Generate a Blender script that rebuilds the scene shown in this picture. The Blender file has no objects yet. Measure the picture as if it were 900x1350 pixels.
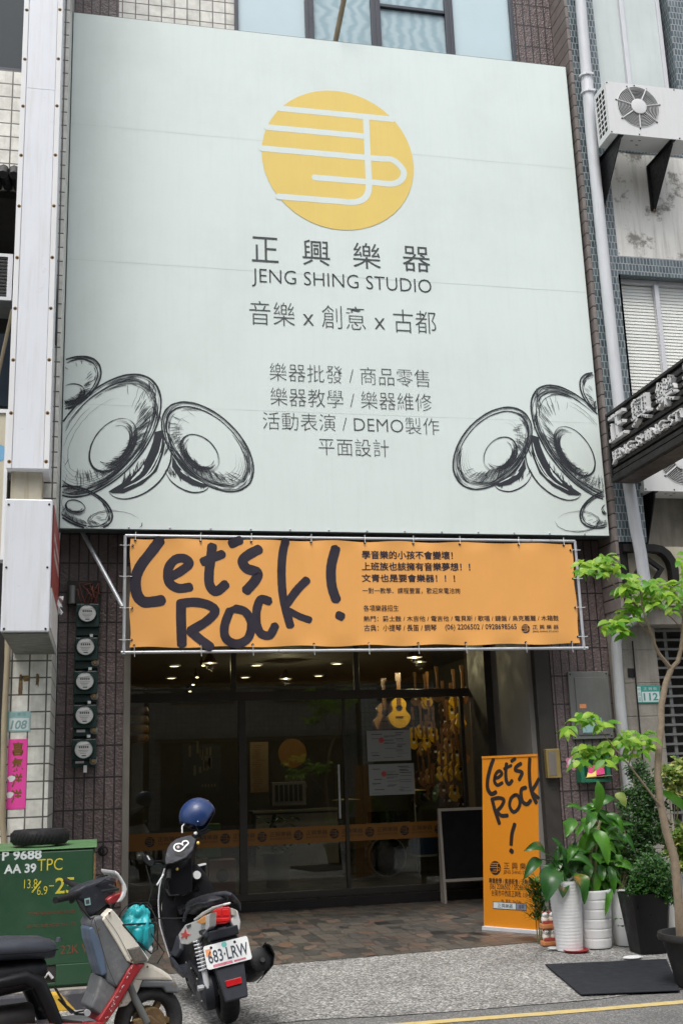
import bpy, bmesh, math, random
from mathutils import Vector, Matrix
rnd = random.Random(7)
SC = bpy.context.scene
COL = SC.collection
R = math.radians

# ------------------------------------------------------------------ camera
F, YAW, PITCH, ROLL = 1444.0, 0.220845, 0.236556, -0.034713      # focal length in photo pixels, 900 x 1350
CAM = Vector((0.0, -12.0, 1.6))
FW = Vector((math.sin(YAW)*math.cos(PITCH), math.cos(YAW)*math.cos(PITCH), math.sin(PITCH)))
r0 = Vector((math.cos(YAW), -math.sin(YAW), 0)); u0 = r0.cross(FW)
RT = r0*math.cos(ROLL) + u0*math.sin(ROLL); UP = u0*math.cos(ROLL) - r0*math.sin(ROLL)
cd = bpy.data.cameras.new('camera'); cam = bpy.data.objects.new('camera', cd); COL.objects.link(cam)
cd.sensor_fit = 'VERTICAL'; cd.sensor_height = 36; cd.sensor_width = 24
cd.lens = F/1350*36; cd.clip_end = 500; cd.clip_start = .05
mw = Matrix((RT, UP, -FW)).transposed().to_4x4(); mw.translation = CAM
cam.matrix_world = mw
SC.camera = cam

# ------------------------------------------------------------------ light
w = bpy.data.worlds.new('World'); SC.world = w; w.use_nodes = True
nt = w.node_tree; nt.nodes.clear()
sky = nt.nodes.new('ShaderNodeTexSky'); sky.sky_type = 'NISHITA'; sky.sun_disc = False
SUN_EL, SUN_AZ = R(62), R(205)           # azimuth from north (+Y), clockwise: behind the camera, a little to its left
sky.sun_elevation = SUN_EL; sky.sun_rotation = SUN_AZ; sky.dust_density = 4; sky.air_density = 1.2
hs = nt.nodes.new('ShaderNodeHueSaturation'); hs.inputs['Saturation'].default_value = .38
bg = nt.nodes.new('ShaderNodeBackground'); bg.inputs[1].default_value = .14
wo = nt.nodes.new('ShaderNodeOutputWorld')
nt.links.new(sky.outputs[0], hs.inputs['Color']); nt.links.new(hs.outputs[0], bg.inputs[0]); nt.links.new(bg.outputs[0], wo.inputs[0])
sl = bpy.data.lights.new('sun', 'SUN'); sl.energy = 1.15; sl.angle = R(25); sl.color = (1, .97, .92)
so = bpy.data.objects.new('sun', sl); COL.objects.link(so)
sd = Vector((math.sin(SUN_AZ)*math.cos(SUN_EL), math.cos(SUN_AZ)*math.cos(SUN_EL), math.sin(SUN_EL)))
so.rotation_euler = sd.to_track_quat('Z', 'Y').to_euler(); so.location = sd*60
SC.view_settings.view_transform = 'Standard'; SC.view_settings.look = 'None'
SC.view_settings.exposure = 0.70; SC.view_settings.gamma = 1; SC.view_settings.use_curve_mapping = False
try:
    SC.cycles.max_bounces = 8; SC.cycles.transparent_max_bounces = 16
    SC.cycles.use_denoising = True
except Exception: pass

# ------------------------------------------------------------------ helpers
def at(px, py, Y=None, Z=None, X=None):
    """photo pixel -> point on one of the place's own planes"""
    d = FW + RT*((px-450)/F) + UP*((675-py)/F)
    if Y is not None: t = (Y-CAM.y)/d.y
    elif Z is not None: t = (Z-CAM.z)/d.z
    else: t = (X-CAM.x)/d.x
    return CAM + d*t

MW = {}
class MB:
    def __init__(s): s.v = []; s.f = []
    def add(s, vs, fs):
        n = len(s.v); s.v += [Vector(p) for p in vs]; s.f += [[i+n for i in f] for f in fs]; return s
    def box(s, x0, x1, y0, y1, z0, z1):
        return s.add([(x0,y0,z0),(x1,y0,z0),(x1,y1,z0),(x0,y1,z0),(x0,y0,z1),(x1,y0,z1),(x1,y1,z1),(x0,y1,z1)],
                     [(0,3,2,1),(4,5,6,7),(0,1,5,4),(1,2,6,5),(2,3,7,6),(3,0,4,7)])
    def cbox(s, c, sx, sy, sz, m=None):
        n = len(s.v); s.box(-sx/2, sx/2, -sy/2, sy/2, -sz/2, sz/2)
        for i in range(n, len(s.v)):
            p = s.v[i]; s.v[i] = (m @ p if m else p) + Vector(c)
        return s
    def quad(s, *p): return s.add(p, [tuple(range(len(p)))])
    def prism(s, pts, off):
        n = len(pts); off = Vector(off); a = [Vector(p) for p in pts]
        return s.add(a + [p+off for p in a], [tuple(range(n))[::-1], tuple(range(n, 2*n))] + [(i, (i+1) % n, n+(i+1) % n, n+i) for i in range(n)])
    def tube(s, pts, r, n=8, cap=True):
        pts = [Vector(p) for p in pts]; rr = r if isinstance(r, (list, tuple)) else [r]*len(pts)
        rings = []; prev = None
        for i, p in enumerate(pts):
            t = (pts[min(i+1, len(pts)-1)] - pts[max(i-1, 0)]).normalized()
            a = Vector((0,0,1)) if abs(t.z) < .9 else Vector((1,0,0))
            if prev is not None: a = prev
            u = (a - t*a.dot(t)).normalized(); v = t.cross(u); prev = u
            rings.append([p + (u*math.cos(k*2*math.pi/n) + v*math.sin(k*2*math.pi/n))*rr[i] for k in range(n)])
        return s.loft(rings, cap)
    def loft(s, rings, cap=True, closed=True):
        n = len(rings[0]); vs = [p for r_ in rings for p in r_]; fs = []
        for i in range(len(rings)-1):
            for k in range(n if closed else n-1):
                fs.append((i*n+k, i*n+(k+1) % n, (i+1)*n+(k+1) % n, (i+1)*n+k))
        if cap and closed: fs += [tuple(range(n))[::-1], tuple((len(rings)-1)*n+k for k in range(n))]
        return s.add(vs, fs)
    def lathe(s, c, prof, n=24, ax='z', cap=True):
        c = Vector(c); rings = []
        for r_, h in prof:
            ring = []
            for k in range(n):
                a = k*2*math.pi/n; x, y = r_*math.cos(a), r_*math.sin(a)
                ring.append(c + (Vector((x, y, h)) if ax == 'z' else Vector((x, h, y)) if ax == 'y' else Vector((h, x, y))))
            rings.append(ring)
        return s.loft(rings, cap)
    def torus(s, c, R0, r_, ax='y', n=28, m=10):
        c = Vector(c); rings = []
        for i in range(n+1):
            a = i*2*math.pi/n; ring = []
            for k in range(m):
                b = k*2*math.pi/m; q = R0 + r_*math.cos(b); h = r_*math.sin(b)
                x, y = q*math.cos(a), q*math.sin(a)
                ring.append(c + (Vector((x, y, h)) if ax == 'z' else Vector((x, h, y)) if ax == 'y' else Vector((h, x, y))))
            rings.append(ring)
        return s.loft(rings, False)
    def sphere(s, c, rx, ry, rz, n=16, m=10):
        c = Vector(c); rings = []
        for i in range(m+1):
            a = math.pi*(i/m) - math.pi/2; a = max(-1.555, min(1.555, a))
            rings.append([c + Vector((rx*math.cos(a)*math.cos(k*2*math.pi/n), ry*math.cos(a)*math.sin(k*2*math.pi/n), rz*math.sin(a))) for k in range(n)])
        return s.loft(rings, True)
    def xf(s, m):
        s.v = [m @ p for p in s.v]; return s
    def build(s, name, m, parent=None, smooth=False, bevel=0, local=False, seg=2, sub=0):
        me = bpy.data.meshes.new(name)
        vs = s.v
        if parent is not None and not local:
            inv = MW.get(parent.name, Matrix()).inverted(); vs = [inv @ p for p in vs]
        me.from_pydata([tuple(p) for p in vs], [], s.f); me.update()
        bm = bmesh.new(); bm.from_mesh(me); bmesh.ops.recalc_face_normals(bm, faces=bm.faces[:]); bm.to_mesh(me); bm.free()
        me.materials.append(m)
        if smooth:
            for p in me.polygons: p.use_smooth = True
            try: me.set_sharp_from_angle(angle=R(42))
            except Exception: pass
        o = bpy.data.objects.new(name, me); COL.objects.link(o)
        if parent is not None:
            o.parent = parent; MW[o.name] = MW.get(parent.name, Matrix())
        else: MW[o.name] = Matrix()
        if sub:
            md = o.modifiers.new('sub', 'SUBSURF'); md.levels = sub; md.render_levels = sub
        if bevel:
            md = o.modifiers.new('bevel', 'BEVEL'); md.width = bevel; md.segments = seg; md.limit_method = 'ANGLE'; md.angle_limit = R(35)
        return o
def tag(o, label=None, cat=None, group=None, kind=None):
    if label: o['label'] = label
    if cat: o['category'] = cat
    if group: o['group'] = group
    if kind: o['kind'] = kind
    return o
def thing(name, label, cat, loc=(0,0,0), rz=0, group=None, rot=None):
    o = bpy.data.objects.new(name, None); COL.objects.link(o); o.empty_display_size = .1
    o.location = loc; o.rotation_euler = rot if rot else (0, 0, rz)
    MW[o.name] = Matrix.LocRotScale(Vector(loc), o.rotation_euler, None)
    return tag(o, label, cat, group)
def copy_tree(o, parent=None):
    c = o.copy(); COL.objects.link(c); c.parent = parent
    for ch in list(o.children): copy_tree(ch, c)
    return c
def struct(name, mb, m): return tag(mb.build(name, m), kind='structure')

# ------------------------------------------------------------------ materials
def newmat(name):
    m = bpy.data.materials.new(name); m.use_nodes = True; t = m.node_tree
    return m, t, t.nodes['Principled BSDF'], t.nodes.new, t.links.new
def texco(t, scale=(1,1,1), kind='Object'):
    tc = t.nodes.new('ShaderNodeTexCoord'); mp = t.nodes.new('ShaderNodeMapping'); mp.inputs['Scale'].default_value = scale
    t.links.new(tc.outputs[kind], mp.inputs['Vector']); return mp.outputs[0]
def noise(t, scale=5, detail=6, co=None, rough=.6):
    n = t.nodes.new('ShaderNodeTexNoise'); n.inputs['Scale'].default_value = scale; n.inputs['Detail'].default_value = detail
    n.inputs['Roughness'].default_value = rough
    t.links.new(co if co else texco(t), n.inputs['Vector']); return n.outputs['Fac']
def ramp(t, fac, stops):
    r_ = t.nodes.new('ShaderNodeValToRGB'); t.links.new(fac, r_.inputs[0]); e = r_.color_ramp.elements
    while len(e) < len(stops): e.new(.5)
    for i, (p, c) in enumerate(stops):
        e[i].position = p; e[i].color = (*c, 1) if len(c) == 3 else c
    return r_.outputs[0]
def mix(t, fac, a, b, mode='MIX'):
    n = t.nodes.new('ShaderNodeMix'); n.data_type = 'RGBA'; n.blend_type = mode
    for sock, val in ((n.inputs[0], fac), (n.inputs[6], a), (n.inputs[7], b)):
        if isinstance(val, (int, float)): sock.default_value = val
        elif isinstance(val, tuple): sock.default_value = (*val, 1)
        else: t.links.new(val, sock)
    return n.outputs[2]
def bump(t, bs, h, strength=.3, dist=.01):
    b = t.nodes.new('ShaderNodeBump'); b.inputs['Strength'].default_value = strength; b.inputs['Distance'].default_value = dist
    t.links.new(h, b.inputs['Height']); t.links.new(b.outputs[0], bs.inputs['Normal']); return b
def mat(name, col, rough=.55, metal=0, var=.18, scale=6, streak=0, streakcol=None, bmp=0, bscale=40, spec=.5, coat=0, rvar=.15, grime=None):
    m, t, bs, N, L = newmat(name)
    c = tuple(x*(1-var) for x in col); n1 = noise(t, scale)
    out = mix(t, ramp(t, n1, [(.3, (0,0,0)), (.7, (1,1,1))]), c, col)
    if streak:
        n2 = noise(t, 3, 8, texco(t, (5, 5, .35)), .65)
        sc_ = streakcol or tuple(x*.45 for x in col)
        k = ramp(t, n2, [(.48, (0,0,0)), (.78, (streak, streak, streak))])
        out = mix(t, k, out, sc_)
    if grime:
        gcol, gscale, lo, hi, amt = grime
        n3 = noise(t, gscale, 9, None, .72)
        k = ramp(t, n3, [(lo, (0,0,0)), (hi, (amt, amt, amt))])
        out = mix(t, k, out, gcol)
    L(out, bs.inputs['Base Color'])
    rr = ramp(t, noise(t, scale*2.3, 5), [(.3, (max(0, rough-rvar),)*3), (.7, (min(1, rough+rvar),)*3)])
    L(rr, bs.inputs['Roughness'])
    bs.inputs['Metallic'].default_value = metal; bs.inputs['Specular IOR Level'].default_value = spec
    bs.inputs['Coat Weight'].default_value = coat
    if bmp: bump(t, bs, noise(t, bscale, 8), bmp, .01)
    return m
def wallco(t):
    tc = t.nodes.new('ShaderNodeTexCoord'); sp = t.nodes.new('ShaderNodeSeparateXYZ'); t.links.new(tc.outputs['Object'], sp.inputs[0])
    ad = t.nodes.new('ShaderNodeMath'); ad.operation = 'ADD'; t.links.new(sp.outputs[0], ad.inputs[0]); t.links.new(sp.outputs[1], ad.inputs[1])
    cb = t.nodes.new('ShaderNodeCombineXYZ'); t.links.new(ad.outputs[0], cb.inputs[0]); t.links.new(sp.outputs[2], cb.inputs[1])
    return cb.outputs[0]
def tilemat(name, c1, c2, mortar, bw, rh, ms, rough=.5, offset=0, bmp=.5, rocky=0, dirt=.3, rib=0, spec=.5):
    m, t, bs, N, L = newmat(name)
    co = wallco(t)
    b = N('ShaderNodeTexBrick'); b.offset = offset; b.squash = 1; b.inputs['Scale'].default_value = 1
    b.inputs['Color1'].default_value = (*c1, 1); b.inputs['Color2'].default_value = (*c2, 1); b.inputs['Mortar'].default_value = (*mortar, 1)
    b.inputs['Mortar Size'].default_value = ms; b.inputs['Mortar Smooth'].default_value = .15
    b.inputs['Brick Width'].default_value = bw; b.inputs['Row Height'].default_value = rh
    L(co, b.inputs['Vector'])
    n = noise(t, 9, 8); k = ramp(t, n, [(.3, (.72,.72,.72)), (.7, (1.1,1.1,1.1))])
    c = mix(t, 1, b.outputs['Color'], k, 'MULTIPLY')
    if dirt:
        d = noise(t, 2.5, 9, texco(t, (4, 4, .5)), .7)
        c = mix(t, ramp(t, d, [(.5, (0,0,0)), (.8, (dirt,)*3)]), c, tuple(x*.45 for x in c1))
    L(c, bs.inputs['Base Color'])
    bs.inputs['Roughness'].default_value = rough; bs.inputs['Specular IOR Level'].default_value = spec
    inv = N('ShaderNodeMath'); inv.operation = 'SUBTRACT'; inv.inputs[0].default_value = 1; L(b.outputs['Fac'], inv.inputs[1])
    h = inv.outputs[0]
    if rocky:
        vo = N('ShaderNodeTexVoronoi'); vo.inputs['Scale'].default_value = 38; L(texco(t), vo.inputs['Vector'])
        ml = N('ShaderNodeMath'); ml.operation = 'MULTIPLY'; ml.inputs[1].default_value = rocky; L(vo.outputs['Distance'], ml.inputs[0])
        ns = noise(t, 25, 6)
        ad = N('ShaderNodeMath'); ad.operation = 'ADD'; L(ml.outputs[0], ad.inputs[0]); L(ns, ad.inputs[1])
        m2 = N('ShaderNodeMath'); m2.operation = 'MULTIPLY'; L(ad.outputs[0], m2.inputs[0]); L(h, m2.inputs[1]); h = m2.outputs[0]
    bump(t, bs, h, bmp, .012)
    return m
def emis(name, col, st):
    m, t, bs, N, L = newmat(name); bs.inputs['Emission Color'].default_value = (*col, 1); bs.inputs['Emission Strength'].default_value = st
    bs.inputs['Base Color'].default_value = (*col, 1); return m
def glassmat(name, tint=(.8,.85,.84), refl=1.0, rough=.01):
    m, t, bs, N, L = newmat(name); t.nodes.remove(bs)
    tr = N('ShaderNodeBsdfTransparent'); tr.inputs[0].default_value = (*tint, 1)
    gl = N('ShaderNodeBsdfGlossy'); gl.inputs['Roughness'].default_value = rough; gl.inputs['Color'].default_value = (refl,)*3 + (1,)
    fr = N('ShaderNodeFresnel'); ge = N('ShaderNodeNewGeometry'); io = N('ShaderNodeMapRange'); io.inputs['To Min'].default_value = 1.52; io.inputs['To Max'].default_value = 1/1.52; L(ge.outputs['Backfacing'], io.inputs['Value']); L(io.outputs[0], fr.inputs['IOR'])
    mx = N('ShaderNodeMixShader'); L(fr.outputs[0], mx.inputs[0]); L(tr.outputs[0], mx.inputs[1]); L(gl.outputs[0], mx.inputs[2])
    L(mx.outputs[0], t.nodes['Material Output'].inputs['Surface']); return m
def leafmat(name, c1, c2, trans=.35, rough=.42, tip=None):
    m, t, bs, N, L = newmat(name)
    n = noise(t, 7, 4); g = N('ShaderNodeNewGeometry')
    a = N('ShaderNodeMath'); a.operation = 'ADD'; L(n, a.inputs[0]); 
    ml = N('ShaderNodeMath'); ml.operation = 'MULTIPLY_ADD'; ml.inputs[1].default_value = .8; ml.inputs[2].default_value = -.4; L(g.outputs['Random Per Island'], ml.inputs[0]); L(ml.outputs[0], a.inputs[1])
    c = ramp(t, a.outputs[0], [(.25, c1), (.8, c2)])
    if tip:
        k = ramp(t, noise(t, 3.2, 3), [(.60, (0,0,0)), (.66, (1,1,1))])
        c = mix(t, k, c, tip)
    L(c, bs.inputs['Base Color']); bs.inputs['Roughness'].default_value = rough
    tl = N('ShaderNodeBsdfTranslucent'); L(c, tl.inputs[0])
    mx = N('ShaderNodeMixShader'); mx.inputs[0].default_value = trans
    L(bs.outputs[0], mx.inputs[1]); L(tl.outputs[0], mx.inputs[2]); L(mx.outputs[0], t.nodes['Material Output'].inputs['Surface'])
    return m

M = {}
M['purple_tile'] = tilemat('purple_tile', (.128,.098,.096), (.168,.130,.128), (.034,.029,.031), .105, .335, .009, .45, 0, .8, .7, .2)
M['white_tile'] = tilemat('white_tile', (.70,.69,.63), (.78,.77,.71), (.12,.11,.10), .165, .165, .008, .35, 0, .35, 0, .5)
M['grey_tile'] = tilemat('grey_tile', (.30,.27,.25), (.38,.35,.33), (.09,.08,.08), .17, .17, .008, .4, 0, .35, 0, .35)
M['strip_tile'] = tilemat('strip_tile', (.20,.17,.155), (.25,.215,.20), (.035,.03,.03), .50, .17, .010, .45, 0, .5, 0, .3)
M['mosaic'] = tilemat('mosaic', (.055,.085,.10), (.12,.165,.185), (.33,.35,.355), .047, .098, .006, .3, .5, .3, 0, .3)
M['plaster'] = mat('plaster', (.77,.76,.72), .85, 0, .12, 2, .75, (.36,.35,.31), .5, 30, .3, grime=((.16,.15,.13), 1.9, .535, .60, .8))
M['old_concrete'] = mat('old_concrete', (.33,.31,.27), .9, 0, .25, 5, .6, (.14,.13,.11), .5, 45, .2, grime=((.12,.11,.09), 3, .55, .75, .5))
M['white_metal'] = mat('white_metal', (.72,.75,.80), .38, 0, .06, 1.5, .45, (.50,.46,.38), .05, 1.5, grime=((.45,.40,.32), 2.5, .64, .74, .5))
M['white_paint'] = mat('white_paint', (.74,.75,.76), .45, 0, .06, 3, .25, (.5,.46,.38), 0)
M['ac_white'] = mat('ac_white', (.68,.69,.69), .45, 0, .05, 3, .18, (.45,.42,.36), 0)
M['stained_metal'] = mat('stained_metal', (.50,.46,.36), .6, 0, .25, 4, .8, (.28,.18,.07), 0)
M['black_metal'] = mat('black_metal', (.020,.020,.022), .5, 0, .3, 8, spec=.3)
M['dark_metal'] = mat('dark_metal', (.022,.020,.020), .5, 0, .25, 4, .3, (.045,.04,.035), spec=.28)
M['grey_metal'] = mat('grey_metal', (.20,.21,.20), .5, .3, .2, 3, .4, (.12,.10,.08))
M['post_metal'] = mat('post_metal', (.21,.195,.17), .5, .15, .2, 3, .5, (.09,.08,.07), .1, 60)
M['frame_metal'] = mat('frame_metal', (.055,.05,.044), .45, .3, .15, 3)
M['win_frame'] = mat('win_frame', (.055,.06,.075), .4, .2, .1, 3)
M['aluminium'] = mat('aluminium', (.62,.63,.66), .42, .12, .06, 3)
M['steel'] = mat('steel', (.58,.60,.63), .38, .45, .08, 3)
M['pipe'] = mat('pipe', (.60,.62,.65), .5, 0, .1, 3, .5, (.33,.33,.32), .12, 60)
M['pipe_low'] = mat('pipe_low', (.40,.42,.43), .55, 0, .15, 3, .7, (.18,.17,.15), .2, 60)
M['sheet'] = mat('sheet', (.715,.795,.77), .5, 0, .035, .9, .32, (.61,.69,.66), .10, 1.2, spec=.3, grime=((.60,.665,.63), .6, .48, .70, .45))
M['sheet_seam'] = mat('sheet_seam', (.645,.72,.695), .6, 0, .12, 3)
M['sign_edge'] = mat('sign_edge', (.06,.085,.08), .5, .1, .3, 6)
M['ink'] = mat('ink', (.045,.05,.06), .6, 0, .2, 8, spec=.2)
M['ink_grey'] = mat('ink_grey', (.085,.095,.10), .6, 0, .2, 8, spec=.2)
M['logo_yellow'] = mat('logo_yellow', (.80,.60,.17), .5, 0, .06, 2, .15, (.85,.70,.32), spec=.3)
M['banner'] = mat('banner', (.83,.405,.115), .45, 0, .05, 2, .16, (.72,.34,.08), .12, 3, .4)
M['banner_ink'] = mat('banner_ink', (.035,.03,.045), .5, 0, .15, 6, spec=.3)
M['stand_fabric'] = mat('stand_fabric', (.66,.235,.012), .5, 0, .05, 2, .1, (.62,.23,.015), .03, 5, .3)
M['stand_ink'] = mat('stand_ink', (.015,.012,.012), .55, 0, .15, 6)
M['concrete_floor'] = None
# ------------------------------------------------------------------ more materials
def aggregate():
    m, t, bs, N, L = newmat('aggregate')
    co = texco(t)
    v = N('ShaderNodeTexVoronoi'); v.inputs['Scale'].default_value = 70; L(co, v.inputs['Vector'])
    sp = N('ShaderNodeSeparateColor'); L(v.outputs['Color'], sp.inputs[0])
    c = ramp(t, sp.outputs[0], [(0, (.07,.07,.067)), (.4, (.21,.207,.20)), (.75, (.32,.315,.30)), (1, (.56,.55,.53))])
    k = ramp(t, noise(t, 1.1, 9, None, .7), [(.28, (.55,.55,.54)), (.5, (.95,.95,.95)), (.72, (1.18,1.18,1.17))])
    c = mix(t, 1, c, k, 'MULTIPLY')
    c = mix(t, ramp(t, noise(t, 3.1, 9, None, .75), [(.56, (0,0,0)), (.74, (.55,.55,.55))]), c, (.13,.125,.115))
    L(c, bs.inputs['Base Color']); bs.inputs['Roughness'].default_value = .8
    bump(t, bs, v.outputs['Distance'], .5, .006); return m
def asphalt():
    m, t, bs, N, L = newmat('asphalt')
    v = N('ShaderNodeTexVoronoi'); v.inputs['Scale'].default_value = 110; L(texco(t), v.inputs['Vector'])
    sp = N('ShaderNodeSeparateColor'); L(v.outputs['Color'], sp.inputs[0])
    c = ramp(t, sp.outputs[0], [(0, (.09,.09,.09)), (.7, (.17,.17,.165)), (1, (.30,.29,.28))])
    c = mix(t, 1, c, ramp(t, noise(t, 1.2, 8), [(.3, (.7,.7,.7)), (.7, (1.15,1.15,1.15))]), 'MULTIPLY')
    L(c, bs.inputs['Base Color']); bs.inputs['Roughness'].default_value = .85; bump(t, bs, v.outputs['Distance'], .5, .004); return m
def paving():
    m, t, bs, N, L = newmat('paving')
    co = texco(t, (1, .62, 1))
    wv = noise(t, 2.2, 3); dv = N('ShaderNodeVectorMath'); dv.operation = 'SCALE'; dv.inputs['Scale'].default_value = 1
    v = N('ShaderNodeTexVoronoi'); v.distance = 'CHEBYCHEV'; v.inputs['Scale'].default_value = 6.2; v.inputs['Randomness'].default_value = .72; L(co, v.inputs['Vector'])
    v2 = N('ShaderNodeTexVoronoi'); v2.distance = 'CHEBYCHEV'; v2.feature = 'F2'; v2.inputs['Scale'].default_value = 6.2; v2.inputs['Randomness'].default_value = .72; L(co, v2.inputs['Vector'])
    ed = N('ShaderNodeMath'); ed.operation = 'SUBTRACT'; L(v2.outputs['Distance'], ed.inputs[0]); L(v.outputs['Distance'], ed.inputs[1])
    sp = N('ShaderNodeSeparateColor'); L(v.outputs['Color'], sp.inputs[0])
    c = ramp(t, sp.outputs[1], [(0, (.02,.02,.02)), (.14, (.075,.073,.07)), (.45, (.130,.114,.094)), (.66, (.105,.098,.090)), (.86, (.165,.098,.07)), (1, (.18,.16,.135))])
    t.nodes[-1].color_ramp.interpolation = 'CONSTANT' if False else 'LINEAR'
    c = mix(t, 1, c, ramp(t, noise(t, 14, 8), [(.3, (.6,.6,.6)), (.7, (1.15,1.15,1.15))]), 'MULTIPLY')
    k = ramp(t, ed.outputs[0], [(.0, (1,1,1)), (.07, (0,0,0))])
    c = mix(t, k, c, (.045,.042,.04))
    L(c, bs.inputs['Base Color']); bs.inputs['Roughness'].default_value = .42
    bump(t, bs, ramp(t, ed.outputs[0], [(0, (0,0,0)), (.08, (1,1,1))]), .5, .006); return m
def stripes(name, a, b, dirs, scale):
    m, t, bs, N, L = newmat(name)
    tc = N('ShaderNodeTexCoord'); dp = N('ShaderNodeVectorMath'); dp.operation = 'DOT_PRODUCT'; dp.inputs[1].default_value = dirs; L(tc.outputs['Object'], dp.inputs[0])
    ml = N('ShaderNodeMath'); ml.operation = 'MULTIPLY'; ml.inputs[1].default_value = scale; L(dp.outputs['Value'], ml.inputs[0])
    fr = N('ShaderNodeMath'); fr.operation = 'FRACT'; L(ml.outputs[0], fr.inputs[0])
    gt = N('ShaderNodeMath'); gt.operation = 'GREATER_THAN'; gt.inputs[1].default_value = .5; L(fr.outputs[0], gt.inputs[0])
    c = mix(t, gt.outputs[0], a, b)
    c = mix(t, ramp(t, noise(t, 9, 9, None, .75), [(.5, (0,0,0)), (.68, (.85,.85,.85))]), c, (.24,.22,.19))
    L(c, bs.inputs['Base Color']); bs.inputs['Roughness'].default_value = .7; return m
M['aggregate'] = aggregate(); M['asphalt'] = asphalt(); M['paving'] = paving()
M['kerb_paint'] = stripes('kerb_paint', (.58,.36,.03), (.05,.05,.06), (1, .2, .9), 2.0)
M['road_yellow'] = mat('road_yellow', (.58,.45,.19), .75, 0, .15, 9, grime=((.19,.18,.16), 11, .56, .68, .8))
M['trans_green'] = mat('trans_green', (.024,.074,.037), .42, 0, .2, 3, .35, (.03,.07,.035), .05, 40, grime=((.10,.11,.06), 7, .68, .74, .6))
M['trans_top'] = mat('trans_top', (.10,.22,.09), .5, 0, .2, 5, 0, None, .05, 40, grime=((.3,.24,.1), 6, .62, .7, .7))
M['stencil_white'] = mat('stencil_white', (.68,.74,.74), .7, 0, .25, 25, grime=((.10,.2,.12), 30, .60, .66, .8))
M['stencil_yellow'] = mat('stencil_yellow', (.62,.53,.04), .7, 0, .25, 25, grime=((.03,.12,.05), 26, .57, .63, .9))
M['stencil_red'] = mat('stencil_red', (.20,.045,.02), .7, 0, .25, 25, grime=((.02,.105,.048), 24, .50, .60, .95))
M['rubber'] = mat('rubber', (.014,.014,.015), .75, 0, .25, 12, 0, None, .2, 60, .3)
M['rubber_worn'] = mat('rubber_worn', (.035,.035,.038), .75, 0, .3, 9, 0, None, .2, 60, .3, grime=((.11,.10,.09), 5, .5, .75, .7))
M['black_plastic'] = mat('black_plastic', (.009,.009,.011), .45, 0, .2, 10, spec=.28)
M['black_gloss'] = mat('black_gloss', (.007,.007,.009), .2, 0, .2, 10, coat=.25, rvar=.05, spec=.3)
M['grey_plastic'] = mat('grey_plastic', (.030,.033,.043), .5, 0, .2, 8, 0, None, .05, 90, .3, grime=((.12,.115,.11), 7, .58, .72, .5))
M['seat_vinyl'] = mat('seat_vinyl', (.013,.014,.019), .5, 0, .2, 10, 0, None, .12, 150, .3)
M['seat_old'] = mat('seat_old', (.040,.045,.06), .5, 0, .25, 9, 0, None, .15, 120, grime=((.15,.15,.15), 6, .58, .75, .4))
M['pearl_white'] = mat('pearl_white', (.70,.70,.69), .25, 0, .05, 5, coat=.6, rvar=.06)
M['cream'] = mat('cream', (.86,.81,.70), .32, 0, .08, 4, .38, (.50,.38,.22), .03, 60, coat=.15, grime=((.36,.22,.10), 9, .60, .70, .6))
M['red_paint'] = mat('red_paint', (.34,.022,.028), .38, 0, .25, 4, .3, (.52,.30,.24), .03, 60, grime=((.52,.36,.30), 5, .58, .72, .65))
M['grey_panel'] = mat('grey_panel', (.15,.158,.168), .55, 0, .2, 5, .5, (.11,.11,.11), .06, 80, grime=((.32,.31,.29), 6, .55, .7, .5))
M['blue_panel'] = mat('blue_panel', (.12,.17,.25), .5, 0, .2, 6, 0, None, .05, 80, grime=((.3,.31,.32), 6, .58, .7, .4))
M['rusty'] = mat('rusty', (.20,.125,.06), .75, .25, .4, 9, 0, None, .4, 50, grime=((.35,.24,.10), 11, .5, .65, .8))
M['light_red'] = mat('light_red', (.50,.008,.012), .12, 0, .2, 20, coat=1, rvar=.04)
M['light_amber'] = mat('light_amber', (.65,.30,.09), .12, 0, .3, 25, coat=1, rvar=.04)
M['light_clear'] = mat('light_clear', (.55,.50,.45), .12, 0, .2, 25, coat=1, rvar=.04)
M['mirror'] = mat('mirror', (.5,.52,.55), .05, 1, .02, 3, rvar=.02)
M['plate_white'] = mat('plate_white', (.74,.76,.76), .45, 0, .06, 8)
M['plate_ink'] = mat('plate_ink', (.035,.05,.075), .5, 0, .1, 8)
M['sticker_red'] = mat('sticker_red', (.60,.09,.08), .5, 0, .1, 8)
M['sticker_teal'] = mat('sticker_teal', (.15,.55,.50), .5, 0, .1, 8)
M['sticker_orange'] = mat('sticker_orange', (.75,.30,.12), .5, 0, .1, 8)
M['helmet_blue'] = mat('helmet_blue', (.010,.036,.135), .42, 0, .12, 4, coat=.25)
M['bag_cyan'] = mat('bag_cyan', (.02,.42,.47), .35, 0, .2, 9, 0, None, .5, 16)
M['plate_teal'] = mat('plate_teal', (.05,.32,.27), .4, 0, .1, 8)
M['plate_faded'] = mat('plate_faded', (.30,.50,.50), .55, 0, .12, 8)
M['plate_pale'] = mat('plate_pale', (.62,.68,.68), .5, 0, .08, 8)
M['teal_ink'] = mat('teal_ink', (.22,.36,.37), .55, 0, .1, 8)
M['pink_paper'] = mat('pink_paper', (.80,.06,.36), .55, 0, .08, 5, .2, (.85,.25,.5), .05, 20)
M['gold_ink'] = mat('gold_ink', (.24,.13,.03), .45, .2, .3, 20)
M['paper'] = mat('paper', (.72,.73,.72), .6, 0, .06, 8)
M['meter_green'] = mat('meter_green', (.012,.040,.036), .45, 0, .25, 6, .3, (.02,.03,.028))
M['meter_face'] = mat('meter_face', (.62,.63,.62), .35, 0, .1, 12)
M['conduit'] = mat('conduit', (.36,.30,.20), .6, 0, .2, 5, .5, (.20,.15,.09))
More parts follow.
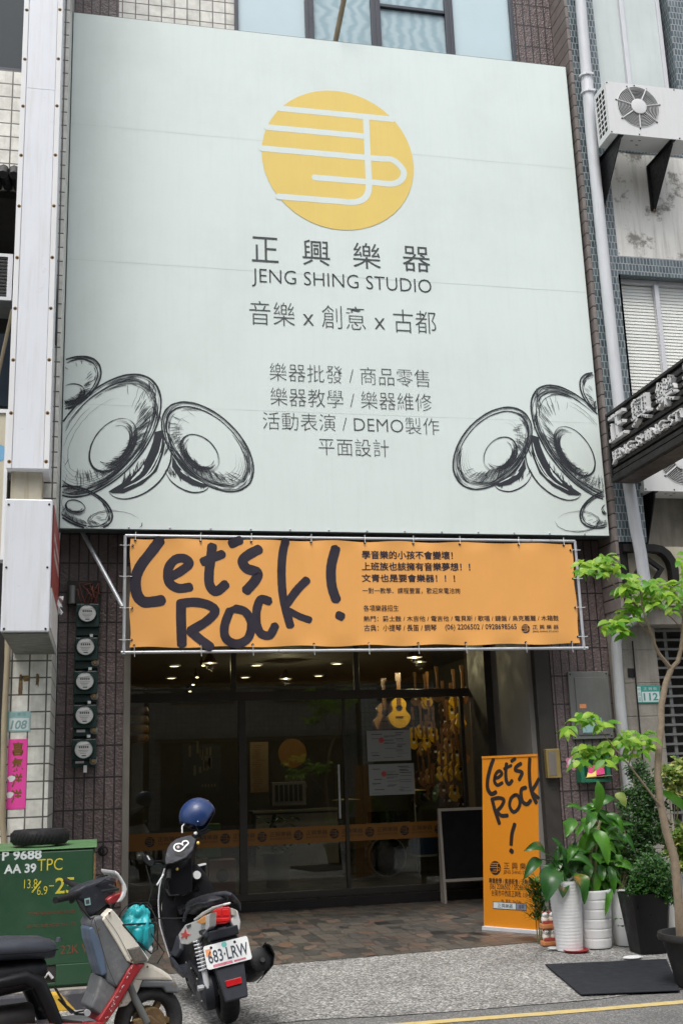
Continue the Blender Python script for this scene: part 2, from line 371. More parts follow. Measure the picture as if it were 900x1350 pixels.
M['sign_red'] = mat('sign_red', (.30,.02,.025), .5, 0, .15, 4, .3, (.4,.08,.07))
M['beige'] = mat('beige', (.52,.48,.37), .5, 0, .1, 3, .4, (.36,.31,.22))
M['soft_blue'] = mat('soft_blue', (.16,.38,.58), .5, 0, .1, 3)
M['dark_glass'] = mat('dark_glass', (.03,.04,.045), .08, 0, .2, 2, rvar=.03)
M['pale_pane'] = mat('pale_pane', (.60,.66,.65), .10, 0, .12, 1.5, .3, (.42,.46,.45), rvar=.03)
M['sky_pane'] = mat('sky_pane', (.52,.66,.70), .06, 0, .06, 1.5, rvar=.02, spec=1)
M['blind'] = mat('blind', (.86,.86,.81), .6, 0, .08, 3)
M['pot_white'] = mat('pot_white', (.80,.81,.82), .42, 0, .06, 4, .35, (.52,.48,.42), grime=((.40,.36,.30), 5, .62, .74, .5))
M['pot_black'] = mat('pot_black', (.010,.010,.011), .38, 0, .2, 5, 0, None, 0, spec=.25)
M['pot_grey'] = mat('pot_grey', (.022,.021,.021), .6, 0, .25, 6, .2, (.06,.055,.05))
M['soil'] = mat('soil', (.045,.032,.022), .95, 0, .4, 20, 0, None, .8, 40)
M['mat_rubber'] = mat('mat_rubber', (.024,.027,.034), .85, 0, .2, 6, 0, None, .3, 150, .25)
M['bark'] = mat('bark', (.30,.235,.165), .85, 0, .3, 18, .3, (.16,.12,.08), .5, 60)
M['twig_green'] = mat('twig_green', (.22,.20,.10), .7, 0, .2, 18)
M['leaf_bright'] = leafmat('leaf_bright', (.10,.30,.015), (.36,.56,.055), .45)
M['leaf_broad'] = leafmat('leaf_broad', (.030,.13,.012), (.10,.29,.025), .35, .32)
M['leaf_tipped'] = leafmat('leaf_tipped', (.015,.075,.014), (.045,.15,.020), .25, .32, (.36,.16,.04))
M['leaf_dark'] = leafmat('leaf_dark', (.012,.055,.010), (.045,.125,.020), .3, .45)
M['leaf_mid'] = leafmat('leaf_mid', (.020,.085,.012), (.06,.17,.025), .3, .4)
M['leaf_varieg'] = leafmat('leaf_varieg', (.09,.20,.02), (.45,.48,.14), .35, .45)
M['glass'] = glassmat('glass', (.66,.70,.67))
M['wood_top'] = mat('wood_top', (.66,.38,.025), .3, 0, .1, 5, coat=.5)
M['wood_brown'] = mat('wood_brown', (.20,.09,.03), .4, 0, .3, 8)
M['wood_tan'] = mat('wood_tan', (.40,.21,.07), .4, 0, .3, 8)
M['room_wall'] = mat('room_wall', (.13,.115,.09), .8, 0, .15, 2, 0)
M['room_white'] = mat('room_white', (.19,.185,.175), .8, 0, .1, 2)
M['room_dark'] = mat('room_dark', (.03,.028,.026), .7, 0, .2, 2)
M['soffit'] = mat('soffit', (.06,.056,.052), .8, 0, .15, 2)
M['decal_orange'] = mat('decal_orange', (.22,.092,.008), .5, 0, .05, 3)
M['lamp'] = emis('lamp', (1, .80, .52), 5.0)
M['lamp_dim'] = emis('lamp_dim', (1, .78, .40), 1.0)

# ------------------------------------------------------------------ text and brush strokes
_fc = {}
def text_mesh(body, weight=0.0, extrude=0.0, spacing=1.0, shear=0.0):
    c = bpy.data.curves.new('lettering', 'FONT'); c.body = body; c.offset = weight; c.extrude = extrude; c.space_character = spacing; c.shear = shear
    c.resolution_u = 3
    o = bpy.data.objects.new('lettering', c); COL.objects.link(o)
    dg = bpy.context.evaluated_depsgraph_get(); dg.update()
    me = bpy.data.meshes.new_from_object(o.evaluated_get(dg))
    vs = [v.co.copy() for v in me.vertices]; fs = [tuple(p.vertices) for p in me.polygons]
    bpy.data.objects.remove(o); bpy.data.curves.remove(c); bpy.data.meshes.remove(me)
    return vs, fs
class Plane:
    """flat printed art on a surface: u along, v up, n out of the surface"""
    def __init__(s, o, u=(1,0,0), v=(0,0,1), n=(0,-1,0)): s.o = Vector(o); s.u = Vector(u); s.v = Vector(v); s.n = Vector(n)
    def p(s, u, v, n=0): return s.o + s.u*u + s.v*v + s.n*n
def text(mb, pl, body, u0, v0, u1, v1, n=.003, weight=0.0, extrude=0, spacing=1.0, shear=0.0, keep=False, bold=0):
    """fits the lettering into the box u0..u1, v0..v1 (keep: keeps its proportions, height v1-v0)"""
    vs, fs = text_mesh(body, weight, extrude, spacing, shear)
    x0 = min(p.x for p in vs); x1 = max(p.x for p in vs); y0 = min(p.y for p in vs); y1 = max(p.y for p in vs)
    sy = (v1-v0)/(y1-y0); sx = sy if keep else (u1-u0)/(x1-x0)
    for k, (du, dv) in enumerate(((0,0), (1,0), (-1,0), (0,.7), (0,-.7)) if bold else ((0,0),)):
        mb.add([pl.p(u0+(p.x-x0)*sx + du*bold*sy, v0+(p.y-y0)*sy + dv*bold*sy, n + p.z + k*.00015) for p in vs], fs)
    return mb
def words(pl, body, u0, v0, u1, v1, m, parent, n=.002, weight=0.0, bold=0, name='lettering', extrude=0):
    """one line of print, each group of characters that stands apart a part of its own"""
    mb = MB(); text(mb, pl, body, u0, v0, u1, v1, n, weight, extrude, bold=bold)
    par = list(range(len(mb.v)))
    def find(a):
        while par[a] != a: par[a] = par[par[a]]; a = par[a]
        return a
    for f in mb.f:
        for i in f[1:]: par[find(i)] = find(f[0])
    au = pl.p(1,0)-pl.p(0,0); au = au/au.length; o_ = pl.p(0,0); uv = [(p-o_).dot(au) for p in mb.v]
    iv = {}
    for i, x in enumerate(uv): r_ = find(i); a = iv.get(r_, (9e9,-9e9)); iv[r_] = (min(a[0], x), max(a[1], x))
    spans = []
    for r_, (a, c) in sorted(iv.items(), key=lambda q: q[1][0]):
        if spans and a < spans[-1][1]+.30*abs(v1-v0): spans[-1][1] = max(spans[-1][1], c); spans[-1][2].add(r_)
        else: spans.append([a, c, {r_}])
    for a, c, rs in spans:
        b = MB(); idx = {}
        for i, p in enumerate(mb.v):
            if find(i) in rs: idx[i] = len(b.v); b.v.append(p)
        b.f = [[idx[i] for i in f] for f in mb.f if f[0] in idx]
        b.build(name, m, parent)
class Cloth(Plane):
    """print that follows the folds of the cloth under it"""
    def __init__(s, surf): s.surf = surf
    def p(s, u, v, n=0): return Vector((u, s.surf(u, v)-.0025-n, v))
def stroke(mb, pl, pts, wd, n=.003, taper=0, closed=False, rough=0, rng=rnd):
    """brush stroke through pts (smoothed), rounded ends or tapered"""
    P = [Vector((a, b, 0)) for a, b in pts]; out = []
    N = len(P); seg = 7
    for i in range(N if closed else N-1):
        g = (lambda k: P[k % N]) if closed else (lambda k: P[max(0, min(N-1, k))])
        a, b, c, d = g(i-1), g(i), g(i+1), g(i+2)
        for k in range(seg):
            t = k/seg
            out.append(.5*((2*b) + (c-a)*t + (2*a-5*b+4*c-d)*t*t + (3*b-a-3*c+d)*t**3))
    if closed: out.append(out[0].copy())
    else: out.append(P[-1])
    n_ = len(out); L_, R_ = [], []
    for i, p in enumerate(out):
        if closed: a, b = out[(i-1) % (n_-1)], out[(i+1) % (n_-1)]
        else: a, b = out[max(0, i-1)], out[min(n_-1, i+1)]
        d = (b-a); d = d.normalized() if d.length > 1e-9 else Vector((1,0,0)); q = Vector((-d.y, d.x, 0))
        wf = wd/2
        if taper: wf *= max(.08, math.sin(math.pi*min(1, max(0, i/(n_-1))))**.6)
        if rough: wf *= 1 + rng.uniform(-rough, rough)
        L_.append(p+q*wf); R_.append(p-q*wf)
    vs = []; fs = []
    for a, b in zip(L_, R_): vs += [pl.p(a.x, a.y, n), pl.p(b.x, b.y, n)]
    for i in range(n_-1): fs.append((2*i, 2*i+1, 2*i+3, 2*i+2))
    if not closed and not taper:
        for e, s_ in ((0, -1), (n_-1, 1)):
            c = out[e]; d = (out[1]-out[0] if e == 0 else out[-1]-out[-2]).normalized()*s_; q = Vector((-d.y, d.x, 0)); base = len(vs)
            m = 8; arc = [c + q*(wd/2*math.cos(math.pi*k/m)) + d*(wd/2*.75*math.sin(math.pi*k/m)*(1+rng.uniform(-.15, .15))) for k in range(m+1)]
            vs += [pl.p(a.x, a.y, n) for a in arc]; fs.append(tuple(range(base, base+m+1)))
    mb.add(vs, fs); return mb
def disc(mb, pl, cu, cv, r_, n=.002, k=48, rv=None):
    mb.add([pl.p(cu+r_*math.cos(i*2*math.pi/k), cv+(rv or r_)*math.sin(i*2*math.pi/k), n) for i in range(k)], [tuple(range(k))]); return mb
def rect(mb, pl, u0, v0, u1, v1, n=.002): mb.quad(pl.p(u0, v0, n), pl.p(u1, v0, n), pl.p(u1, v1, n), pl.p(u0, v1, n)); return mb
# the round emblem, drawn once in units of its radius
def emblem(mbd, mbs, pl, cu, cv, r_, n=.002, dn=.0015):
    disc(mbd, pl, cu, cv, r_, n)
    def U(a): return [(cu+x*r_, cv+y*r_) for x, y in a]
    wd = .082*r_
    def chord(y): return math.sqrt(max(0, 1-y*y))
    L_ = []
    k = [0]
    def st(pts): k[0] += 1; stroke(mbs, pl, U(pts), wd, n+dn+k[0]*.00012)
    y = .66; st([(-chord(y)*1.0, y), (chord(y)*1.0, y)])
    y = .37; st([(-chord(y), y), (.36, y)])
    y = .06; st([(-chord(y), y), (.2, y), (.55, y), (.72, y), (.84, -.05), (.86, -.14), (.80, -.24), (.68, -.29), (.45, -.29), (.2, -.29), (-.33, -.29)])
    y = -.60; st([(-chord(y), y), (.0, y), (.12, y), (.22, -.585), (.31, -.535), (.365, -.45), (.385, -.33), (.385, -.1), (.385, .2), (.385, .64)])
# ------------------------------------------------------------------ the setting
b = MB(); b.quad((-150,-200,-.012), (160,-200,-.012), (160,200,-.012), (-150,200,-.012)); struct('road', b, M['asphalt'])
b = MB(); xs = [-14 + i*.5 for i in range(73)]
front = [-4.10 + .05*math.sin(x*1.7) + .03*math.sin(x*5.1) + rnd.uniform(-.02, .02) for x in xs]
for i in range(len(xs)-1): b.quad((xs[i], front[i], -.007), (xs[i+1], front[i+1], -.007), (xs[i+1], .2, -.002), (xs[i], .2, -.002))
struct('pavement', b, M['aggregate'])
b = MB(); b.prism([(-.45,-1.92,-.02), (5.0,-1.42,-.02), (5.0,.40,-.02), (4.98,2.3,-.02), (.3,2.3,-.02), (-.45,.4,-.02)], (0,0,.022)); struct('paved_floor', b, M['paving'])
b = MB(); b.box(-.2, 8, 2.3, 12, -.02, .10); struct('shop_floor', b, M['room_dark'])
b = MB()
for i in range(40):
    x0, x1 = .9+i*.5, .9+(i+1)*.5 if i < 39 else 21
    y = lambda x: -4.42 + .03*math.sin(x*1.3) - .07*max(0, 2-x)
    b.quad((x0, y(x0)-.055+rnd.uniform(-.008, .008), -.008), (x1, y(x1)-.055, -.008), (x1, y(x1)+.05, -.008), (x0, y(x0)+.05+rnd.uniform(-.008, .008), -.008))
struct('yellow_road_line', b, M['road_yellow'])
b = MB(); b.box(-2.4, .07, -3.08, -1.0, -.02, .125); o = b.build('kerb', M['kerb_paint'], bevel=.02); tag(o, kind='structure')
b = MB(); b.box(-2.38, .05, -3.03, -1.02, .126, .131); struct('kerb_top', b, M['old_concrete'])

# ------------------------------------------------------------------ the shop's own building
YW = .40
shop = thing('shop_building', 'purple-brown tiled shop building with dark glass front, behind the big pale billboard', 'building', (2.8, YW, 0))
def wall(name, m, parent, *boxes):
    b = MB()
    for x in boxes: b.box(*x)
    return b.build(name, m, parent)
zt = at(400, 20, Y=YW).z
xw0, xw1 = at(309, 20, Y=YW).x, at(676, 40, Y=YW).x
zs = 10.3
wall('front_wall', M['purple_tile'], shop, (-.46, .33, YW, 2.4, 0, 3.98), (5.29, 6.05, YW, 2.4, 0, 3.98), (-.46, 6.05, YW, .7, 3.98, zs),
     (-.46, at(157, 20, Y=YW).x, YW, .7, zs, 16), (xw1, 6.05, YW, .7, zs, 16), (at(157, 20, Y=YW).x, xw1, YW, .7, 13.6, 16))
wall('tiled_band', M['white_tile'], shop, (at(157, 20, Y=YW).x, xw0, YW+.02, .7, zs, 13.6))
# upper windows
fx = [at(x, 30, Y=YW).x for x in (309, 407, 495, 592, 676)]
for i in range(4):
    a, c = fx[i], fx[i+1]
    fr = MB()
    wl = .05 if i in (0, 3) else .065
    fr.box(a, a+wl, YW-.03, YW+.09, zs, 13.6); fr.box(c-wl, c, YW-.03, YW+.09, zs, 13.6); fr.box(a+wl, c-wl, YW-.02, YW+.08, zs, zs+.06)
    fr.box(a+wl, c-wl, YW-.02, YW+.08, 13.53, 13.6)
    if i == 2: fr.box(a+wl, c-wl, YW-.015, YW+.07, 11.75, 11.80)
    fo = fr.build('window', M['win_frame'], shop, bevel=.006)
    pm = M['sky_pane'] if i in (0, 3) else M['sky_pane_wavy'] if 'sky_pane_wavy' in M else None
    if pm is None:
        m_, t_, bs_, N_, L_ = newmat('sky_pane_wavy')
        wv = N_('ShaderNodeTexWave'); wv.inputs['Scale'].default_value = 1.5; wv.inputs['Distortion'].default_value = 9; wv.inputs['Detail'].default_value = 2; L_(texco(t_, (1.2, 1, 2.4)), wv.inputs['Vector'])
        L_(ramp(t_, wv.outputs['Fac'], [(.1, (.30,.42,.47)), (.9, (.41,.53,.57))]), bs_.inputs['Base Color']); bs_.inputs['Roughness'].default_value = .08  # rippled sky reflection painted into the pane colour
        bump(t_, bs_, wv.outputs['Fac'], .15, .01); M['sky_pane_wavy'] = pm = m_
    p = MB(); p.box(a+wl-.005, c-wl+.005, YW+.03, YW+.04, zs+.05, 13.54); p.build('pane', pm, fo)
# roller guides either side of the opening, beam
wall('door_post', M['post_metal'], shop, (.26, .335, YW-.03, YW+.12, 0, 3.98)).modifiers.new('bevel', 'BEVEL').width = .006
wall('door_post', M['frame_metal'], shop, (5.09, 5.288, YW+.01, YW+.16, 0, 3.98)).modifiers.new('bevel', 'BEVEL').width = .006
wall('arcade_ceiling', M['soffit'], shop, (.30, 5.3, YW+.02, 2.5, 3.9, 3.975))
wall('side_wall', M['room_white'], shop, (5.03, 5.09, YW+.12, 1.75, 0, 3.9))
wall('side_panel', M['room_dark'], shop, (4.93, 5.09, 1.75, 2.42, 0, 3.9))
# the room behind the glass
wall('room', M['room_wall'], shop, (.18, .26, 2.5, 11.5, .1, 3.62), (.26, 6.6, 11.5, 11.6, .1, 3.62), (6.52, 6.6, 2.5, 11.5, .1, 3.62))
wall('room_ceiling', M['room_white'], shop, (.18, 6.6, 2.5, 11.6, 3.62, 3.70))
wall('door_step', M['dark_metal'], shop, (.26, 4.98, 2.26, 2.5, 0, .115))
# glass front: one part, its frame, panes, decals
YD = 2.42
gf = MB()
zb = at(400, 917, Y=YD).z; ztop = 3.9
mull = [at(172, 1000, Y=YD).x - .08, at(320, 1000, Y=YD).x, at(455, 1000, Y=YD).x, at(612, 1000, Y=YD).x]
gf.box(.26, 4.93, YD, YD+.07, zb-.05, zb+.06)
gf.box(.26, 4.93, YD, YD+.07, .115, .20); gf.box(.26, 4.93, YD+.01, YD+.06, ztop-.05, ztop)
for x, wd in ((mull[0], .07), (mull[1], .10), (mull[2], .045), (mull[3], .05)): gf.box(x-wd/2, x+wd/2, YD-.005, YD+.075, .2, zb-.05)
for px in (308, 470): x = at(px, 890, Y=YD).x; gf.box(x-.035, x+.035, YD-.004, YD+.074, zb+.06, ztop-.05)
gfo = gf.build('glass_front', M['frame_metal'], shop, bevel=.005)
b = MB()
for i in range(3): b.box(mull[i]+.02, mull[i+1]-.02, YD+.03, YD+.036, .19, zb-.04)
b.box(.30, 4.9, YD+.03, YD+.036, zb+.05, ztop-.04)
b.build('pane', M['glass'], gfo)
dz0, dz1 = at(400, 1112, Y=YD).z, at(400, 1090, Y=YD).z
b = MB(); b.box(mull[0]+.04, mull[3]-.03, YD+.022, YD+.027, dz0, dz1); dec = b.build('decal_band', M['decal_orange'], gfo)
bd, bs_ = MB(), MB(); pl = Plane((0, YD+.0215, 0)); zc = (dz0+dz1)/2
for k in range(9):
    x = mull[0]+.33+k*.47
    bd, bs_ = MB(), MB(); emblem(bd, bs_, pl, x, zc, .062, .001)
    bd.build('emblem', M['stand_ink'], dec); bs_.build('emblem_line', M['decal_orange'], dec)
    if k < 8: words(pl, '正興樂器', x+.10, zc-.005, x+.38, zc+.055, M['stand_ink'], dec, .001); words(pl, 'JENG SHING STUDIO', x+.10, zc-.05, x+.38, zc-.02, M['stand_ink'], dec, .001)
# door handles
for px in (446,):
    x = at(px, 1040, Y=YD).x
    b = MB(); b.tube([(x, YD-.05, at(px, 1079, Y=YD).z), (x, YD-.05, at(px, 1008, Y=YD).z)], .016, 10)
    b.tube([(x, YD-.05, at(px, 1070, Y=YD).z), (x, YD+.02, at(px, 1070, Y=YD).z)], .008, 8); b.tube([(x, YD-.05, at(px, 1018, Y=YD).z), (x, YD+.02, at(px, 1018, Y=YD).z)], .008, 8)
    b.build('door_handle', M['steel'], gfo, smooth=True)
# downlights in the ceiling
for px, py in ((230,877), (226,893), (223,906), (338,876), (323,892), (397,904), (420,890), (444,874)):
    p = at(px, py, Z=3.615)
    d = thing('ceiling_downlight', 'lit round downlight in the shop ceiling behind the transom glass', 'ceiling light', (p.x, p.y, 3.6), group='lit downlights in the shop ceiling')
    b = MB(); b.lathe((p.x, p.y, 3.606), [(.085, -.014), (.115, -.014), (.115, .013), (.085, .013), (.085, -.014)], 20, cap=False); b.build('rim', M['white_paint'], d, smooth=True)
    b = MB(); b.lathe((p.x, p.y, 3.603), [(.084, -.004), (.084, .008)], 20); b.build('lens', M['lamp'], d)
# a slanting strut over the top windows
b = MB(); b.tube([at(441, 60, Y=.10), at(458, -25, Y=-.35)], .035, 10)
tag(b.build('wall_strut', M['conduit'], None, smooth=True), 'thin bamboo-like strut leaning over the top edge of the billboard', 'strut')

# ------------------------------------------------------------------ the billboard
BX0, BX1, BZ0, BZ1 = -.461, 6.020, 4.316, 10.833
bill = thing('billboard', 'huge pale green shop billboard with a round yellow emblem, grey lettering and shell drawings', 'billboard', (2.78, 0, BZ0))
b = MB(); b.box(BX0, BX1, .008, .16, BZ0, BZ1); b.box(BX0+.3, BX0+.36, .16, .40, BZ0+.2, BZ1-.2); b.box(BX1-.36, BX1-.3, .16, .40, BZ0+.2, BZ1-.2); b.build('frame', M['sign_edge'], bill)
seam = []
for (pxl, pyl), (pxr, pyr) in (((92,163), (755,222)), ((88,336), (775,390)), ((84,527), (790,562))):
    a, c = at(pxl, pyl, Y=0), at(pxr, pyr, Y=0); seam.append((a.z+c.z)/2)
zz = [BZ1-.012] + seam + [BZ0+.012]
for i in range(4):
    b = MB(); nx = 40; vs = []; y_ = -.0003*(i % 2)
    for k in range(nx+1):
        x = BX0+.012 + (BX1-BX0-.024)*k/nx
        vs += [(x, y_, zz[i]), (x, y_-.0006*math.sin(k*.9+i), (zz[i]+zz[i+1])/2), (x, y_, zz[i+1]-(.006 if i < 3 else 0))]
    fs = []
    for k in range(nx):
        for j in range(2): fs.append((k*3+j, k*3+j+1, k*3+3+j+1, k*3+3+j))
    b.add(vs, fs); b.build('printed_sheet', M['sheet'], bill, smooth=True)
b = MB()
for z in seam:
    vs = []; fs = []
    for k in range(61):
        x = BX0+.02 + (BX1-BX0-.04)*k/60; hh = .0015 + .003*max(0, math.sin(k*.37+z))**2 + rnd.uniform(0, .002)
        vs += [(x, -.0013, z-hh), (x, -.0013, z+.0015)]
        if k: fs.append((2*k-2, 2*k, 2*k+1, 2*k-1))
    b.add(vs, fs)
b.build('sheet_joint', M['sheet_seam'], bill)
BP = Plane((0, -.0036, 0))
def W(px, py): q = at(px, py, Y=0); return (q.x, q.z)
bd, bs_ = MB(), MB()
c0, c1 = W(345.7, 205), W(544, 218); ct, cb_ = W(438, 119), W(455, 304.5)
er = ((c1[0]-c0[0]) + (ct[1]-cb_[1]))/4
ecx, ecz = (c0[0]+c1[0])/2, (ct[1]+cb_[1])/2
emblem(bd, bs_, BP, ecx, ecz, er, .001, .001)
eo = bd.build('emblem', M['logo_yellow'], bill); bs_.build('emblem_line', M['sheet'], eo)
def tline(mb, pl, Wf, body, bl, tr, weight=0, n=.001, spacing=1.0): a, c = Wf(*bl), Wf(*tr); text(mb, pl, body, a[0], a[1], c[0], c[1], n, weight, spacing=spacing)
for ch, xa, xb, yt, yb in (('正', 332, 366.5, 314, 344.5), ('興', 399, 434, 318, 349), ('樂', 465.5, 500.5, 322, 353), ('器', 531, 565.5, 326.5, 357)):
    b = MB(); tline(b, BP, W, ch, (xa, yb), (xb, yt), -.004); b.build('name_lettering', M['ink_grey'], bill)
a, c = W(332.3, 377.5), W(567.7, 369); words(BP, 'JENG SHING STUDIO', a[0], a[1], c[0], c[1], M['ink'], bill, .001, -.012, name='name_lettering')
a, c = W(329, 427.5), W(573.3, 410.5); words(BP, '音樂 x 創意 x 古都', a[0], a[1], c[0], c[1], M['ink_grey'], bill, .001, -.012, name='motto_lettering')
for s_, bl, tr in (('樂器批發 / 商品零售', (355.7,501.7), (565,488)), ('樂器教學 / 樂器維修', (356.7,534.3), (567.7,519.5)), ('活動表演 / DEMO製作', (346.7,566), (577.7,551.5)), ('平面設計', (420,600), (511.7,580))):
    a, c = W(*bl), W(*tr); words(BP, s_, a[0], a[1], c[0], c[1], M['ink_grey'], bill, .001, -.014, name='service_lettering')

# the shell drawings: ink strokes, drawn once at the left end and once turned over at the right end
def shells(mirror):
    mb = MB(); g = random.Random(3); cnt = [0]
    mx, dzz = (W(333.8, 630)[0] + W(597, 612)[0])/2, (W(597, 612)[1] - W(333.8, 615)[1])
    def T(a):
        q = W(70 + a[0]/3.214, 460 + a[1]/3.214)
        return (2*mx-q[0], q[1]+dzz) if mirror else q
    px = .0085/3.214*1.0
    def S(pts, wd, taper=1):
        run = []; 
        for a in pts + [None]:
            q = T(a) if a else None
            if q and BX0+.02 < q[0] < BX1-.02 and BZ0+.02 < q[1]: run.append(q)
            else:
                if len(run) > 1: cnt[0] += 1; stroke(mb, BP, run, wd*px, .001 + (cnt[0] % 40)*.00003, taper, rough=.12, rng=g)
                run = []
    def E(cx, cy, a, b_, ang, t0, t1, n=26, jit=0):
        ca, sa = math.cos(ang), math.sin(ang); o_ = []
        for i in range(n+1):
            t = t0+(t1-t0)*i/n; k = 1+g.uniform(-jit, jit)
            x, y = a*k*math.cos(t), b_*k*math.sin(t); o_.append((cx+x*ca-y*sa, cy+x*sa+y*ca))
        return o_
    def poly(pts): mb.add([BP.p(*T(p_), .0008) for p_ in pts], [tuple(range(len(pts)))])
    def shell(cx, cy, a, b_, ang, cup, flip, base=1.0):
        # rim: outer heavy, inner thinner, loose extra lines
        for k, (sc, wd, j) in enumerate(((1, 6.5, .003), (.985, 2.6, .005), (.965, 1.8, .006), (.905, 4, .004), (.89, 2.4, .006), (.872, 2, .008), (.85, 1.7, .008), (.82, 1.6, .01), (.78, 1.5, .01), (.74, 1.4, .012), (.69, 1.3, .012), (.63, 1.2, .012))):
            t0 = g.uniform(0, .3); full = 2*math.pi if k < 5 else g.uniform(2.2, 4.6)
            st = {0: 0, 1: 2.2}.get(k, 0) + (flip if k >= 4 else 0)
            dx = (1-sc)*a*.10
            pts = E(cx+dx*flip*0, cy, a*sc, b_*(sc if k < 2 else sc*.985), ang, st+t0, st+t0+full, 44, j)
            if k == 0: pts2 = pts; S(pts2, wd, 0)
            else: S(pts, wd)
        cxx, cyy, ca_, cb2, cang = cup
        for k in range(3): S(E(cxx+g.uniform(-1, 1), cyy+g.uniform(-1, 1)+k*2, ca_+k*2.5, cb2+k*2.0, cang, -.2+g.uniform(-.3, .2), 6.0+g.uniform(-.2, .3), 34, .006), 4.6-k*1.2)
        # hatching inside the cup, lower side, and between cup and rim
        for i in range(int(120*base)):
            t = g.gauss(1.25 if flip > 0 else 1.5, .62); l0 = g.uniform(.70, .97); 
            S(E(cxx, cyy, ca_*l0, cb2*l0, cang, t-g.uniform(.15, .5), t+g.uniform(.15, .5), 6), g.uniform(1.1, 2.6))
        for i in range(int(150*base)):
            t = g.gauss(1.5, .75); l0 = g.uniform(.70, .89)
            ca, sa = math.cos(ang), math.sin(ang)
            x, y = a*l0*math.cos(t), b_*l0*math.sin(t); x2, y2 = a*(l0-.16)*math.cos(t+.16), b_*(l0-.16)*math.sin(t+.16)
            x3, y3 = a*(l0-.08)*math.cos(t+.05), b_*(l0-.08)*math.sin(t+.05)
            S([(cx+x*ca-y*sa, cy+x*sa+y*ca), (cx+x3*ca-y3*sa, cy+x3*sa+y3*ca), (cx+x2*ca-y2*sa, cy+x2*sa+y2*ca)], g.uniform(1.0, 2.2))
        for i in range(int(130*base)):
            t = g.choice([g.gauss(-.55, .35), g.gauss(2.4, .5), g.gauss(1.2, .6)]); l0 = g.choice([g.uniform(.82, .90), g.uniform(.91, .97)])
            S(E(cx, cy, a*l0, b_*l0, ang, t, t+g.uniform(.12, .55), 7), g.uniform(1.1, 3.0))
    shell(215, 368, 312, 172, math.atan2(-.75, .66), (255, 405, 125, 80, math.atan2(-.80, .6)), 1, 1.25)
    shell(655, 415, 236, 134, math.atan2(.69, .72), (622, 440, 92, 62, math.atan2(.69, .72)), -1)
    shell(62, 150, 158, 96, math.atan2(-.55, .83), (75, 190, 58, 40, -.3), 1, .5)
    shell(120, 672, 140, 78, math.atan2(.40, .92), (95, 668, 40, 26, .3), 1, .35)
    for k in range(3): S(E(265, 730, 115-k*7, 52-k*5, .05, 1.2*k, 1.2*k+3.6, 26, .02), 3-k*.7)
    # dark undersides
    poly([(432,352), (462,345), (470,372), (468,440), (440,518), (380,574), (300,612), (252,612), (236,604), (320,552), (388,482), (418,420)])
    poly([(506,455), (530,492), (575,536), (640,566), (662,580), (640,588), (590,578), (535,545), (504,500)])
    S([(455,345), (490,360), (500,410), (497,480), (462,548), (420,590), (370,620), (310,636), (262,628), (236,606)], 7)
    S([(236,606), (330,545), (395,470), (440,350)], 6); S([(475,520), (500,560), (540,590), (590,608), (640,602), (664,580)], 6)
    S([(505,450), (490,500), (474,520)], 5); S([(500,400), (512,440), (540,495), (600,550), (662,580)], 5)
    for i in range(80):
        t = g.random(); x = 480-200*t+g.uniform(-14, 14); y = 420+185*t**.8+g.uniform(-10, 10)
        S([(x, y), (x+g.uniform(4, 14), y+g.uniform(-34, -12)), (x+g.uniform(10, 22), y+g.uniform(-64, -30))], g.uniform(1.5, 5))
    for i in range(24):
        t = g.random(); x = 490+150*t; y = 528+66*t**.8+g.uniform(-8, 8)
        S([(x, y), (x-g.uniform(0, 6), y-g.uniform(10, 18)), (x-g.uniform(4, 16), y-g.uniform(20, 40))], g.uniform(1.5, 3.6))
    for i in range(26):
        x = 410+g.uniform(-12, 14)+i*1.2; y = 130+i*6+g.uniform(-10, 10)
        S([(x, y), (x+g.uniform(0, 8), y+20), (x+g.uniform(-6, 6), y+g.uniform(36, 60))], g.uniform(1.3, 3.5))
    hl = MB()
    for pts, wd in (([(330,560), (370,520), (385,492)], 9), ([(300,592), (390,540), (445,450), (462,380)], 6), ([(345,575), (420,520), (458,440)], 5)):
        stroke(hl, BP, [T(p_) for p_ in pts], wd*px, .0032, 1, rough=.3, rng=g)
    for pts, wd in (([(540,515), (560,530), (580,540)], 9), ([(520,480), (570,535), (640,572)], 5)):
        stroke(hl, BP, [T(p_) for p_ in pts], wd*px, .0032, 1, rough=.3, rng=g)
    o = mb.build('shell_drawing', M['ink'], bill); hl.build('drawing_highlight', M['sheet'], o)
shells(False); shells(True)
for k in range(14): b = MB(); b.sphere((BX0+.3+k*.45, -.004, BZ0+.03), .012, .01, .012, 8, 6); b.build('rivet', M['steel'], bill, smooth=True)

# ------------------------------------------------------------------ orange banner under it
YB = -.05
def WB(px, py): q = at(px, py, Y=YB-.02); return (q.x, q.z)
ban = thing('banner', 'wide orange vinyl banner with black brush lettering in a pipe frame above the entrance', 'banner', (2.7, YB, 2.95))
ax0, az0 = WB(163.5, 858); ax1, az1 = WB(757.5, 707); az0 = (WB(166, 859)[1]+WB(763, 855)[1])/2; az1 = (WB(164, 705)[1]+WB(750, 711.5)[1])/2 - .01
b = MB(); r_ = .018
for p_, q_ in (((ax0, az1), (ax1, az1)), ((ax0, az0), (ax1, az0)), ((ax0, az0-.02), (ax0, az1)), ((ax1, az0-.02), (ax1, az1))):
    b.tube([(p_[0], YB, p_[1]), (q_[0], YB, q_[1])], r_, 10)
b.tube([(ax0-.03, YB, az0), (ax0, YB, az0)], r_, 10); b.tube([(ax1, YB, az0), (ax1+.05, YB, az0)], r_, 10)
b.build('pipe_frame', M['steel'], ban, smooth=True)
sx0, sx1, sz0, sz1 = ax0+.06, ax1-.055, az0+.05, az1-.035
b = MB(); nx, nz = 110, 24; vs = []; fs = []
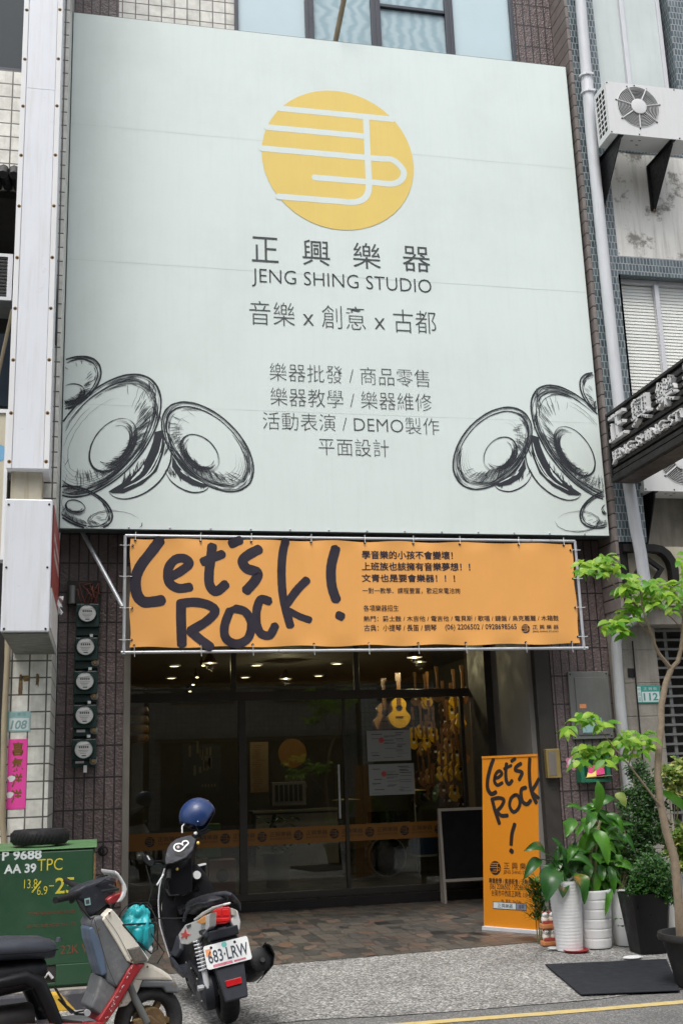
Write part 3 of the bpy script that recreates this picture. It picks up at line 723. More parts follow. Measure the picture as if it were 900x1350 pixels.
def bz(u, v):
    e = min(min(u, 1-u)*3, v, 1-v)
    return YB-.014 - .0025*math.sin(u*17)*math.sin(v*4+u*3) - .011*(max(0, .12-e)/.12)**1.5*math.sin(u*50.3+.8)*math.cos(v*9) - .004*math.exp(-((u-.9-.1*v)/.03)**2)
for i in range(nx+1):
    for j in range(nz+1):
        u, v = i/nx, j/nz; dx = .010*math.sin(v*12.5)*(1 if u < .02 else -1 if u > .98 else 0); dz_ = .008*math.sin(u*40)*(1 if v < .02 else -1 if v > .98 else 0)
        vs.append((sx0+(sx1-sx0)*u+dx, bz(u, v), sz0+(sz1-sz0)*v+dz_))
for i in range(nx):
    for j in range(nz): a = i*(nz+1)+j; fs.append((a, a+nz+1, a+nz+2, a+1))
b.add(vs, fs); fab = b.build('fabric', M['banner'], ban, smooth=True)
BB = Cloth(lambda u, v: bz((u-sx0)/(sx1-sx0), (v-sz0)/(sz1-sz0))); kp = 12.15/1444
def zz_(ox, oz, sc, Wf): return lambda a: Wf(ox + a[0]/sc, oz + a[1]/sc)
Z5 = zz_(150, 690, 2.8125, WB)
LETTERS = [
 ('L', [([(171,64),(140,105),(102,155),(82,205),(86,260),(110,290),(150,290),(178,285)], 40)]),
 ('e', [([(214,196),(250,176),(280,150),(262,130),(228,134),(203,168),(205,216),(238,240),(282,236)], 34)]),
 ('t', [([(365,84),(360,130),(354,180),(356,228),(380,252),(414,226)], 36), ([(332,142),(370,126),(402,114)], 34)]),
 ("'", [([(436,76),(468,62)], 34)]),
 ('s', [([(538,96),(500,116),(478,138),(492,166),(532,182),(524,212),(492,248)], 38)]),
 ('k', [([(636,66),(625,120),(622,200),(630,285),(654,378)], 32), ([(715,210),(680,246),(640,300)], 32), ([(645,322),(690,345),(726,358)], 26)]),
 ('!', [([(822,94),(806,160),(808,230),(824,282)], 38), ([(832,340),(846,346)], 32)]),
 ('R', [([(250,294),(250,360),(253,448)], 36), ([(248,297),(300,292),(350,302),(376,326),(342,364),(285,398)], 34), ([(285,400),(320,430),(358,458)], 34)]),
 ('o', [([(430,325),(411,380),(416,425),(455,446),(498,425),(510,370),(488,328),(452,316)], 32)]),
 ('c', [([(576,288),(545,282),(530,322),(530,372),(546,408),(578,414),(598,380)], 32)])]
kk = 0
for nm, sts in LETTERS:
    b = MB()
    for pts, wd in sts:
        kk += 1; stroke(b, BB, [Z5(p_) for p_ in pts], wd/2.8125*kp, .0001*kk, rough=.03)
        if nm == 'o': stroke(b, BB, [Z5(p_) for p_ in ((452,316),(430,325))], wd/2.8125*kp*.8, .0001*kk+.00005)
    b.build('brush_letter', M['banner_ink'], fab)
for s_, bl, tr, wgt in (('學音樂的小孩不會變壞！', (477.4,736.6), (596,727.0), -1), ('上班族也該擁有音樂夢想！！', (477.4,751.8), (619,742.2), -1), ('文青也是要會樂器！！！', (477.4,767), (599,757.5), -1),
        ('一對一教學、課程豐富，歡迎來電洽詢', (478,782.6), (606,775), .0), ('各項樂器招生', (479.2,806), (525,797.5), 0),
        ('熱門：爵士鼓 / 木吉他 / 電吉他 / 電貝斯 / 歌唱 / 鍵盤 / 烏克麗麗 / 木箱鼓', (479.5,819.5), (735.5,811.2), .004), ('古典：小提琴 / 長笛 / 鋼琴', (480,832.3), (575,823.0), .004),
        ('(06) 2206502 / 0928698565', (586.9,832), (680.4,822.5), .006), ('正 興 樂 器', (701.7,829.6), (735.5,823.5), 0), ('JENG SHING STUDIO', (701.7,834.2), (735.5,831.2), 0)):
    a, c = WB(*bl), WB(*tr); words(BB, s_, a[0], a[1], c[0], c[1], M['banner_ink'], fab, 0, 0 if wgt == -1 else wgt, .026 if wgt == -1 else .003)
bd, bs_ = MB(), MB(); c_ = WB(692.5, 828.7); emblem(bd, bs_, BB, c_[0], c_[1], .052, 0, .0008); e_ = bd.build('emblem', M['banner_ink'], fab); bs_.build('emblem_line', M['banner'], e_)
ties = []; eyes = []
for k in range(9):
    x = sx0+.1+(sx1-sx0-.2)*k/8 + rnd.uniform(-.06, .06)
    for z, zf in ((sz1-.02, az1), (sz0+.02, az0)):
        b2 = MB(); eyes.append(b2); b2.lathe((x, YB-.024, z), [(.014, 0), (.014, .004)], 10, 'y')
        b = MB(); ties.append(b); b.tube([(x, YB-.036, z), (x+.004, YB-.03, (z+zf)/2), (x+.003, YB-.026, zf), (x+.008, YB-.02, zf+(.05 if zf < z else .04)*(-1 if zf < z else 1))], .0035, 6)
for k in range(4):
    z = sz0+.08+(sz1-sz0-.16)*k/3
    for x, xf in ((sx0+.02, ax0), (sx1-.02, ax1)):
        b = MB(); ties.append(b); b2 = MB(); eyes.append(b2); b2.lathe((x, YB-.024, z), [(.014, 0), (.014, .004)], 10, 'y'); b.tube([(x, YB-.036, z), ((x+xf)/2, YB-.03, z+.004), (xf, YB-.026, z), (xf-(x-xf)*.7, YB-.02, z+.006)], .0035, 6)
for b in ties: b.build('cable_tie', M['plate_white'], ban)
for b in eyes: b.build('eyelet', M['black_metal'], ban)
b = MB(); b.tube([at(108, 700, Y=.33), at(162, 800, Y=YB+.03)], .024, 10); b.build('brace', M['steel'], ban, smooth=True)
# ------------------------------------------------------------------ left neighbour
PL = -.8
lx0, lx1 = at(3.5, 950, Y=PL).x, -.462
lb = thing('corner_building', 'white tiled neighbour building at the left edge, with the narrow pier beside the meters', 'building', (-1, PL, 0))
zA = at(10, 226, Y=PL).z; zW = at(10, 88, Y=PL).z
b = MB(); b.box(lx0, lx1, PL, .42, 0, 16)
b.build('pier', M['white_tile'], lb)
b = MB(); b.box(-9, lx0-.002, PL+.06, .3, zA, zW); b.box(-9, -3.6, PL+.06, .3, zW, 16); b.box(-3.6, lx0-.002, PL+.06, .3, zW+2.2, 16); b.build('upper_wall', M['white_tile'], lb)
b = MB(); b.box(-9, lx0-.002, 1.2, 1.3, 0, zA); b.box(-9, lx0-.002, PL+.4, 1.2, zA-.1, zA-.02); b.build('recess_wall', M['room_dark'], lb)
b = MB(); b.box(-3.6, lx0-.004, PL+.10, PL+.16, zW, zW+.06); b.box(-3.6, -3.54, PL+.10, PL+.16, zW+.06, zW+2.2); wf = b.build('window', M['win_frame'], lb)
b = MB(); b.box(-3.54, lx0-.004, PL+.12, PL+.135, zW+.06, zW+2.2); b.build('pane', M['dark_glass'], wf)
b = MB()
for px, py in ((28, 891), (50, 890)):
    p = at(px, py, Y=PL); b.lathe((p.x, PL-.0, p.z), [(.013, -.025), (.013, .0)], 8, 'y')
b.build('anchor_bolt', M['rusty'], lb)
b = MB()
for px, py, ln, wd in ((28, 893, .20, .022), (50, 892, .12, .02), (34, 892, .05, .05)):
    p = at(px, py, Y=PL)
    for k in range(9): b.quad((p.x+rnd.uniform(-wd, wd*.7), PL-.0015-k*.0001, p.z-ln*rnd.uniform(.4, 1)), (p.x+rnd.uniform(0, wd), PL-.0015-k*.0001, p.z-ln*rnd.uniform(.3, .9)), (p.x+wd*.7, PL-.0015-k*.0001, p.z+.01), (p.x-wd*.7, PL-.0015-k*.0001, p.z+.01))
b.build('rust_stain', M['rusty'], lb)
# dark canvas awning over the recess
b = MB()
za_ = at(12, 222, Y=-1.0).z
for k in range(14):
    x = lx0 - .02 - k*.11
    b.tube([(x-.055, -.45, za_+.10), (x-.055, -1.0, za_-.02), (x-.055, -1.04, za_-.10)], [.058, .058, .05], 8)
aw = b.build('awning', M['black_metal'], None, smooth=True); tag(aw, 'dark corrugated awning edge high up at the left beside the white tiles', 'awning')
# window air conditioner
p0, p1 = at(-60, 330, Y=-1.0), at(18, 328, Y=-1.0); pz = at(18, 396, Y=-1.0).z
wa = thing('window_air_conditioner', 'grey box air conditioner half out of frame in the dark recess at upper left', 'air conditioner', (p1.x-.4, -1, pz))
b = MB(); b.box(p0.x, p1.x, -.98, -.5, pz, p0.z); b.build('casing', M['grey_metal'], wa, bevel=.01)
b = MB()
for (x0_, x1_, z0_, z1_) in ((p0.x, p1.x, p0.z-.035, p0.z), (p0.x, p1.x, pz, pz+.035), (p1.x-.05, p1.x, pz+.035, p0.z-.035)): b.box(x0_, x1_, -1.0, -.982, z0_, z1_)
b.build('front_frame', M['aluminium'], wa)
b = MB()
for k in range(12): z = pz+.05+k*(p0.z-pz-.1)/11; b.box(p0.x, p1.x-.055, -.992, -.984, z-.008, z+.008)
b.build('grille', M['dark_metal'], wa)
b = MB(); b.tube([at(-6, 512, Y=-.6), at(17, 408, Y=-.95)], .02, 8); tag(b.build('slanting_pipe', M['conduit'], None, smooth=True), 'thin slanting pipe under the box air conditioner at left', 'pipe')
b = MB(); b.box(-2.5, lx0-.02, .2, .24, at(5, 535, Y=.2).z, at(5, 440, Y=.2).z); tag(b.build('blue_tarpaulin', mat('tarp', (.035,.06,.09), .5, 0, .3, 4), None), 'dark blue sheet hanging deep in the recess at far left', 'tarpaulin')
# beige sign with a white frame
q0, q1 = at(13.5, 540, Y=-1.15), at(8, 738, Y=-1.15); xr = at(11, 600, Y=-1.15).x
bs2 = thing('wall_sign', 'beige sign panel with white frame and blue spot, cut off at far left', 'sign', (xr-.5, -1.15, q1.z))
b = MB(); b.box(xr-1.2, xr-.035, -1.14, -1.0, q1.z+.04, q0.z-.04); b.build('panel', M['beige'], bs2)
b = MB(); b.box(xr-.034, xr, -1.16, -.98, q1.z, q0.z); b.box(xr-1.2, xr-.035, -1.16, -.98, q1.z, q1.z+.038); b.box(xr-1.2, xr-.035, -1.16, -.98, q0.z-.038, q0.z); b.build('frame', M['white_paint'], bs2)
b = MB(); c_ = at(-3, 597, Y=-1.145); disc(b, Plane((0, -1.143, 0)), c_.x, c_.z, .09, 0); b.build('printed_spot', M['soft_blue'], bs2)
# tall white sign box fixed to the pier
YC = -1.3
cx0, cx1 = at(20.5, 310, Y=YC).x, at(74, 310, Y=YC).x; cz0 = at(43, 618, Y=YC).z
col = thing('projecting_sign', 'tall narrow white metal sign box running up the pier at left, riveted edges', 'sign', ((cx0+cx1)/2, YC, cz0))
b = MB(); b.box(cx0, cx1, YC+.012, PL-.01, cz0, 15); b.build('casing', M['white_metal'], col, bevel=.006)
zs1 = at(50, 117, Y=YC).z
b = MB(); b.box(cx0+.055, cx1-.055, YC, YC+.010, cz0+.005, zs1-.002); b.box(cx0+.055, cx1-.055, YC, YC+.010, zs1+.002, 15); b.build('panel', M['white_metal'], col)
b = MB(); b.box(cx0-.002, cx0+.05, YC-.008, YC+.011, cz0, 15); b.box(cx1-.05, cx1+.002, YC-.008, YC+.011, cz0, 15); b.build('edge_trim', M['white_paint'], col, bevel=.003)
RR = mat('rustring', (.30,.18,.07), .8, 0, .3, 30)
for k, py in enumerate((13, 78, 140, 205, 272, 340, 407, 475, 545, 609)):
    for px in (28-py*.019, 76.5-py*.016):
        p = at(px, py, Y=YC); x = cx0+.028 if px < 50 else cx1-.028
        b, b2 = MB(), MB(); b.sphere((x, YC-.009, p.z), .011, .006, .011, 8, 6); b2.lathe((x, YC-.0085, p.z), [(.02, 0), (.02, .001)], 10, 'y')
        o = b.build('rivet', M['black_metal'], col); b2.build('rust_ring', RR, o)
nz0 = at(40, 668, Y=YC+.1).z
b = MB(); b.box(cx0+.04, cx1-.07, YC+.12, PL-.01, nz0, cz0-.002); b.build('bracket_box', M['stained_metal'], col)
# light box below it
YL = -2.4
gx0, gx1 = at(4, 745, Y=YL).x, at(67.6, 745, Y=YL).x; gz0, gz1 = at(33, 835, Y=YL).z, at(38, 656, Y=YL).z
lbx = thing('light_box_sign', 'projecting white light box sign with a red side panel, over the meters at left', 'sign', ((gx0+gx1)/2, YL, gz0))
b = MB(); b.box(gx0, gx1, YL, PL-.005, gz0+.012, gz1-.012); b.build('casing', M['white_metal'], lbx, bevel=.012)
b = MB(); b.box(gx0+.01, gx1-.01, YL+.03, PL-.02, gz0, gz0+.011); b.build('underside', M['grey_metal'], lbx)
b = MB()
b.box(gx1+.001, gx1+.012, YL+.05, PL-.05, gz0+.40, gz1-.05); b.build('side_panel', M['sign_red'], lbx)
b = MB(); b.box(gx1+.001, gx1+.011, YL+.05, PL-.05, gz0+.05, gz0+.399); b.build('side_panel', M['white_paint'], lbx)
sp = Plane((gx1+.0135, 0, 0), (0,1,0), (0,0,1), (1,0,0))
b = MB(); rg = random.Random(2)
for z in (.86, .72): 
    y = YL+.25
    while y < PL-.3: wd = rg.uniform(.04, .10); rect(b, sp, y, gz0+z, y+wd, gz0+z+.07, 0); y += wd+.04
b.build('faded_marks', M['white_paint'], lbx)
for px, py in ((10, 665), (67, 665), (4.5, 829), (62, 829), (65, 748), (6, 748)):
    p = at(px, py, Y=YL); b = MB(); b.sphere((max(gx0+.03, min(gx1-.03, p.x)), YL-.002, p.z), .010, .006, .010, 8, 6); b.build('screw', M['black_metal'], lbx)
b = MB(); rg = random.Random(5)
base = at(80, 800, Y=PL-.25)
for k in range(7):
    p = Vector((gx1+.02, PL-.25+rg.uniform(-.1, .1), base.z+rg.uniform(.0, .14))); q = [p+Vector((rg.uniform(-.01, .05), rg.uniform(-.04, .04), rg.uniform(-.10, .02))) for _ in range(3)]
    b.add([p]+q, [(0,1,2), (0,2,3)])
b.build('torn_film', M['paper'], lbx)
# conduit on the pier
b = MB(); x = at(7, 950, Y=PL-.05).x
b.tube([at(11, 800, Y=PL-.05), at(10, 870, Y=PL-.05), at(6, 950, Y=PL-.05), at(3.5, 1080, Y=PL-.05), at(6, 1110, Y=PL-.05), at(6, 1200, Y=PL-.05)], .028, 10)
tag(b.build('conduit_pipe', M['conduit'], None, smooth=True), 'beige plastic conduit pipe running down the white tiles at the left edge', 'pipe')
b = MB(); b.tube([at(100, 450, Y=PL-.02), at(73.5, 455, Y=PL-.02)][1:] + [at(74.5, 300, Y=PL-.03), at(79, 120, Y=PL-.02), at(79.5, 40, Y=PL-.02), at(79, -30, Y=PL-.02)], .014, 6)
tag(b.build('black_cable', M['black_metal'], None, smooth=True), 'black cable running up between the white sign box and the billboard', 'cable')
# number plate 108 and the pink paper
def plateat(name, label, cat, px0, py0, px1, py1, Yp, m):
    a, c = at(px0, py1, Y=Yp), at(px1, py0, Y=Yp)
    t = thing(name, label, cat, ((a.x+c.x)/2, Yp, a.z)); b = MB(); b.box(a.x, c.x, Yp-.006, Yp-.001, a.z, c.z); b.build('plate', m, t, bevel=.002)
    return t, Plane((a.x, Yp-.006, a.z)), c.x-a.x, c.z-a.z
t, pl, pw, ph = plateat('house_number', 'faded teal house number plate reading 108 on white tiles', 'house number', 9.5, 937.5, 41, 965, PL, M['plate_faded'])
b = MB(); rect(b, pl, .02, .015, pw-.015, ph*.66, .001); b.build('number_field', M['plate_pale'], t)
b = MB(); text(b, pl, '108', pw*.14, ph*.12, pw*.86, ph*.56, .002, .025, shear=.2); b.build('lettering', M['teal_ink'], t); b = MB(); text(b, pl, '正 興 街', pw*.2, ph*.76, pw*.8, ph*.93, .0015); b.build('lettering', M['teal_ink'], t)
t, pl, pw, ph = plateat('paper_couplet', 'bright pink paper strip with four vertical characters on the white tiles', 'poster', 8.5, 974, 36.8, 1067, PL, M['pink_paper'])
b = MB()
for k, ch in enumerate('喜氣洋洋'): text(b, pl, ch, pw*.22, ph*(.755-.225*k), pw*.80, ph*(.955-.225*k), .001, .03)
b.build('lettering', M['gold_ink'], t)
b = MB()
for u, v in ((.22, .43), (.16, .20)): b.add([pl.p(pw*u+.035*math.cos(a*.7)*(1+.3*math.sin(a*2.1)), ph*v+.03*math.sin(a*.7), .002) for a in range(9)], [tuple(range(9))])
b.build('torn_patch', M['paper'], t)
# ------------------------------------------------------------------ electricity meters
MBX = [((99.8,795),(131.7,838),(115.4,808.8)), ((98,839.5),(130,882),(113.2,852.6)), ((96.5,883.5),(129,926.5),(112.3,898)), ((96,928),(128.3,971.5),(111.8,942.8)), ((94.2,973),(127.6,1012),(110.7,988))]
for i, (a_, c_, dc) in enumerate(MBX):
    YM = .26
    a, c, d = at(a_[0], c_[1], Y=YM), at(c_[0], a_[1], Y=YM), at(dc[0], dc[1], Y=YM)
    lab = ['topmost green electricity meter of the column, just under the wiring board', 'second green electricity meter from the top of the column on the left wall', 'middle green electricity meter of the column of five', 'fourth green electricity meter down, between the middle and lowest ones', 'lowest green electricity meter of the column, with a hanging tag'][i]
    t = thing('electricity_meter', lab, 'electric meter', ((a.x+c.x)/2, .4, a.z), group='electricity meters in a column')
    hgt = c.z-a.z
    b = MB(); b.box(a.x, c.x, YM, .398, a.z+hgt*.26, c.z-.005); b.build('case', M['meter_green'], t, bevel=.012)
    b = MB(); b.box(a.x+.004, c.x-.004, YM+.045, .398, a.z+.004, a.z+hgt*.258); b.build('terminal_cover', M['meter_green'], t, bevel=.008)
    b = MB(); b.lathe((d.x, YM-.002, d.z), [(.108, .002), (.108, -.012), (.098, -.03), (.092, -.03)], 28, 'y', cap=False); b.build('rim', M['meter_green'], t, smooth=True)
    b = MB(); b.lathe((d.x, YM-.002, d.z), [(.097, -.018), (.097, -.02)], 28, 'y'); b.build('dial', M['meter_face'], t)
    pl = Plane((d.x, YM-.0225, d.z)); b = MB()
    for k in range(5): rect(b, pl, -.05+k*.021, .012, -.035+k*.021, .034, 0)
    for k in range(3): rect(b, pl, -.055+.01*k, -.012-k*.016, .05-.012*k, -.008-k*.016, 0)
    rect(b, pl, -.02, -.072, .025, -.06, 0); b.build('dial_marks', M['ink_grey'], t)
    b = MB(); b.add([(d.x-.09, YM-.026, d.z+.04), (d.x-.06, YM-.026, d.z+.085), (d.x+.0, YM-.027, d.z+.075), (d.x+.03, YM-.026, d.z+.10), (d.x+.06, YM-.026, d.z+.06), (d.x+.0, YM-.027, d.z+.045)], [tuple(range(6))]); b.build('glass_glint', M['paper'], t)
    if i:
        b = MB(); s_ = at(dc[0]+12.5, c_[1]-9, Y=YM); b.lathe((s_.x, YM+.043, s_.z), [(.042, 0), (.042, -.02), (.03, -.026)], 16, 'y'); k_ = b.build('seal_knob', M['grey_metal'], t, smooth=True)
        b = MB(); b.lathe((s_.x, YM+.016, s_.z), [(.026, 0), (.02, -.012)], 12, 'y'); b.build('red_cap', M['rusty'], k_, smooth=True)
    b = MB(); x = c.x-.10 if i < 4 else c.x-.13; b.box(x, x+.035, YM+.035, YM+.044, a.z-.01 if i < 4 else a.z-.055, a.z+.02); b.build('tag', M['paper'], t)
    if i > 2:
        b = MB(); b.box(a.x+.04, a.x+.13, YM+.036, YM+.044, a.z+hgt*.14, a.z+hgt*.22); b.build('label_plate', M['aluminium'], t)
a, c = at(88, 796, Y=.3), at(133, 765, Y=.3)
t = thing('wiring_board', 'dark open wiring board with loose red and brown wires above the meters', 'wiring board', ((a.x+c.x)/2, .39, a.z))
b = MB(); b.box(a.x, c.x, .33, .398, a.z, c.z); b.build('board', M['room_dark'], t, bevel=.005)
b = MB(); b.lathe(((a.x+.06), .30, (a.z+c.z)/2-.03), [(.035, -.1), (.035, .1)], 12); b.build('fuse', M['grey_metal'], t, smooth=True)
b = MB(); rg = random.Random(4)
for k in range(9):
    p = Vector((a.x+.16+k*.022, .31, a.z)); b.tube([p, p+Vector((rg.uniform(-.06, .06), -.05, rg.uniform(.08, .14))), p+Vector((rg.uniform(-.12, .08), -.03, rg.uniform(.14, .24))), p+Vector((rg.uniform(-.1, .1), .01, rg.uniform(.1, .26)))], .006, 5)
b.build('loose_wire', mat('wire', (.20,.06,.04), .5, 0, .4, 30), t, smooth=True)
# ------------------------------------------------------------------ right neighbour
YR = -.05
rb = thing('plaster_building', 'weathered plaster neighbour building at right with blue mosaic bands', 'building', (7, YR, 0))
mx0 = 6.09; wl, wm, wr = at(784, 40, Y=YR).x, at(823.5, 5, Y=YR).x, at(875, 10, Y=YR).x
zB = at(870, 717, Y=YR).z
z_s1 = at(850, 203, Y=YR).z; z_w1 = z_s1 + .18; z_b1, z_b0 = at(850, 340, Y=YR).z, at(850, 364, Y=YR).z
z_w2b = at(850, 560, Y=YR).z
b = MB(); 
b.box(wl, 12, YR, .42, z_b1, z_s1); b.build('plaster_wall', M['plaster'], rb)
b = MB(); b.box(6.22, 12, .26, .42, zB, z_w2b-.1); b.build('lower_wall', M['old_concrete'], rb)
b = MB(); b.box(mx0, wl, YR-.004, .42, zB+.02, 16); b.box(wl, 12, YR-.008, .42, z_s1, z_w1); b.box(wl, 12, YR-.008, .42, z_b0, z_b1); b.box(wl, 12, YR-.008, .42, z_w2b-.1, z_w2b)
b.box(wr+.06, wr+.7, YR-.004, .42, z_w1, 16); b.build('mosaic_band', M['mosaic'], rb)
b = MB(); zt0 = at(822, 802, Y=YR).z; b.box(6.048, mx0-.001, YR-.012, .42, zt0, 16); b.build('tiled_return', M['strip_tile'], rb)
b = MB(); b.box(mx0, mx0+.12, YR+.02, .42, zt0, zB+.018); b.build('lower_return', M['dark_metal'], rb)
def window(xa, xm, xb, z0, z1, blinds, full):
    b = MB(); fw = .055
    b.box(xa, xa+fw, .06, .14, z0, z1); b.box(xb-fw, xb, .06, .14, z0, z1); b.box(xa+fw, xb-fw, .065, .135, z1-fw, z1); b.box(xa+fw, xb-fw, .065, .135, z0, z0+fw)
    b.box(xm-.03, xm+.03, .05, .13, z0+fw, z1-fw)
    f_ = b.build('window', M['aluminium'], rb, bevel=.005)
    for u, v, yy in ((xa+fw, xm-.03, .105), (xm+.03, xb-fw, .085)):
        b = MB(); b.quad((u-.004, yy, z0+fw-.003), (v+.004, yy, z0+fw-.003), (v+.004, yy, z1-fw+.003), (u-.004, yy, z1-fw+.003))
        b.build('pane', M['window_glass'] if blinds else M['pale_pane'], f_)
        if blinds:
            b = MB(); z = z1-fw-.03
            while z > z0+fw+.02: b.quad((u, .120, z-.025), (v, .120, z-.025), (v, .130, z+.021), (u, .130, z+.021)); z -= .045
            b.build('blind', M['blind'], f_)
    return f_
M['window_glass'] = glassmat('window_glass', (.98,.99,.985))
window(wl, wm, wr, z_w1, 15.5, False, 0)
w2l, w2m = at(815, 420, Y=YR+.1).x, at(867, 400, Y=YR+.1).x
window(w2l, w2m, w2m+(w2m-w2l), z_w2b, z_b0, True, 0)
b = MB(); b.box(wl, w2l-.002, YR-.004, .42, z_w2b, z_b0); b.build('mosaic_jamb', M['mosaic'], rb)
b = MB(); b.box(wl, 12, .45, .5, zB, 16); b.build('back_wall', M['room_wall'], rb)
# lower pier of concrete blocks
pzs = [0] + [at(845, py, Y=.30).z for py in (1120, 1075, 1032, 988.5, 944.5, 900.5, 857)] + [at(845, 826, Y=.3).z]
pzs = sorted(pzs); pxa, pxb = 6.06, at(873, 940, Y=.30).x
b = MB()
for i in range(len(pzs)-1): b.box(pxa, pxb, .30, .6, pzs[i]+.004, pzs[i+1]-.004)
b.box(pxa+.002, pxb-.004, .306, .6, 0, pzs[-1]); b.build('block_pier', M['old_concrete'], rb, bevel=.004)
zg = pzs[-1]
b = MB(); b.box(6.06, 12, .10, .6, zg, at(850, 800, Y=.1).z); b.build('lintel', M['old_concrete'], rb)
b = MB(); b.box(6.2, 12, .02, .6, at(850, 798, Y=.02).z, zB-.02); b.build('fascia', M['beige'], rb)
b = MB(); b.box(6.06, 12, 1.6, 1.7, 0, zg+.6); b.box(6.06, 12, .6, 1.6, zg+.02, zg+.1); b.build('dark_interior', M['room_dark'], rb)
# security grille
gr = thing('security_grille', 'dark metal security grille of horizontal bars, behind the sapling at right', 'grille', (8, .45, 0))
b = MB(); z = .35
while z < zg-.02: b.box(pxb+.01, 11, .44, .46, z-.014, z+.014); z += .115
b.build('bar', M['grey_metal'], gr)
b = MB(); x = pxb+.22
while x < 11: b.box(x-.022, x+.022, .461, .50, .3, zg); x += .32
b.build('upright', M['grey_metal'], gr)
# curved canopy frame
cf = thing('canopy_bracket', 'dark bent metal canopy bracket with a diamond ring below the lower air conditioner', 'bracket', (6.5, -.1, zB-.3))
b = MB(); Yk = -.10
pth = [at(*q, Y=Yk) for q in ((822,722), (842,721.5), (862,722), (872,724), (880,730), (886,739), (889.5,750), (891,770))]
vs = []; 
for p in pth: vs.append(p)
n = len(pth)
for i in range(n-1):
    a, c = pth[i], pth[i+1]; d = (c-a).normalized(); q = Vector((d.z, 0, -d.x))*.045
    if i == 0: qa = q
    d2 = (pth[min(i+2, n-1)]-c); d2 = d2.normalized() if d2.length > 0 else d; qn = Vector(((d.z+d2.z)/2, 0, -(d.x+d2.x)/2)).normalized()*.045
    b.prism([a-qa, a+qa, c+qn, c-qn], (0, .12, 0)); qa = qn
b.build('bent_bar', M['dark_metal'], cf)
b = MB(); c_ = at(857, 752, Y=Yk); 
for a0 in range(4):
    a, c = R(45+90*a0-45+8), R(45+90*(a0+1)-45+8); r1, r2 = .20, .13
    b.prism([(c_.x+r1*math.cos(a), Yk+.02, c_.z+r1*math.sin(a)), (c_.x+r1*math.cos(c), Yk+.02, c_.z+r1*math.sin(c)), (c_.x+r2*math.cos(c), Yk+.02, c_.z+r2*math.sin(c)), (c_.x+r2*math.cos(a), Yk+.02, c_.z+r2*math.sin(a))], (0, .05, 0))
b.build('diamond_ring', M['dark_metal'], cf)
# down pipes
b = MB(); b.tube([at(*q, Y=-.17) for q in ((763,-20), (778,170), (800,388), (822,600), (838,700), (844,730), (850,775))], .073, 16)
dp = thing('drain_pipe', 'long pale plastic drain pipe running down beside the billboard at right', 'pipe', (6.35, -.17, zB)); b.build('pipe', M['pipe'], dp, smooth=True)
b = MB()
for px, py in ((770.5, 101), (773, 123)):
    p = at(px, py, Y=-.17); b.lathe((p.x, p.y, p.z), [(.078, -.012), (.084, -.012), (.084, .012), (.078, .012)], 18); b.cbox((p.x+.03, p.y-.085, p.z), .10, .02, .03)
p = at(773.5, 113, Y=-.17); b.lathe((p.x, p.y, p.z), [(.074, -.10), (.080, -.10), (.080, .06), (.074, .06)], 18); b.build('clamp', M['aluminium'], dp)
b = MB(); b.tube([at(858, 796, Y=.02), at(845, 809, Y=.02), at(822, 825, Y=.04), at(813, 838, Y=.1), at(811.5, 850, Y=.14), at(817, 930, Y=.16), at(826, 1020, Y=.16), at(835, 1105, Y=.16), at(842, 1165, Y=.16)], .062, 16)
tag(b.build('lower_drain_pipe', M['pipe_low'], None, smooth=True), 'grey lower drain pipe with an elbow, between purple tiles and the concrete pier', 'pipe')
b = MB(); b.tube([at(833, 845, Y=.27), at(836, 880, Y=.28), at(840, 930, Y=.28), at(844, 975, Y=.28), at(848, 1020, Y=.28)], .010, 6)
tag(b.build('wall_cable', M['black_metal'], None), 'thin black cable down the concrete pier beside the 112 plate', 'cable')
t, pl, pw, ph = plateat('house_number', 'teal and white house number plate reading 112 on the concrete pier', 'house number', 839, 903.5, 868, 927, .29, M['plate_teal'])
b = MB(); rect(b, pl, pw*.23, ph*.06, pw*.96, ph*.64, .001); rect(b, pl, pw*.04, ph*.06, pw*.2, ph*.94, .001); b.build('number_field', M['plate_pale'], t)
b = MB(); text(b, pl, '112', pw*.29, ph*.13, pw*.90, ph*.57, .002, .03)
b.build('lettering', M['plate_teal'], t); b = MB()
for k, ch in enumerate('中西區'): text(b, pl, ch, pw*.07, ph*(.68-.28*k), pw*.18, ph*(.88-.28*k), .002)
b.build('lettering', M['plate_teal'], t); b = MB(); text(b, pl, '正 興 街', pw*.32, ph*.73, pw*.88, ph*.9, .001); b.build('lettering', M['plate_pale'], t)
b = MB(); a, c = at(827.5, 893, Y=.295), at(835, 881, Y=.295); b.box(a.x, c.x, .285, .299, a.z, c.z); tag(b.build('wall_socket', M['black_metal'], None, bevel=.005), 'small black box fixed on the concrete pier above the 112 plate', 'socket')
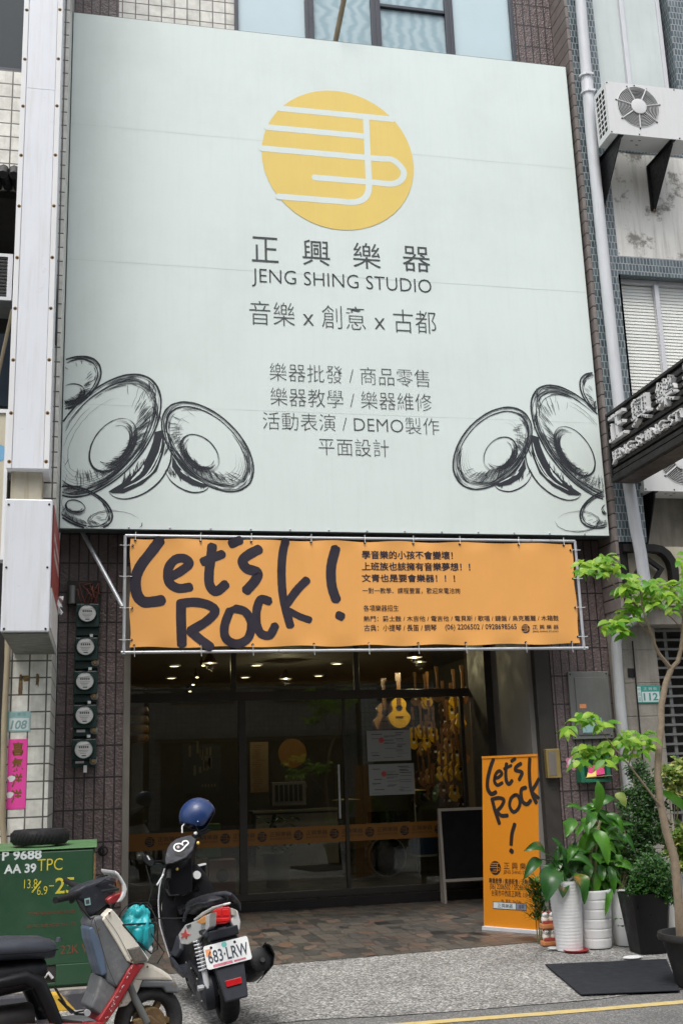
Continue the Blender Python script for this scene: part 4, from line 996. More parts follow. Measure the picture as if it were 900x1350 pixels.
# outdoor air conditioner units
def acunit(label, tl, br_x, zbot_px, fan, rad_px, Yf=-.72, YR=YR):
    a = at(tl[0], tl[1], Y=Yf); zb_ = at(*zbot_px, Y=Yf).z; x1 = a.x + 1.16 if br_x is None else br_x; fc = at(*fan, Y=Yf); rr = rad_px*(fc-CAM).length/1444*.99
    t = thing('air_conditioner', label, 'air conditioner', ((a.x+x1)/2, Yf, zb_))
    zt_ = a.z; y1 = Yf+.34
    # front face with a round opening
    b = MB(); k = 40; ring = [Vector((fc.x+rr*math.cos(i*2*math.pi/k), Yf, fc.z+rr*math.sin(i*2*math.pi/k))) for i in range(k)]
    def edge(an):
        dx, dz = math.cos(an), math.sin(an); s_ = min([(x1-fc.x)/dx if dx > 1e-6 else 9e9, (a.x-fc.x)/dx if dx < -1e-6 else 9e9, (zt_-fc.z)/dz if dz > 1e-6 else 9e9, (zb_-fc.z)/dz if dz < -1e-6 else 9e9]); return Vector((fc.x+dx*s_, Yf, fc.z+dz*s_))
    ang = sorted([i*2*math.pi/k for i in range(k)] + [math.atan2(z-fc.z, x-fc.x) % (2*math.pi) for x in (a.x, x1) for z in (zb_, zt_)])
    inn = [Vector((fc.x+rr*math.cos(an), Yf, fc.z+rr*math.sin(an))) for an in ang]; out = [edge(an) for an in ang]; n_ = len(ang)
    deep = [p+Vector((0, .05, 0)) for p in inn]
    b.add(inn+out+deep, [(i, (i+1) % n_, n_+(i+1) % n_, n_+i) for i in range(n_)] + [(i, (i+1) % n_, 2*n_+(i+1) % n_, 2*n_+i) for i in range(n_)])
    xa = a.x
    b.quad((xa, Yf, zt_), (x1, Yf, zt_), (x1, y1, zt_), (xa, y1, zt_)); b.quad((xa, Yf, zb_), (x1, Yf, zb_), (x1, y1, zb_), (xa, y1, zb_))
    b.quad((x1, Yf, zb_), (x1, Yf, zt_), (x1, y1, zt_), (x1, y1, zb_)); b.quad((xa, y1, zb_), (x1, y1, zb_), (x1, y1, zt_), (xa, y1, zt_))
    # left side lattice
    ny, nz = 3, 8; m_ = .025
    ys = [Yf+.0]+[Yf+.05+i*(y1-Yf-.09)/ny for i in range(ny+1)]+[y1]; zs_ = [zb_]+[zb_+.07+i*(zt_-zb_-.13)/nz for i in range(nz+1)]+[zt_]
    for i in range(len(ys)-1):
        for j in range(len(zs_)-1):
            y0_, y1_, z0_, z1_ = ys[i], ys[i+1], zs_[j], zs_[j+1]
            if 1 <= i <= ny and 1 <= j <= nz:
                g_ = .011
                b.quad((xa, y0_, z0_), (xa, y1_, z0_), (xa, y1_, z0_+g_), (xa, y0_, z0_+g_)); b.quad((xa, y0_, z1_-g_), (xa, y1_, z1_-g_), (xa, y1_, z1_), (xa, y0_, z1_))
                b.quad((xa, y0_, z0_+g_), (xa, y0_+g_, z0_+g_), (xa, y0_+g_, z1_-g_), (xa, y0_, z1_-g_)); b.quad((xa, y1_-g_, z0_+g_), (xa, y1_, z0_+g_), (xa, y1_, z1_-g_), (xa, y1_-g_, z1_-g_))
            else: b.quad((xa, y0_, z0_), (xa, y1_, z0_), (xa, y1_, z1_), (xa, y0_, z1_))
    b.build('casing', M['ac_white'], t)
    b = MB(); b.box(xa+.03, x1-.03, Yf+.10, Yf+.14, zb_+.02, zt_-.02); b.box(xa+.035, xa+.045, Yf+.02, y1-.02, zb_+.02, zt_-.02); b.build('coil', mat('coil', (.028,.03,.035), .6, 0, .3, 40), t)
    b = MB(); yk = Yf-.006
    for r_ in [rr*(.38+.62*i/9) for i in range(10)]: b.torus((fc.x, yk, fc.z), r_, .0032, 'y', 40, 5)
    for i in range(7):
        an = R(12+i*51.43); b.tube([(fc.x+rr*.3*math.cos(an), yk-.004, fc.z+rr*.3*math.sin(an)), (fc.x+rr*1.06*math.cos(an), yk-.004, fc.z+rr*1.06*math.sin(an))], .008, 6)
    b.build('fan_guard', M['ac_white'], t)
    b = MB(); b.lathe((fc.x, yk-.008, fc.z), [(rr*.37, 0), (rr*.37, -.008), (rr*.28, -.012), (.001, -.012)], 28, 'y'); b.build('guard_centre', M['ac_white'], t, smooth=True)
    b = MB()
    for i in range(3):
        an = R(i*120+30)
        b.loft([[Vector((fc.x+q*rr*math.cos(an+s_*.55), Yf+.03+s_*.025, fc.z+q*rr*math.sin(an+s_*.55))) for s_ in (-1, -.3, .3, 1)] for q in (.2, .6, .92)], False, False)
    b.build('fan_blade', mat('fanblade', (.045,.046,.05), .5, 0, .1, 5), t)
    b = MB()
    for i in range(7): 
        an = R(12+i*51.43); b.sphere((fc.x+rr*1.09*math.cos(an), Yf-.003, fc.z+rr*1.09*math.sin(an)), .011, .006, .011, 8, 5)
    for x in (xa+.02, xa+.4, x1-.2): b.sphere((x, Yf-.003, zb_+.02), .010, .006, .010, 8, 5); b.sphere((x, Yf-.003, zt_-.02), .010, .006, .010, 8, 5)
    b.build('screw', M['black_metal'], t)
    # triangular steel brackets
    for x in (xa+.14, xa+.86):
        b = MB(); b.prism([(x, Yf+.02, zb_-.012), (x, YR-.01, zb_-.012), (x, YR-.01, zb_-.62), (x, YR-.07, zb_-.66), (x, Yf+.02, zb_-.06)], (.012, 0, 0)); b.box(x-.03, x+.045, Yf+.0, YR-.01, zb_-.011, zb_-.002); b.box(x-.03, x+.04, YR-.03, YR-.009, zb_-.66, zb_-.02)
        br = b.build('bracket', M['black_metal'], t)
        b = MB(); b.sphere((x+.006, YR-.05, zb_-.67), .022, .02, .025, 8, 6); b.build('rusty_bolt', M['rusty'], br)
    b = MB()
    for x, y in ((.35, .12), (.45, .10), (.46, .2)): b.cbox((xa+x, Yf+y, zb_-.001), .035, .016, .003)
    b.build('drain_slot', M['rusty'], t)
    return t
acunit('white outdoor air conditioner unit on black brackets, high up under the top right window', (797, 107), None, (806, 175.5), (840.7, 141), 27)
acunit('white outdoor air conditioner unit half hidden behind the dark projecting sign at right', (842, 580), None, (855, 647), (898, 608), 30, -.16, .26)
# ------------------------------------------------------------------ dark projecting sign with bulb letters
XS = 6.02
sgn = thing('letter_sign', 'dark slatted projecting sign with white raised bulb letters, at the right edge', 'sign', (XS, -1.2, 5))
def WS(px, py): q = at(px, py, X=XS-.05); return (-q.y, q.z)
sz1, sz0 = at(797, 547, X=XS-.05).z, at(806, 636, X=XS-.05).z
ye = -3.3; y0s = -.26
b = MB(); b.box(XS, XS+.28, ye, y0s, sz0+.02, sz1-.02); b.build('body', M['dark_metal'], sgn)
b = MB(); ns = 9; st_ = (sz1-sz0-.14)/ns
for k in range(ns):
    z = sz0+.10+k*st_; b.prism([(XS-.035, ye, z), (XS-.002, ye, z-.012), (XS-.002, ye, z+st_*.70), (XS-.035, ye, z+st_*.62)], (0, y0s-ye, 0))
b.build('slat', M['dark_metal'], sgn)
b = MB(); b.box(XS-.05, XS+.30, ye-.01, y0s+.004, sz1-.03, sz1+.004); b.box(XS-.05, XS+.30, ye-.01, y0s+.004, sz0, sz0+.05); b.box(XS-.04, XS-.001, ye-.01, y0s+.004, sz0+.05, sz0+.085); b.box(XS-.05, XS-.001, y0s-.03, y0s+.006, sz0+.051, sz1-.031)
b.build('frame', M['dark_metal'], sgn, bevel=.004)
b = MB(); b.box(XS+.005, XS+.275, ye, y0s-.01, sz0-.006, sz0-.001); b.build('underside', mat('underside', (.05,.035,.03), .5, 0, .2, 3), sgn)
SP = Plane((XS-.05, 0, 0), (0,-1,0), (0,0,1), (-1,0,0))
z0c = WS(806.5, 585)[1]; z1c = WS(805, 551)[1]; hc = z1c-z0c
u = WS(806.5, 580)[0]; uw = (WS(829, 560)[0]-WS(807, 560)[0]); step = WS(849, 540)[0]-WS(818, 560)[0]
hc = min(hc, .42)
fs_ = MB(); dots = MB()
zc0 = (WS(806.5, 585)[1]); 
def bulbs(mbd, vs, pl, u0, v0, w_, h_, n): pass
for k, ch in enumerate('正興樂器'):
    b = MB(); u0_ = u+k*step
    text(b, SP, ch, u0_, zc0, u0_+min(uw, step*.86), zc0+hc, 0, .012, extrude=.045)
    o = b.build('raised_letter', M['white_paint'], sgn)
    vs, fs = text_mesh(ch, -.03); x0 = min(p.x for p in vs); x1 = max(p.x for p in vs); y0_ = min(p.y for p in vs); y1 = max(p.y for p in vs)
    b = MB(); seen = []
    w_ = min(uw, step*.86)
    for f in fs:
        c = sum((vs[i] for i in f), Vector())/len(f)
        for i in f:
            for q in (.35, .9):
                p = vs[i].lerp(c, q*.3); uu, vv = u0_+(p.x-x0)/(x1-x0)*w_, zc0+(p.y-y0_)/(y1-y0_)*hc
                if all((uu-a)**2+(vv-e)**2 > .036**2 for a, e in seen): seen.append((uu, vv))
    for uu, vv in seen: c = SP.p(uu, vv, .046); b.lathe(c, [(.0105, 0), (.0105, -.004)], 8, 'x')
    b.build('bulb', M['dark_metal'], o)
b = MB(); z0e = WS(811, 612)[1]; h2 = .15
words(SP, 'JENG SHING STUDIO', u+.0, z0e, u+step*4-.15, z0e+h2, M['white_paint'], sgn, 0, .012, name='raised_letter', extrude=.035); o = sgn
rg = random.Random(9); b = MB()
for k in range(90): c = SP.p(u+(step*4-.15)*(k+.5)/90, z0e+h2*(.12+.76*((k*5) % 4)/3), .0362); b.lathe(c, [(.008, 0), (.008, -.003)], 8, 'x')
b.build('bulb', M['dark_metal'], o)
# ------------------------------------------------------------------ transformer cabinet
YT = -2.95
ta, tb = at(-30, 1303, Y=YT), at(126, 1112, Y=YT)
tx0, tx1, tz0 = ta.x-.25, at(124, 1200, Y=YT).x, .131
tz1 = at(60, 1119, Y=YT).z
tr = thing('transformer_cabinet', 'green steel street transformer cabinet with white and yellow stencilled numbers', 'cabinet', ((tx0+tx1)/2, -2.2, tz0))
zsplit = at(100, 1272, Y=YT).z
nl, nr, nz_ = at(48, 1290, Y=YT).x, at(73, 1290, Y=YT).x, at(60, 1296, Y=YT).z
b = MB()
b.box(tx0, tx1, YT+.015, -1.65, tz0, tz1-.013); b.box(tx0+.02, tx1-.008, YT, YT+.014, zsplit+.008, tz1-.02); b.build('body', M['trans_green'], tr, bevel=.008)
b = MB(); b.box(tx0+.02, nl-.003, YT-.004, YT+.014, tz0+.02, zsplit-.004); b.box(nr+.003, tx1-.008, YT-.004, YT+.014, tz0+.02, zsplit+.010); b.box(nl-.002, nr+.002, YT-.003, YT+.014, tz0+.02, nz_); b.build('lower_door', M['trans_green'], tr, bevel=.005)
b = MB(); b.box(nl, nr, YT+.010, YT+.0148, nz_, zsplit+.006); b.build('notch', M['room_dark'], tr)
b = MB(); b.tube([(nl+.06, YT+.005, nz_+.04), (nl+.09, YT-.01, nz_+.07), (nl+.12, YT-.005, nz_+.03)], .012, 6); b.build('padlock', M['aluminium'], tr)
b = MB(); b.prism([(tx0-.02, YT-.006, tz1-.008), (tx0-.02, YT-.006, tz1), (tx0-.02, -2.3, tz1+.012), (tx0-.02, -1.62, tz1-.005), (tx0-.02, -1.62, tz1-.012)], (tx1-tx0+.035, 0, 0)); b.build('lid', M['trans_top'], tr, bevel=.01)
b = MB(); b.box(tx1-.008, tx1+.008, YT-.008, YT+.02, zsplit, tz1-.05); b.build('edge_strip', M['rusty'], tr)
TP = Plane((0, YT-.0005, 0))
def WT(px, py): q = at(px, py, Y=YT); return (q.x, q.z)
for s_, bl, trr, m, wg in (('P 9688', (3,1135), (55.5,1119.5), 'stencil_white', .03), ('AA 39', (5.5,1152.5), (48.5,1138), 'stencil_white', .03), ('TPC', (49.5,1148.5), (83,1131), 'stencil_yellow', -.005),
       ('13.8', (32,1171.5), (50,1158.5), 'stencil_yellow', -.005), ('6.9', (49,1180), (63,1168), 'stencil_yellow', -.005), ('-', (65,1168.5), (71.5,1167), 'stencil_yellow', 0), ('25', (73,1178.5), (99,1156), 'stencil_yellow', .01),
       ('高壓電氣危險勿近', (37,1207), (100,1199), 'stencil_red', 0), ('故障請通知電力公司', (36,1224), (100,1215.5), 'stencil_red', 0), ('22K V', (80,1258), (117,1244), 'stencil_red', 0)):
    b = MB(); tline(b, TP, WT, s_, bl, trr, wg, .001); b.build('stencil', M[m], tr)
b = MB(); stroke(b, TP, [WT(43, 1176), WT(54, 1162)], .012, .0012); b.build('stencil', M['stencil_yellow'], tr)
# tyre on the lid
c_ = at(53, 1112, Y=-2.62)
ty = thing('old_tyre', 'worn black motorcycle tyre lying flat on top of the green cabinet', 'tyre', (c_.x, -2.62, tz1+.03))
b = MB(); rings = []
for i in range(49):
    a = i*2*math.pi/48; rings.append([Vector((c_.x+(.155+.068*math.cos(t)*(1.1 if math.cos(t) > 0 else 1))*math.cos(a), -2.62+(.155+.068*math.cos(t))*math.sin(a), tz1+.078+.058*max(-1, min(1, 1.25*math.sin(t))))) for t in [k*2*math.pi/14 for k in range(14)]])
b.loft(rings, False); b.build('tread', M['rubber'], ty, smooth=True)
b = MB()
for i in range(44):
    a = i*2*math.pi/44
    for s_ in (-1, 1):
        q = lambda aa, dz: (c_.x+.2265*math.cos(aa), -2.62+.2265*math.sin(aa), tz1+.078+dz)
        b.tube([q(a, 0), q(a+.09*s_, .034*s_)], .0018, 4)
b.build('tread_block', M['rubber'], ty)
b = MB(); cc = at(136, 1122, Y=.36)
for k in range(3): b.torus((cc.x+k*.006, .37-.006*k, cc.z), .048-.006*k, .006, 'y', 20, 6)
b.tube([(cc.x-.05, .37, cc.z), (cc.x-.10, .37, cc.z-.04), (cc.x-.15, .38, cc.z-.03)], .006, 6)
tag(b.build('cable_coil', M['black_metal'], None, smooth=True), 'small coil of black cable on the purple tiles beside the green cabinet', 'cable')
# ------------------------------------------------------------------ fittings on the right pillar
YP = .385
a, c = at(754, 975, Y=YP), at(800, 885, Y=YP)
t = thing('meter_cupboard', 'grey metal wall cupboard with a flat door on the purple tiles at right', 'cupboard', ((a.x+c.x)/2, .4, a.z))
b = MB(); b.box(a.x, c.x, YP-.02, .398, a.z, c.z); b.build('frame', M['grey_metal'], t, bevel=.006)
b = MB(); b.box(a.x+.075, c.x-.05, YP-.032, YP-.021, a.z+.05, c.z-.07); d_ = b.build('door', M['grey_metal'], t, bevel=.004)
b = MB(); p = at(767, 931, Y=YP-.035); b.box(p.x-.035, p.x+.05, YP-.036, YP-.033, p.z-.025, p.z+.025); b.build('warning_label', M['sticker_orange'], d_)
b = MB(); p0, p1 = at(768, 966, Y=YP-.035), at(792, 946, Y=YP-.035); b.box(p0.x, p1.x, YP-.037, YP-.033, p0.z, p1.z); b.build('paper_notice', M['plate_faded'], d_)
b = MB()
for u, v in ((a.x+.03, c.z-.03), (c.x-.03, c.z-.03), (a.x+.03, a.z+.03), (c.x-.03, a.z+.03)): b = MB(); b.sphere((u, YP-.021, v), .010, .005, .010, 8, 5); b.build('screw', M['black_metal'], t)
a, c = at(764.5, 1032, Y=YP-.1), at(800, 985, Y=YP-.1)
t = thing('mailbox', 'small green wall mailbox with coloured leaflets in its open front, on the purple tiles', 'mailbox', ((a.x+c.x)/2, .4, a.z))
b = MB(); yb = YP-.13
b.box(a.x, a.x+.05, yb, .398, a.z, c.z); b.box(c.x-.045, c.x, yb, .398, a.z, c.z); b.box(a.x+.05, c.x-.045, yb, .398, c.z-.05, c.z); b.box(a.x+.05, c.x-.045, yb, .398, a.z, a.z+.04); b.box(a.x+.05, c.x-.045, .37, .398, a.z+.04, c.z-.05)
b.build('case', mat('mail_green', (.02,.16,.085), .4, 0, .2, 6), t, bevel=.004)
b = MB(); b.prism([(a.x+.05, yb+.02, a.z+.05), (c.x-.01, yb-.06, a.z+.07), (c.x-.01, yb-.055, a.z+.078), (a.x+.05, yb+.025, a.z+.06)], (.02, .05, 0)); b.build('tray', M['rusty'], t)
b = MB(); b.prism([(a.x+.10, yb+.03, a.z+.07), (c.x-.06, yb+.03, a.z+.09), (c.x-.06, yb+.06, a.z+.22), (a.x+.13, yb+.06, a.z+.18)], (0, .006, 0)); b.build('leaflet', mat('leaflet', (.70,.05,.22), .5, 0, .1, 9), t)
b = MB(); b.prism([(a.x+.08, yb+.02, a.z+.06), (a.x+.20, yb+.02, a.z+.06), (a.x+.22, yb+.05, a.z+.15), (a.x+.12, yb+.05, a.z+.13)], (0, .006, 0)); b.build('leaflet', M['logo_yellow'], t)
p = at(754, 1006, Y=YP)
t = thing('wall_sticker', 'pink and white flower sticker with a black centre on the purple tiles', 'sticker', (p.x, .399, p.z))
pl = Plane((p.x, .398, p.z)); b = MB()
b.add([pl.p(.078*(1+.16*math.cos(5*i*2*math.pi/40))*math.cos(i*2*math.pi/40), .078*(1+.16*math.cos(5*i*2*math.pi/40))*math.sin(i*2*math.pi/40), .001) for i in range(40)], [tuple(range(40))]); b.build('petals', mat('petal', (.75,.28,.42), .5, 0, .3, 30), t)
b = MB(); disc(b, pl, 0, 0, .052, .002); b.build('inner_ring', M['paper'], t); b = MB(); disc(b, pl, .002, 0, .018, .003); b.build('centre', M['ink'], t)
a, c = at(720.5, 1026, Y=.36), at(735.5, 987, Y=.36)
t = thing('intercom', 'slim brass coloured intercom box on the dark door post at right', 'intercom', ((a.x+c.x)/2, .36, a.z))
b = MB(); b.box(a.x, c.x, .33, .408, a.z, c.z); b.build('case', mat('brass', (.36,.27,.10), .4, .4, .15, 6), t, bevel=.006)
b = MB(); b.box(a.x+.025, c.x-.055, .326, .3295, a.z+.03, c.z-.03); b.build('front_plate', M['post_metal'], t)
# ------------------------------------------------------------------ roll-up stand
so_ = at(637, 1222, Z=.03); se_ = at(712, 1228, Z=.03); uu = (se_-so_); uu.z = 0; sw = uu.length; uu.normalize(); nn = Vector((uu.y, -uu.x, 0))
if nn.dot(CAM-so_) < 0: nn = -nn
sv = (Vector((0,0,1))+uu*.066).normalized()
SPl = Plane((so_.x, so_.y, 0), uu, sv, nn)
def onpl(px, py):
    d = FW + RT*((px-450)/F) + UP*((675-py)/F); t_ = (so_-CAM).dot(nn)/d.dot(nn); q = CAM+d*t_ - Vector((so_.x, so_.y, 0)); k = q.z/sv.z; return (q.dot(uu)-k*sv.dot(uu), k)
sh = (onpl(640, 997)[1]+onpl(711, 997)[1])/2
st_t = thing('roll_up_stand', 'upright orange roll-up banner stand with black brush lettering beside the pots', 'banner stand', (so_.x, so_.y, 0))
b = MB(); b.prism([SPl.p(0, .03, .0), SPl.p(sw, .03, .0), SPl.p(sw, sh, .0), SPl.p(0, sh, .0)], nn*-.003); fab2 = b.build('fabric', M['stand_fabric'], st_t)
b = MB(); b.prism([SPl.p(-.005, 0.0, .03), SPl.p(sw+.005, 0.0, .03), SPl.p(sw+.005, .042, .03), SPl.p(-.005, .042, .03)], nn*-.08); b.build('base', M['aluminium'], st_t, bevel=.006)
b = MB(); b.prism([SPl.p(0, sh-.01, .008), SPl.p(sw, sh-.01, .008), SPl.p(sw, sh+.012, .008), SPl.p(0, sh+.012, .008)], nn*-.016); b.build('top_rail', M['stand_fabric'], st_t)
b = MB(); b.tube([SPl.p(sw/2, .03, -.02), SPl.p(sw/2, sh, -.012)], .008, 6); b.build('pole', M['aluminium'], st_t)
Z6 = lambda a: onpl(630+a[0]/5.511, 990+a[1]/5.511)
kq = (onpl(712, 1110)[0]-onpl(637, 1110)[0])/75/5.511
ST = [[([(110,62),(86,130),(69,210),(70,275),(95,312),(128,300)],27)], [([(118,200),(150,190),(172,165),(152,145),(126,172),(118,220),(140,248),(175,232)],22)], [([(206,92),(200,160),(206,220),(225,240),(246,216)],24), ([(188,130),(240,106)],20)],
      [([(242,74),(268,57)],22)], [([(310,92),(276,116),(272,140),(308,150),(318,165),(298,208)],24)], [([(374,58),(371,150),(378,250),(396,320),(422,376)],25), ([(440,205),(415,250),(390,290)],24), ([(398,308),(438,342)],22)],
      [([(104,362),(122,430),(154,526)],25), ([(98,352),(150,341),(186,356),(170,400),(132,440)],23), ([(140,445),(170,470),(213,468)],23)], [([(266,320),(238,345),(229,400),(255,442),(290,420),(304,370),(288,325),(266,320)],22)], [([(346,266),(316,278),(311,320),(325,370),(355,386),(381,360)],24)], [([(265,532),(246,600),(239,678)],25), ([(236,722),(249,732)],27)]]
kk = 0
for L_ in ST:
    b = MB()
    for pts, wd in L_: kk += 1; stroke(b, SPl, [Z6(p_) for p_ in pts], wd*kq, .002+.0001*kk, rough=.03)
    b.build('brush_letter', M['stand_ink'], fab2)
for s_, bl, trr, wg in (('正 興 樂 器', (186,858), (406,815), 0), ('JENG SHING STUDIO', (184,898), (404,874), 0), ('專業教學 / 樂器販售 / 活動表演', (78,962), (410,935), .01), ('(06) 2206502 / 0928698565', (84,1012), (400,978), .004), ('台南市中西區正興街 110 號', (98,1052), (388,1022), .0), ('FB、官方、YouTube', (168,1100), (312,1083), 0)):
    b = MB(); A_, C_ = Z6(bl), Z6(trr); text(b, SPl, s_, A_[0], A_[1], C_[0], C_[1], .002, wg); b.build('lettering', M['stand_ink'], fab2)
bd, bs_ = MB(), MB(); c_ = Z6((124, 850)); emblem(bd, bs_, SPl, c_[0], c_[1], 41*kq, .002, .0005); e_ = bd.build('emblem', M['stand_ink'], fab2); bs_.build('emblem_line', M['stand_fabric'], e_)
A_, C_ = Z6((108, 1146)), Z6((352, 1108)); sp_ = A_[0]+(C_[0]-A_[0])*.69
b = MB(); rect(b, SPl, A_[0], A_[1], C_[0], C_[1], .002); b.build('search_box', M['ink_grey'], fab2)
b = MB(); rect(b, SPl, A_[0]+.007, A_[1]+.007, sp_-.004, C_[1]-.007, .003); sbx = b.build('search_box', M['plate_pale'], fab2)
b = MB(); rect(b, SPl, sp_+.004, A_[1]+.007, C_[0]-.007, C_[1]-.007, .003); b.build('search_button', mat('button', (.22,.24,.30), .5), fab2)
b = MB(); text(b, SPl, '正興樂器', A_[0]+.06, A_[1]+.015, sp_-.04, C_[1]-.015, .004); text(b, SPl, '搜尋', sp_+.03, A_[1]+.015, C_[0]-.03, C_[1]-.015, .004); b.build('lettering', M['plate_ink'], fab2)
# ------------------------------------------------------------------ chalk board
cb0, cb1 = at(583, 1190, Z=.0), at(640, 1190, Z=0)
cy = 1.95; xa = at(583, 1150, Y=cy).x; xb = xa+.75; zt_ = at(583, 1066, Y=cy).z
t = thing('chalkboard', 'black A-frame chalkboard with a pale frame standing in the dark entrance', 'chalkboard', ((xa+xb)/2, cy, 0))
fmat = mat('board_frame', (.33,.30,.26), .5, 0, .1, 5)
b = MB(); zl = at(590, 1163, Y=cy).z
for s_ in (0, 1):
    yo = cy + s_*.14; lean = -.06 if s_ else .06
    for x in (xa, xb-.035): b.prism([(x, yo-.012, 0), (x+.035, yo-.012, 0), (x+.035, yo-.012+lean, zt_), (x, yo-.012+lean, zt_)], (0, .024, 0))
    for z in (zl, zt_-.035): y = yo+lean*z/zt_; b.box(xa+.036, xb-.036, y-.011, y+.011, z, z+.034)
b.build('frame', fmat, t)
b = MB(); b.prism([(xa+.036, cy+.06*(zl+.035)/zt_-.004, zl+.035), (xb-.036, cy+.06*(zl+.035)/zt_-.004, zl+.035), (xb-.036, cy+.06-.006, zt_-.036), (xa+.036, cy+.06-.006, zt_-.036)], (0, .008, 0)); b.build('board', mat('chalk_black', (.010,.010,.011), .85, 0, .2, 4, spec=.12), t)
# ------------------------------------------------------------------ rubber mat
b = MB(); pts = [at(*q, Z=.004) for q in ((718, 1272.5), (878, 1265.5), (896, 1306.5), (765, 1312))]
b.prism(pts, (0, 0, .010)); tag(b.build('door_mat', M['mat_rubber'], None, bevel=.004), 'dark grey rubber mat lying on the concrete in front of the pots', 'mat')
# ------------------------------------------------------------------ plants and pots
def leaf(mb, p, d, L, Wd, droop=.6, fold=.25, up=Vector((0,0,1)), n=7, wave=0, rng=rnd, tip=1.0):
    """one bent leaf blade: midrib + two halves, widest before the middle"""
    d = Vector(d).normalized(); s_ = d.cross(up); s_ = s_.normalized() if s_.length > 1e-3 else Vector((1,0,0)); nrm = s_.cross(d)
    pts = []; cur = Vector(p); dd = d.copy(); ph = rng.uniform(0, 6)
    vs = []; fs = []
    for i in range(n+1):
        t = i/n; wv = Wd/2*(math.sin(math.pi*min(1, (t*.98+.02))**.75)**.85) if t < 1 else .0005
        nr = s_.cross(dd)
        a = -s_*wv*(1) + nr*wv*fold; c = s_*wv + nr*wv*fold; wz = nr*wave*Wd*math.sin(ph+t*9)
        vs += [cur+a+wz, cur+Vector((0,0,0)), cur+c-wz]
        cur = cur + dd*(L/n); dd = (dd + Vector((0,0,-1))*droop/n*(.4+1.2*t)).normalized()
    for i in range(n):
        for k in (0, 1): fs.append((i*3+k, i*3+k+1, i*3+3+k+1, i*3+3+k))
    mb.add(vs, fs)
def blade(mb, p0, p1, Wd, rng, n=10, facing=.75):
    """leaf blade arching from p0 to its tip p1, its upper face turned partly towards the street"""
    ax = p1-p0; L = ax.length; d = ax.normalized(); up = Vector((rng.uniform(-.25,.25), -facing, .55)); s_ = d.cross(up).normalized(); nr = s_.cross(d).normalized()
    if nr.y > 0: nr = -nr
    arch = L*rng.uniform(.08,.16); vs = []; fs = []; ph = rng.uniform(0, 6); tw = rng.uniform(-.3,.3)
    for i in range(n+1):
        t = i/n; w_ = Wd/2*math.sin(math.pi*min(1, .03+.97*t)**.8)**.8 if i < n else .001
        c = p0+ax*t+nr*arch*math.sin(math.pi*t)+Vector((0,0,1))*arch*.8*math.sin(math.pi*t)
        q = (s_*math.cos(tw*t)+nr*math.sin(tw*t)); wz = nr*.06*Wd*math.sin(ph+t*10)
        vs += [c-q*w_+nr*w_*.28+wz, c-q*w_*.5+nr*w_*.05, c-nr*w_*.06, c+q*w_*.5+nr*w_*.05, c+q*w_+nr*w_*.28-wz]
    for i in range(n):
        for k in range(4): fs.append((i*5+k, i*5+k+1, i*5+6+k, i*5+5+k))
    mb.add(vs, fs)
def pot(name, label, c, prof, m, group=None, n=32, square=False, soil=True, ridges=0):
    t = thing(name, label, 'plant pot', (c.x, c.y, 0), group=group)
    b = MB()
    if square:
        rings = [[Vector((c.x+sx_*r_, c.y+sy_*r_, h)) for sx_, sy_ in ((-1,-.8),(-.8,-1),(.8,-1),(1,-.8),(1,.8),(.8,1),(-.8,1),(-1,.8))] for r_, h in prof]
        b.loft(rings, True)
    else: b.lathe((c.x, c.y, 0), prof, n)
    b.build('shell', m, t, smooth=True)
    if soil:
        r_, h = max(q[0] for q in prof[-2:])*.9, prof[-1][1]
        b = MB(); b.lathe((c.x, c.y, h-.03), [(r_*.98, -.005), (r_*.98, .0)], 20); b.build('soil', M['soil'], t)
    return t
def hollow(prof, th=.012, d=.06): 
    r_, h = prof[-1]; return prof + [(r_-th, h), (r_-th-.003, h-d)]
# two tall white ribbed pots, one plain behind, one at right
def back(px, py, dy): c = at(px, py, Z=0); k = (c.y+dy+12)/(c.y+12); return Vector((c.x*k, c.y+dy, 0))
c1 = back(751, 1256, .12)
prof = []; 
for i in range(61):
    t_ = i/60; r_ = .118 + .036*t_ + .025*max(0, t_-.8)*t_; prof.append((r_ + .0022*math.sin(i*2.2), .005+.60*t_))
pA = pot('plant_pot', 'tall white finely ribbed pot with yellow-tipped leaves, leftmost of the pots', c1, hollow(prof), M['pot_white'], 'tall white plant pots')
c2 = back(786, 1252, .12)
prof = []
for i in range(61):
    t_ = i/60; g_ = abs(((t_*6.0) % 1)-.5); prof.append((.138+.038*t_-(.004 if g_ > .455 else 0), .005+.50*t_))
pB = pot('plant_pot', 'white pot with five wide bands, between the ribbed pot and the black pot', c2, hollow(prof), M['pot_white'], 'tall white plant pots')
c3 = back(828, 1249, .15)
pC = pot('plant_pot', 'smooth white round pot half hidden behind the black square pot', c3, hollow([(.12,.004),(.145,.10),(.165,.3),(.17,.5)]), M['pot_white'], 'tall white plant pots')
c4 = back(855, 1259, .16)
pD = pot('plant_pot', 'glossy black square tapering pot under the fine-leaved green plant', c4, [(.130,.004),(.182,.49),(.187,.50),(.172,.50),(.168,.45)], M['pot_black'], square=True)
c5 = at(905, 1232, Z=0)
pE = pot('plant_pot', 'plain white pot at the right edge behind the sapling trunk', c5, hollow([(.17,.004),(.19,.2),(.205,.58)]), M['pot_white'], 'tall white plant pots')
c6 = back(928, 1306, .18)
zr = .375
pF = pot('plant_pot', 'big round dark grey pot with a rolled rim that holds the sapling, at right edge', c6, [(.20,.004),(.23,.16),(.265,.31),(.275,.325),(.298,.325),(.306,.345),(.298,zr),(.27,zr),(.26,.32)], M['pot_grey'])
